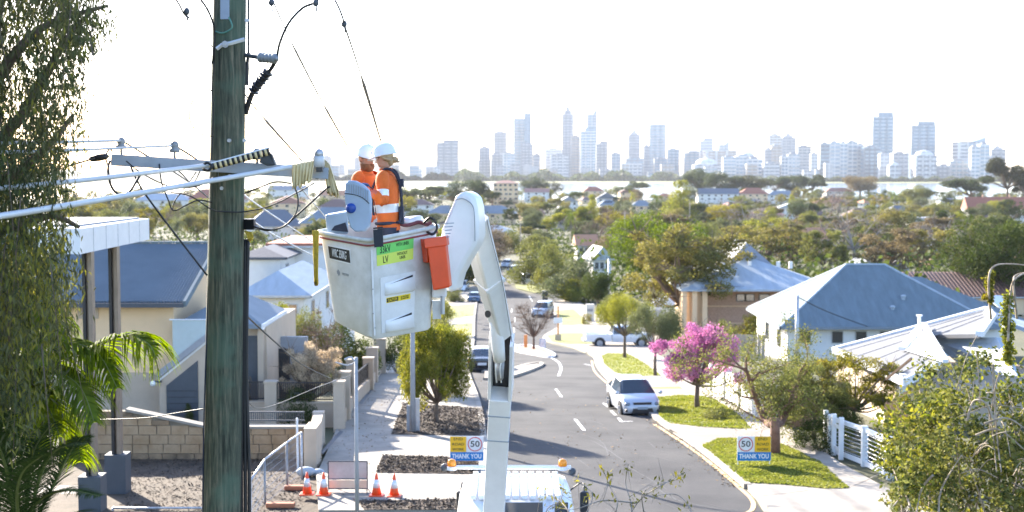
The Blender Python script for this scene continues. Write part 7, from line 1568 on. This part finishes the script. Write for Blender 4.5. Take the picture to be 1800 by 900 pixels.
def person(label, hipc, Yaw, face_yaw, pitch, lean, arms, hairm, beard, S=1.0, harness=True, hd_off=(0,0,0)):
    """hipc: pelvis; lean: offset of neck from pelvis; arms: [(elbow, wrist)] world"""
    t = thing('person', label, 'person', Vector((hipc.x,hipc.y,hipc.z-.92))); up = Vector((0,0,1)); fw = Vector((math.cos(Yaw),math.sin(Yaw),0)); sd = Vector((-fw.y,fw.x,0)); L_ = Vector(lean)
    neck = hipc+up*.50*S+L_; chest = hipc+up*.34*S+L_*.6; waist = hipc+up*.12*S+L_*.15
    J = {'pelvis':(hipc,(.15,.11),None),'waist':(waist,(.135,.10),'pelvis'),'chest':(chest,(.16,.11),'waist'),'neck':(neck,.065,'chest'),'neck2':(neck+up*.06,.055,'neck')}
    for i, (s_, (el, wr)) in enumerate(zip((-1,1), arms)):
        sh_ = neck-up*.055+sd*(s_*.185); J[f'sh{i}'] = (sh_,.062,'chest'); J[f'el{i}'] = (el,.044,f'sh{i}'); J[f'wr{i}'] = (wr,.028,f'el{i}')
        hp = hipc+sd*s_*.09-up*.05; J[f'hp{i}'] = (hp,.085,'pelvis'); J[f'kn{i}'] = (hp-up*.40+fw*.02,.06,f'hp{i}'); J[f'an{i}'] = (hp-up*.80,.042,f'kn{i}'); J[f'ft{i}'] = (hp-up*.86+fw*.14,.038,f'an{i}')
    body(t, J)
    o = [M['orange'], M['refl']]
    rows = sub([(hipc-up*.04,.195,.135,Yaw+math.pi/2),(waist,.185,.14,Yaw+math.pi/2),(chest-up*.10,.205,.15,Yaw+math.pi/2),(chest+up*.03,.215,.15,Yaw+math.pi/2),(neck-up*.055,.20,.115,Yaw+math.pi/2),(neck-up*.01,.12,.085,Yaw+math.pi/2),(neck+up*.035,.075,.072,Yaw+math.pi/2)], 6)
    N_ = len(rows)-1; mi = [1 if (7 <= k <= 9) else 0 for k in range(N_)]; loft(t, rows, o, 'shirt', mi, .012, len(label))
    rows = sub([(neck+up*.01,.078,.072,Yaw),(neck+up*.05,.082,.078,Yaw)], 2); loft(t, rows, M['orange'], 'collar', None, .002)
    for i, (s_, (el, wr)) in enumerate(zip((-1,1), arms)):
        sh_ = neck-up*.05+sd*(s_*.15); shv = neck-up*.085+sd*(s_*.205); mid = shv.lerp(el,.5); wv = el.lerp(wr,.85)
        rows = sub([(sh_,.07,.085,0),(shv,.085,.088,0),(mid,.075,.078,0),(el,.068,.070,0),(el.lerp(wr,.45),.060,.060,0),(wv,.050,.050,0)], 6)
        mi = [1 if (12 <= k <= 14) else 0 for k in range(len(rows)-1)]; loft(t, rows, o, 'sleeve', mi, .010, i*3)
        hand(t, el.lerp(wr,.95), wr-el, s_, 'glove' if i == 1 else 'glovb')
        loft(t, sub([(el.lerp(wr,.72),.056,.056,0),(wr,.040,.040,0)],3), M['glove' if i == 1 else 'glovb'], 'glove_cuff', None, .003)
        hp = hipc+sd*s_*.095-up*.0; loft(t, sub([(hp,.12,.13,0),(hp-up*.4,.09,.09,0),(hp-up*.82,.07,.075,0)],4), M['navy'], 'trouser_leg', None, .01, i)
        MB().ball(hp-up*.88+fw*.08, .07, (1.7,.8,.7)).build('boot', M['fencew'], t, smooth='all')
    if harness:
        mb = MB()
        for s_ in (-1,1):
            mb.tube(catmull([hipc+sd*s_*.13-fw*.15+up*.05, waist-fw*.17+sd*s_*.06, chest-fw*.175-sd*s_*.02, neck-fw*.12+sd*s_*.09+up*-.0, neck+sd*s_*.10+fw*.02+up*.025, chest+fw*.165+sd*s_*.11, waist+fw*.16+sd*s_*.1],5), .017, 6)
        mb.tube(catmull([hipc-fw*.16+up*.06,hipc-sd*.2+up*.05,hipc+fw*.155+up*.04,hipc+sd*.2+up*.05,hipc-fw*.16+up*.06],5), .022, 6)
        mb.obox(chest-fw*.185+up*.10, (.05,.08,.10), Matrix.Rotation(Yaw,3,'Z')); mb.obox(waist-fw*.17+up*.0, (.05,.10,.22), Matrix.Rotation(Yaw,3,'Z')); mb.build('harness', M['navy'], t, smooth=True)
    hc = neck+up*.185+Vector(hd_off); head(t, hc, face_yaw, pitch, hairm, beard)
    MB().tube([neck-up*.02, hc-up*.09], [.058,.052], 12).build('neck', M['skin'], t, smooth='all')
    return t
# nearer worker on the right, in profile looking left; farther worker faces right
YR = 16.95
nk = P(678,303,YR); hip_ = P(683,396,YR)
person('worker in orange shirt with tied fair hair and white helmet looking left', hip_+Vector((0,0,-.02)), math.pi*.97, math.pi*.98, -.22, (nk.x-hip_.x,0,-.50+(nk.z-hip_.z)+.02), [(P(660,352,17.2),P(648,332,17.05)),(P(673,353,16.68),P(652,336,16.6))], 'hair', False, 1.0, True, (-.015,0,.0))
YL = 17.45
nk = P(644,304,YL); hip_ = P(640,396,YL)
person('bearded worker in orange behind the grey cover facing right', hip_, .35-math.pi/2*.5, -.75, -.22, (nk.x-hip_.x,0,-.50+(nk.z-hip_.z)), [(P(628,345,17.35),P(640,330,17.1)),(P(660,350,17.5),P(650,336,17.2))], 'beard', True, 1.0, False, (.01,-.03,0))

# ================================================================ GUM TREE AND PALMS, LEFT FOREGROUND
def edge(y): return float(np.interp(y, [-40,0,40,60,85,110,140,200,260,300,340,400,440,480,520,600,700,760,820], [190,200,222,226,170,140,150,148,150,140,140,118,158,176,140,112,96,60,30]))
b0 = Vector((X(-120,12.5),12.5,gz(12.5))); t = thing('gum_tree', 'tall weeping gum tree filling the left side of the view', 'tree', b0)
rs = np.random.RandomState(77); pos, dirs, tints = [], [], []; mb = MB()
mb.tube(catmull([b0,P(-110,700,12.5),P(-60,420,12.3),P(-40,150,12),P(0,-150,12)],6), [.34-.010*k for k in range(25)], 10)
for q in ([(-70,520,12.4),(-20,560,12.2),(10,590,12.1),(20,650,12)], [(-60,430,12.3),(0,470,12.1),(14,560,12),(20,620,12)], [(-50,300,12.2),(40,200,12),(110,80,12),(160,20,12)], [(-45,200,12.1),(30,90,12),(90,40,12.1),(190,10,12)], [(-50,330,12.2),(20,310,12),(90,250,11.9),(130,200,11.9)], [(-60,420,12.2),(20,400,12),(90,380,11.8),(140,400,11.8)]):
    c = catmull(PP(q),5); mb.tube(c, [.06*(1-.8*i/len(c)) for i in range(len(c))], 6)
ns = 0
while ns < 2000:
    py = rs.uniform(-260,700); px = rs.uniform(-330,230); L_ = rs.uniform(.5,1.3); Y = rs.uniform(10.4,13.8)
    e0 = edge(max(-40,py)); 
    if px > e0-6: continue
    if rs.uniform() > .5+.5*(e0-px > 40): continue
    dn_ = mnoise.noise(Vector((px*.018, py*.014, Y*.6)))
    if dn_ < -.13 and px > 0: continue
    s0 = P(px,py,Y); k = int(L_/.045); sw = rs.normal()*.10
    if k > 4 and ns % 9 == 0: mb.tube([s0, s0+Vector((sw*.5,0,-L_*.5)), s0+Vector((sw,0,-L_))], [.006,.004,.002], 3)
    for j in range(k):
        u = j/k; p = s0+Vector((sw*u*u,0,-L_*u))+Vector(rs.normal(size=3)*.045); yy = 450-(p.z-CAMZ)/p.y*F*-1 if False else 300+(CAMZ-p.z)/p.y*F; xx = 900+p.x/p.y*F
        if xx > edge(yy)+rs.uniform(-14,8) or yy > 800: continue
        pos.append(p); 
    ns += 1
pos = np.array([tuple(p) for p in pos]); n = len(pos); org = np.array(tuple(b0))
q_ = []
while len(q_) < 30000:
    py = rs.uniform(-200,760); e0 = edge(py)-75; px = rs.uniform(-300,e0); Y = rs.uniform(12,15.5)
    if mnoise.noise(Vector((px*.02,py*.016,3))) > -.25: q_.append(tuple(P(px,py,Y)))
rep = 3; pos = np.repeat(pos, rep, 0)+rs.normal(size=(n*rep,3))*.05; pos = np.concatenate([pos, np.array(q_)]); n = len(pos)
d = rs.normal(size=(n,3))*.38; d[:,2] -= 1; d /= np.linalg.norm(d,axis=1)[:,None]; b = rs.normal(size=(n,3)); b -= d*(b*d).sum(1)[:,None]; b /= np.linalg.norm(b,axis=1)[:,None]
Lf = rs.uniform(.05,.10,(n,1)); Wf = Lf*.10
V = np.stack([pos, pos+d*Lf*.4+b*Wf, pos+d*Lf+b*Wf*.6, pos+d*Lf*.4-b*Wf],1).reshape(-1,3)-org
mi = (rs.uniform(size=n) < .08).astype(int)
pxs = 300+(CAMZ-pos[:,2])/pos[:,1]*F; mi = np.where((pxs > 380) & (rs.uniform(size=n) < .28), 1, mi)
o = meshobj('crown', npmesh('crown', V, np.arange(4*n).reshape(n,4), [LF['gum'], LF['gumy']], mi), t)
mb.build('trunk', M['bark'], t, smooth='all')
def frond(t, pts, llen, n, m, droop=1.0, wid=.022, name='frond', seed=0):
    rs = np.random.RandomState(seed); c = catmull(pts, 8); org = ORG[t.name]; V = []
    mb = MB().tube(c, [.020*(1-.85*i/len(c)) for i in range(len(c))], 5); st_ = mb.build('stem', M['mulch'] if False else mat('green_stem',(.14,.16,.04),.6), None); 
    tot = len(c)-1
    for k in range(n):
        u = (k+.5)/n; i = min(int(u*tot), tot-1); p = c[i].lerp(c[i+1], u*tot-i); d = (c[i+1]-c[i]).normalized(); s = d.cross(Vector((0,0,1))).normalized()
        for sg in (-1,1):
            L_ = llen*math.sin(math.pi*min(.98,.12+u*.86))**.6*rs.uniform(.85,1.1); v = (s*sg*rs.uniform(.5,1)+d*.55+Vector((0,0,.15))).normalized(); q = p; w_ = wid; wv = d
            m_ = 4
            for j in range(m_):
                e = q+v*L_/m_; a0, a1 = w_*(1-j/m_)*.5+.002, w_*(1-(j+1)/m_)*.5+.001; V += [q-wv*a0-org, q+wv*a0-org, e+wv*a1-org, e-wv*a1-org]; q = e; v = (v+Vector((0,0,-.42*droop))).normalized()
    me = npmesh(name, [tuple(v) for v in V], np.arange(len(V)).reshape(-1,4), LF[m]); fo = meshobj(name, me, t); ORG[fo.name] = org
    st_.data.transform(Matrix.Translation(-org)); st_.parent = fo
    return fo
t = thing('palm_tree', 'queen palm with backlit yellow green fronds at lower left', 'palm', Vector((X(-40,13.5),13.5,gz(13.5))))
hub = P(-30,640,13.5); MB().tube([Vector((X(-40,13.5),13.5,gz(13.5))), hub], [.16,.13], 10).build('trunk', M['barkg'], t, smooth='all')
for k, q in enumerate(([(-30,640,13.5),(60,640,13.3),(150,618,13.1),(215,590,12.9),(262,606,12.8),(278,650,12.8)], [(-30,640,13.5),(40,600,13.2),(110,600,13.0),(170,620,12.9),(205,680,12.8)], [(-30,640,13.5),(10,640,13),(60,680,12.8),(95,740,12.6),(110,800,12.6)], [(-30,640,13.5),(-60,590,13.2),(-20,560,12.8),(40,590,12.5),(70,640,12.3)], [(-30,640,13.5),(-70,700,13.3),(-90,760,13.2),(-100,830,13.2)], [(-30,640,13.5),(0,560,13.2),(50,540,13),(90,570,12.9),(110,630,12.8)], [(-30,640,13.5),(-40,540,13.4),(0,500,13.2),(40,520,13.1),(60,570,13)], [(-30,640,13.5),(30,650,13.1),(90,650,12.8),(140,680,12.6),(165,740,12.5)], [(-30,640,13.5),(10,680,13.2),(50,730,13),(70,800,12.9)], [(-30,640,13.5),(20,660,13.9),(80,690,14.2),(130,760,14.4),(140,810,14.5)])):
    frond(t, PP(q), .62, 95, 'palm' if k not in (3,6,7) else 'green', 1.25, .034, seed=k)
t = thing('cycad', 'stiff feathery cycad fronds in the lower left corner', 'cycad', Vector((X(60,11.5),11.5,gz(11.5)))); hub = P(40,960,11.5); MB().tube([Vector((X(60,11.5),11.5,gz(11.5))), hub], [.2,.16], 10).build('trunk', M['bark'], t, smooth='all')
for k, q in enumerate(([(40,960,11.5),(60,890,11.4),(110,862,11.2),(175,872,11)], [(40,960,11.5),(50,850,11.5),(60,790,11.4),(90,745,11.2)], [(40,960,11.5),(20,870,11.3),(10,800,11.2),(30,750,11)], [(40,960,11.5),(-10,900,11.3),(-40,830,11.2),(-50,760,11)], [(40,960,11.5),(90,920,11.2),(130,905,11),(165,920,10.8)], [(40,960,11.5),(0,930,11),(-20,890,10.6),(0,850,10.4)], [(40,960,11.5),(30,880,11),(40,830,10.7),(75,800,10.5)], [(40,960,11.5),(80,880,11.6),(120,800,11.5),(140,770,11.4)], [(40,960,11.5),(70,840,11.3),(100,790,11.1),(150,780,11)], [(40,960,11.5),(10,820,11.2),(-10,760,11),(0,730,10.9)], [(40,960,11.5),(100,940,11.1),(150,930,10.9),(200,950,10.8)])):
    frond(t, PP(q), .26, 120, 'cycad', .3, .014, seed=20+k)

C('black service wire from the galvanised pole to the cream house wall', [(1400,521,84),(1455,548,88),(1525,574,92.8)], .03, n=5)
# leaf litter along the gutters and on the pavements, uncountable
rs = np.random.RandomState(44); Vb = []
def litter(path, n, wd, off):
    c = catmull([Vector((G(*p).x, G(*p).y, 0)) for p in path], 8)
    for k in range(n):
        i = rs.randint(0, len(c)-1); p = c[i].lerp(c[i+1], rs.uniform()); x, y = p.x+rs.normal()*wd, p.y+rs.normal()*wd; z = gz(y)+off; a = rs.normal(size=(2,3))*.03; a[:,2] = np.abs(a[:,2])*.4; q = np.array((x,y,z)); Vb.extend([q, q+a[0], q+a[0]+a[1], q+a[1]])
litter([(1296,856),(1222,797),(1150,746),(1100,706),(1070,680)], 900, .16, .014)
litter([(853,900),(853,840),(852,775),(842,710),(826,664)], 700, .2, .014)
litter([(1380,795),(1330,755),(1260,705),(1200,672),(1120,625)], 500, .7, .140)
litter([(600,870),(640,800),(660,740),(700,690),(730,650)], 700, 1.0, .142)
litter([(960,860),(1000,800),(1010,740),(985,690)], 350, 1.8, .013)
setp(meshobj('leaf_litter', npmesh('leaf_litter', Vb, np.arange(len(Vb)).reshape(-1,4), mat('dry_leaves',(.10,.06,.03),.9,col2=(.30,.20,.09),scale=5,island=.4))), 'dry leaves and grit scattered along gutters and footpaths', 'leaf litter', kind='stuff')
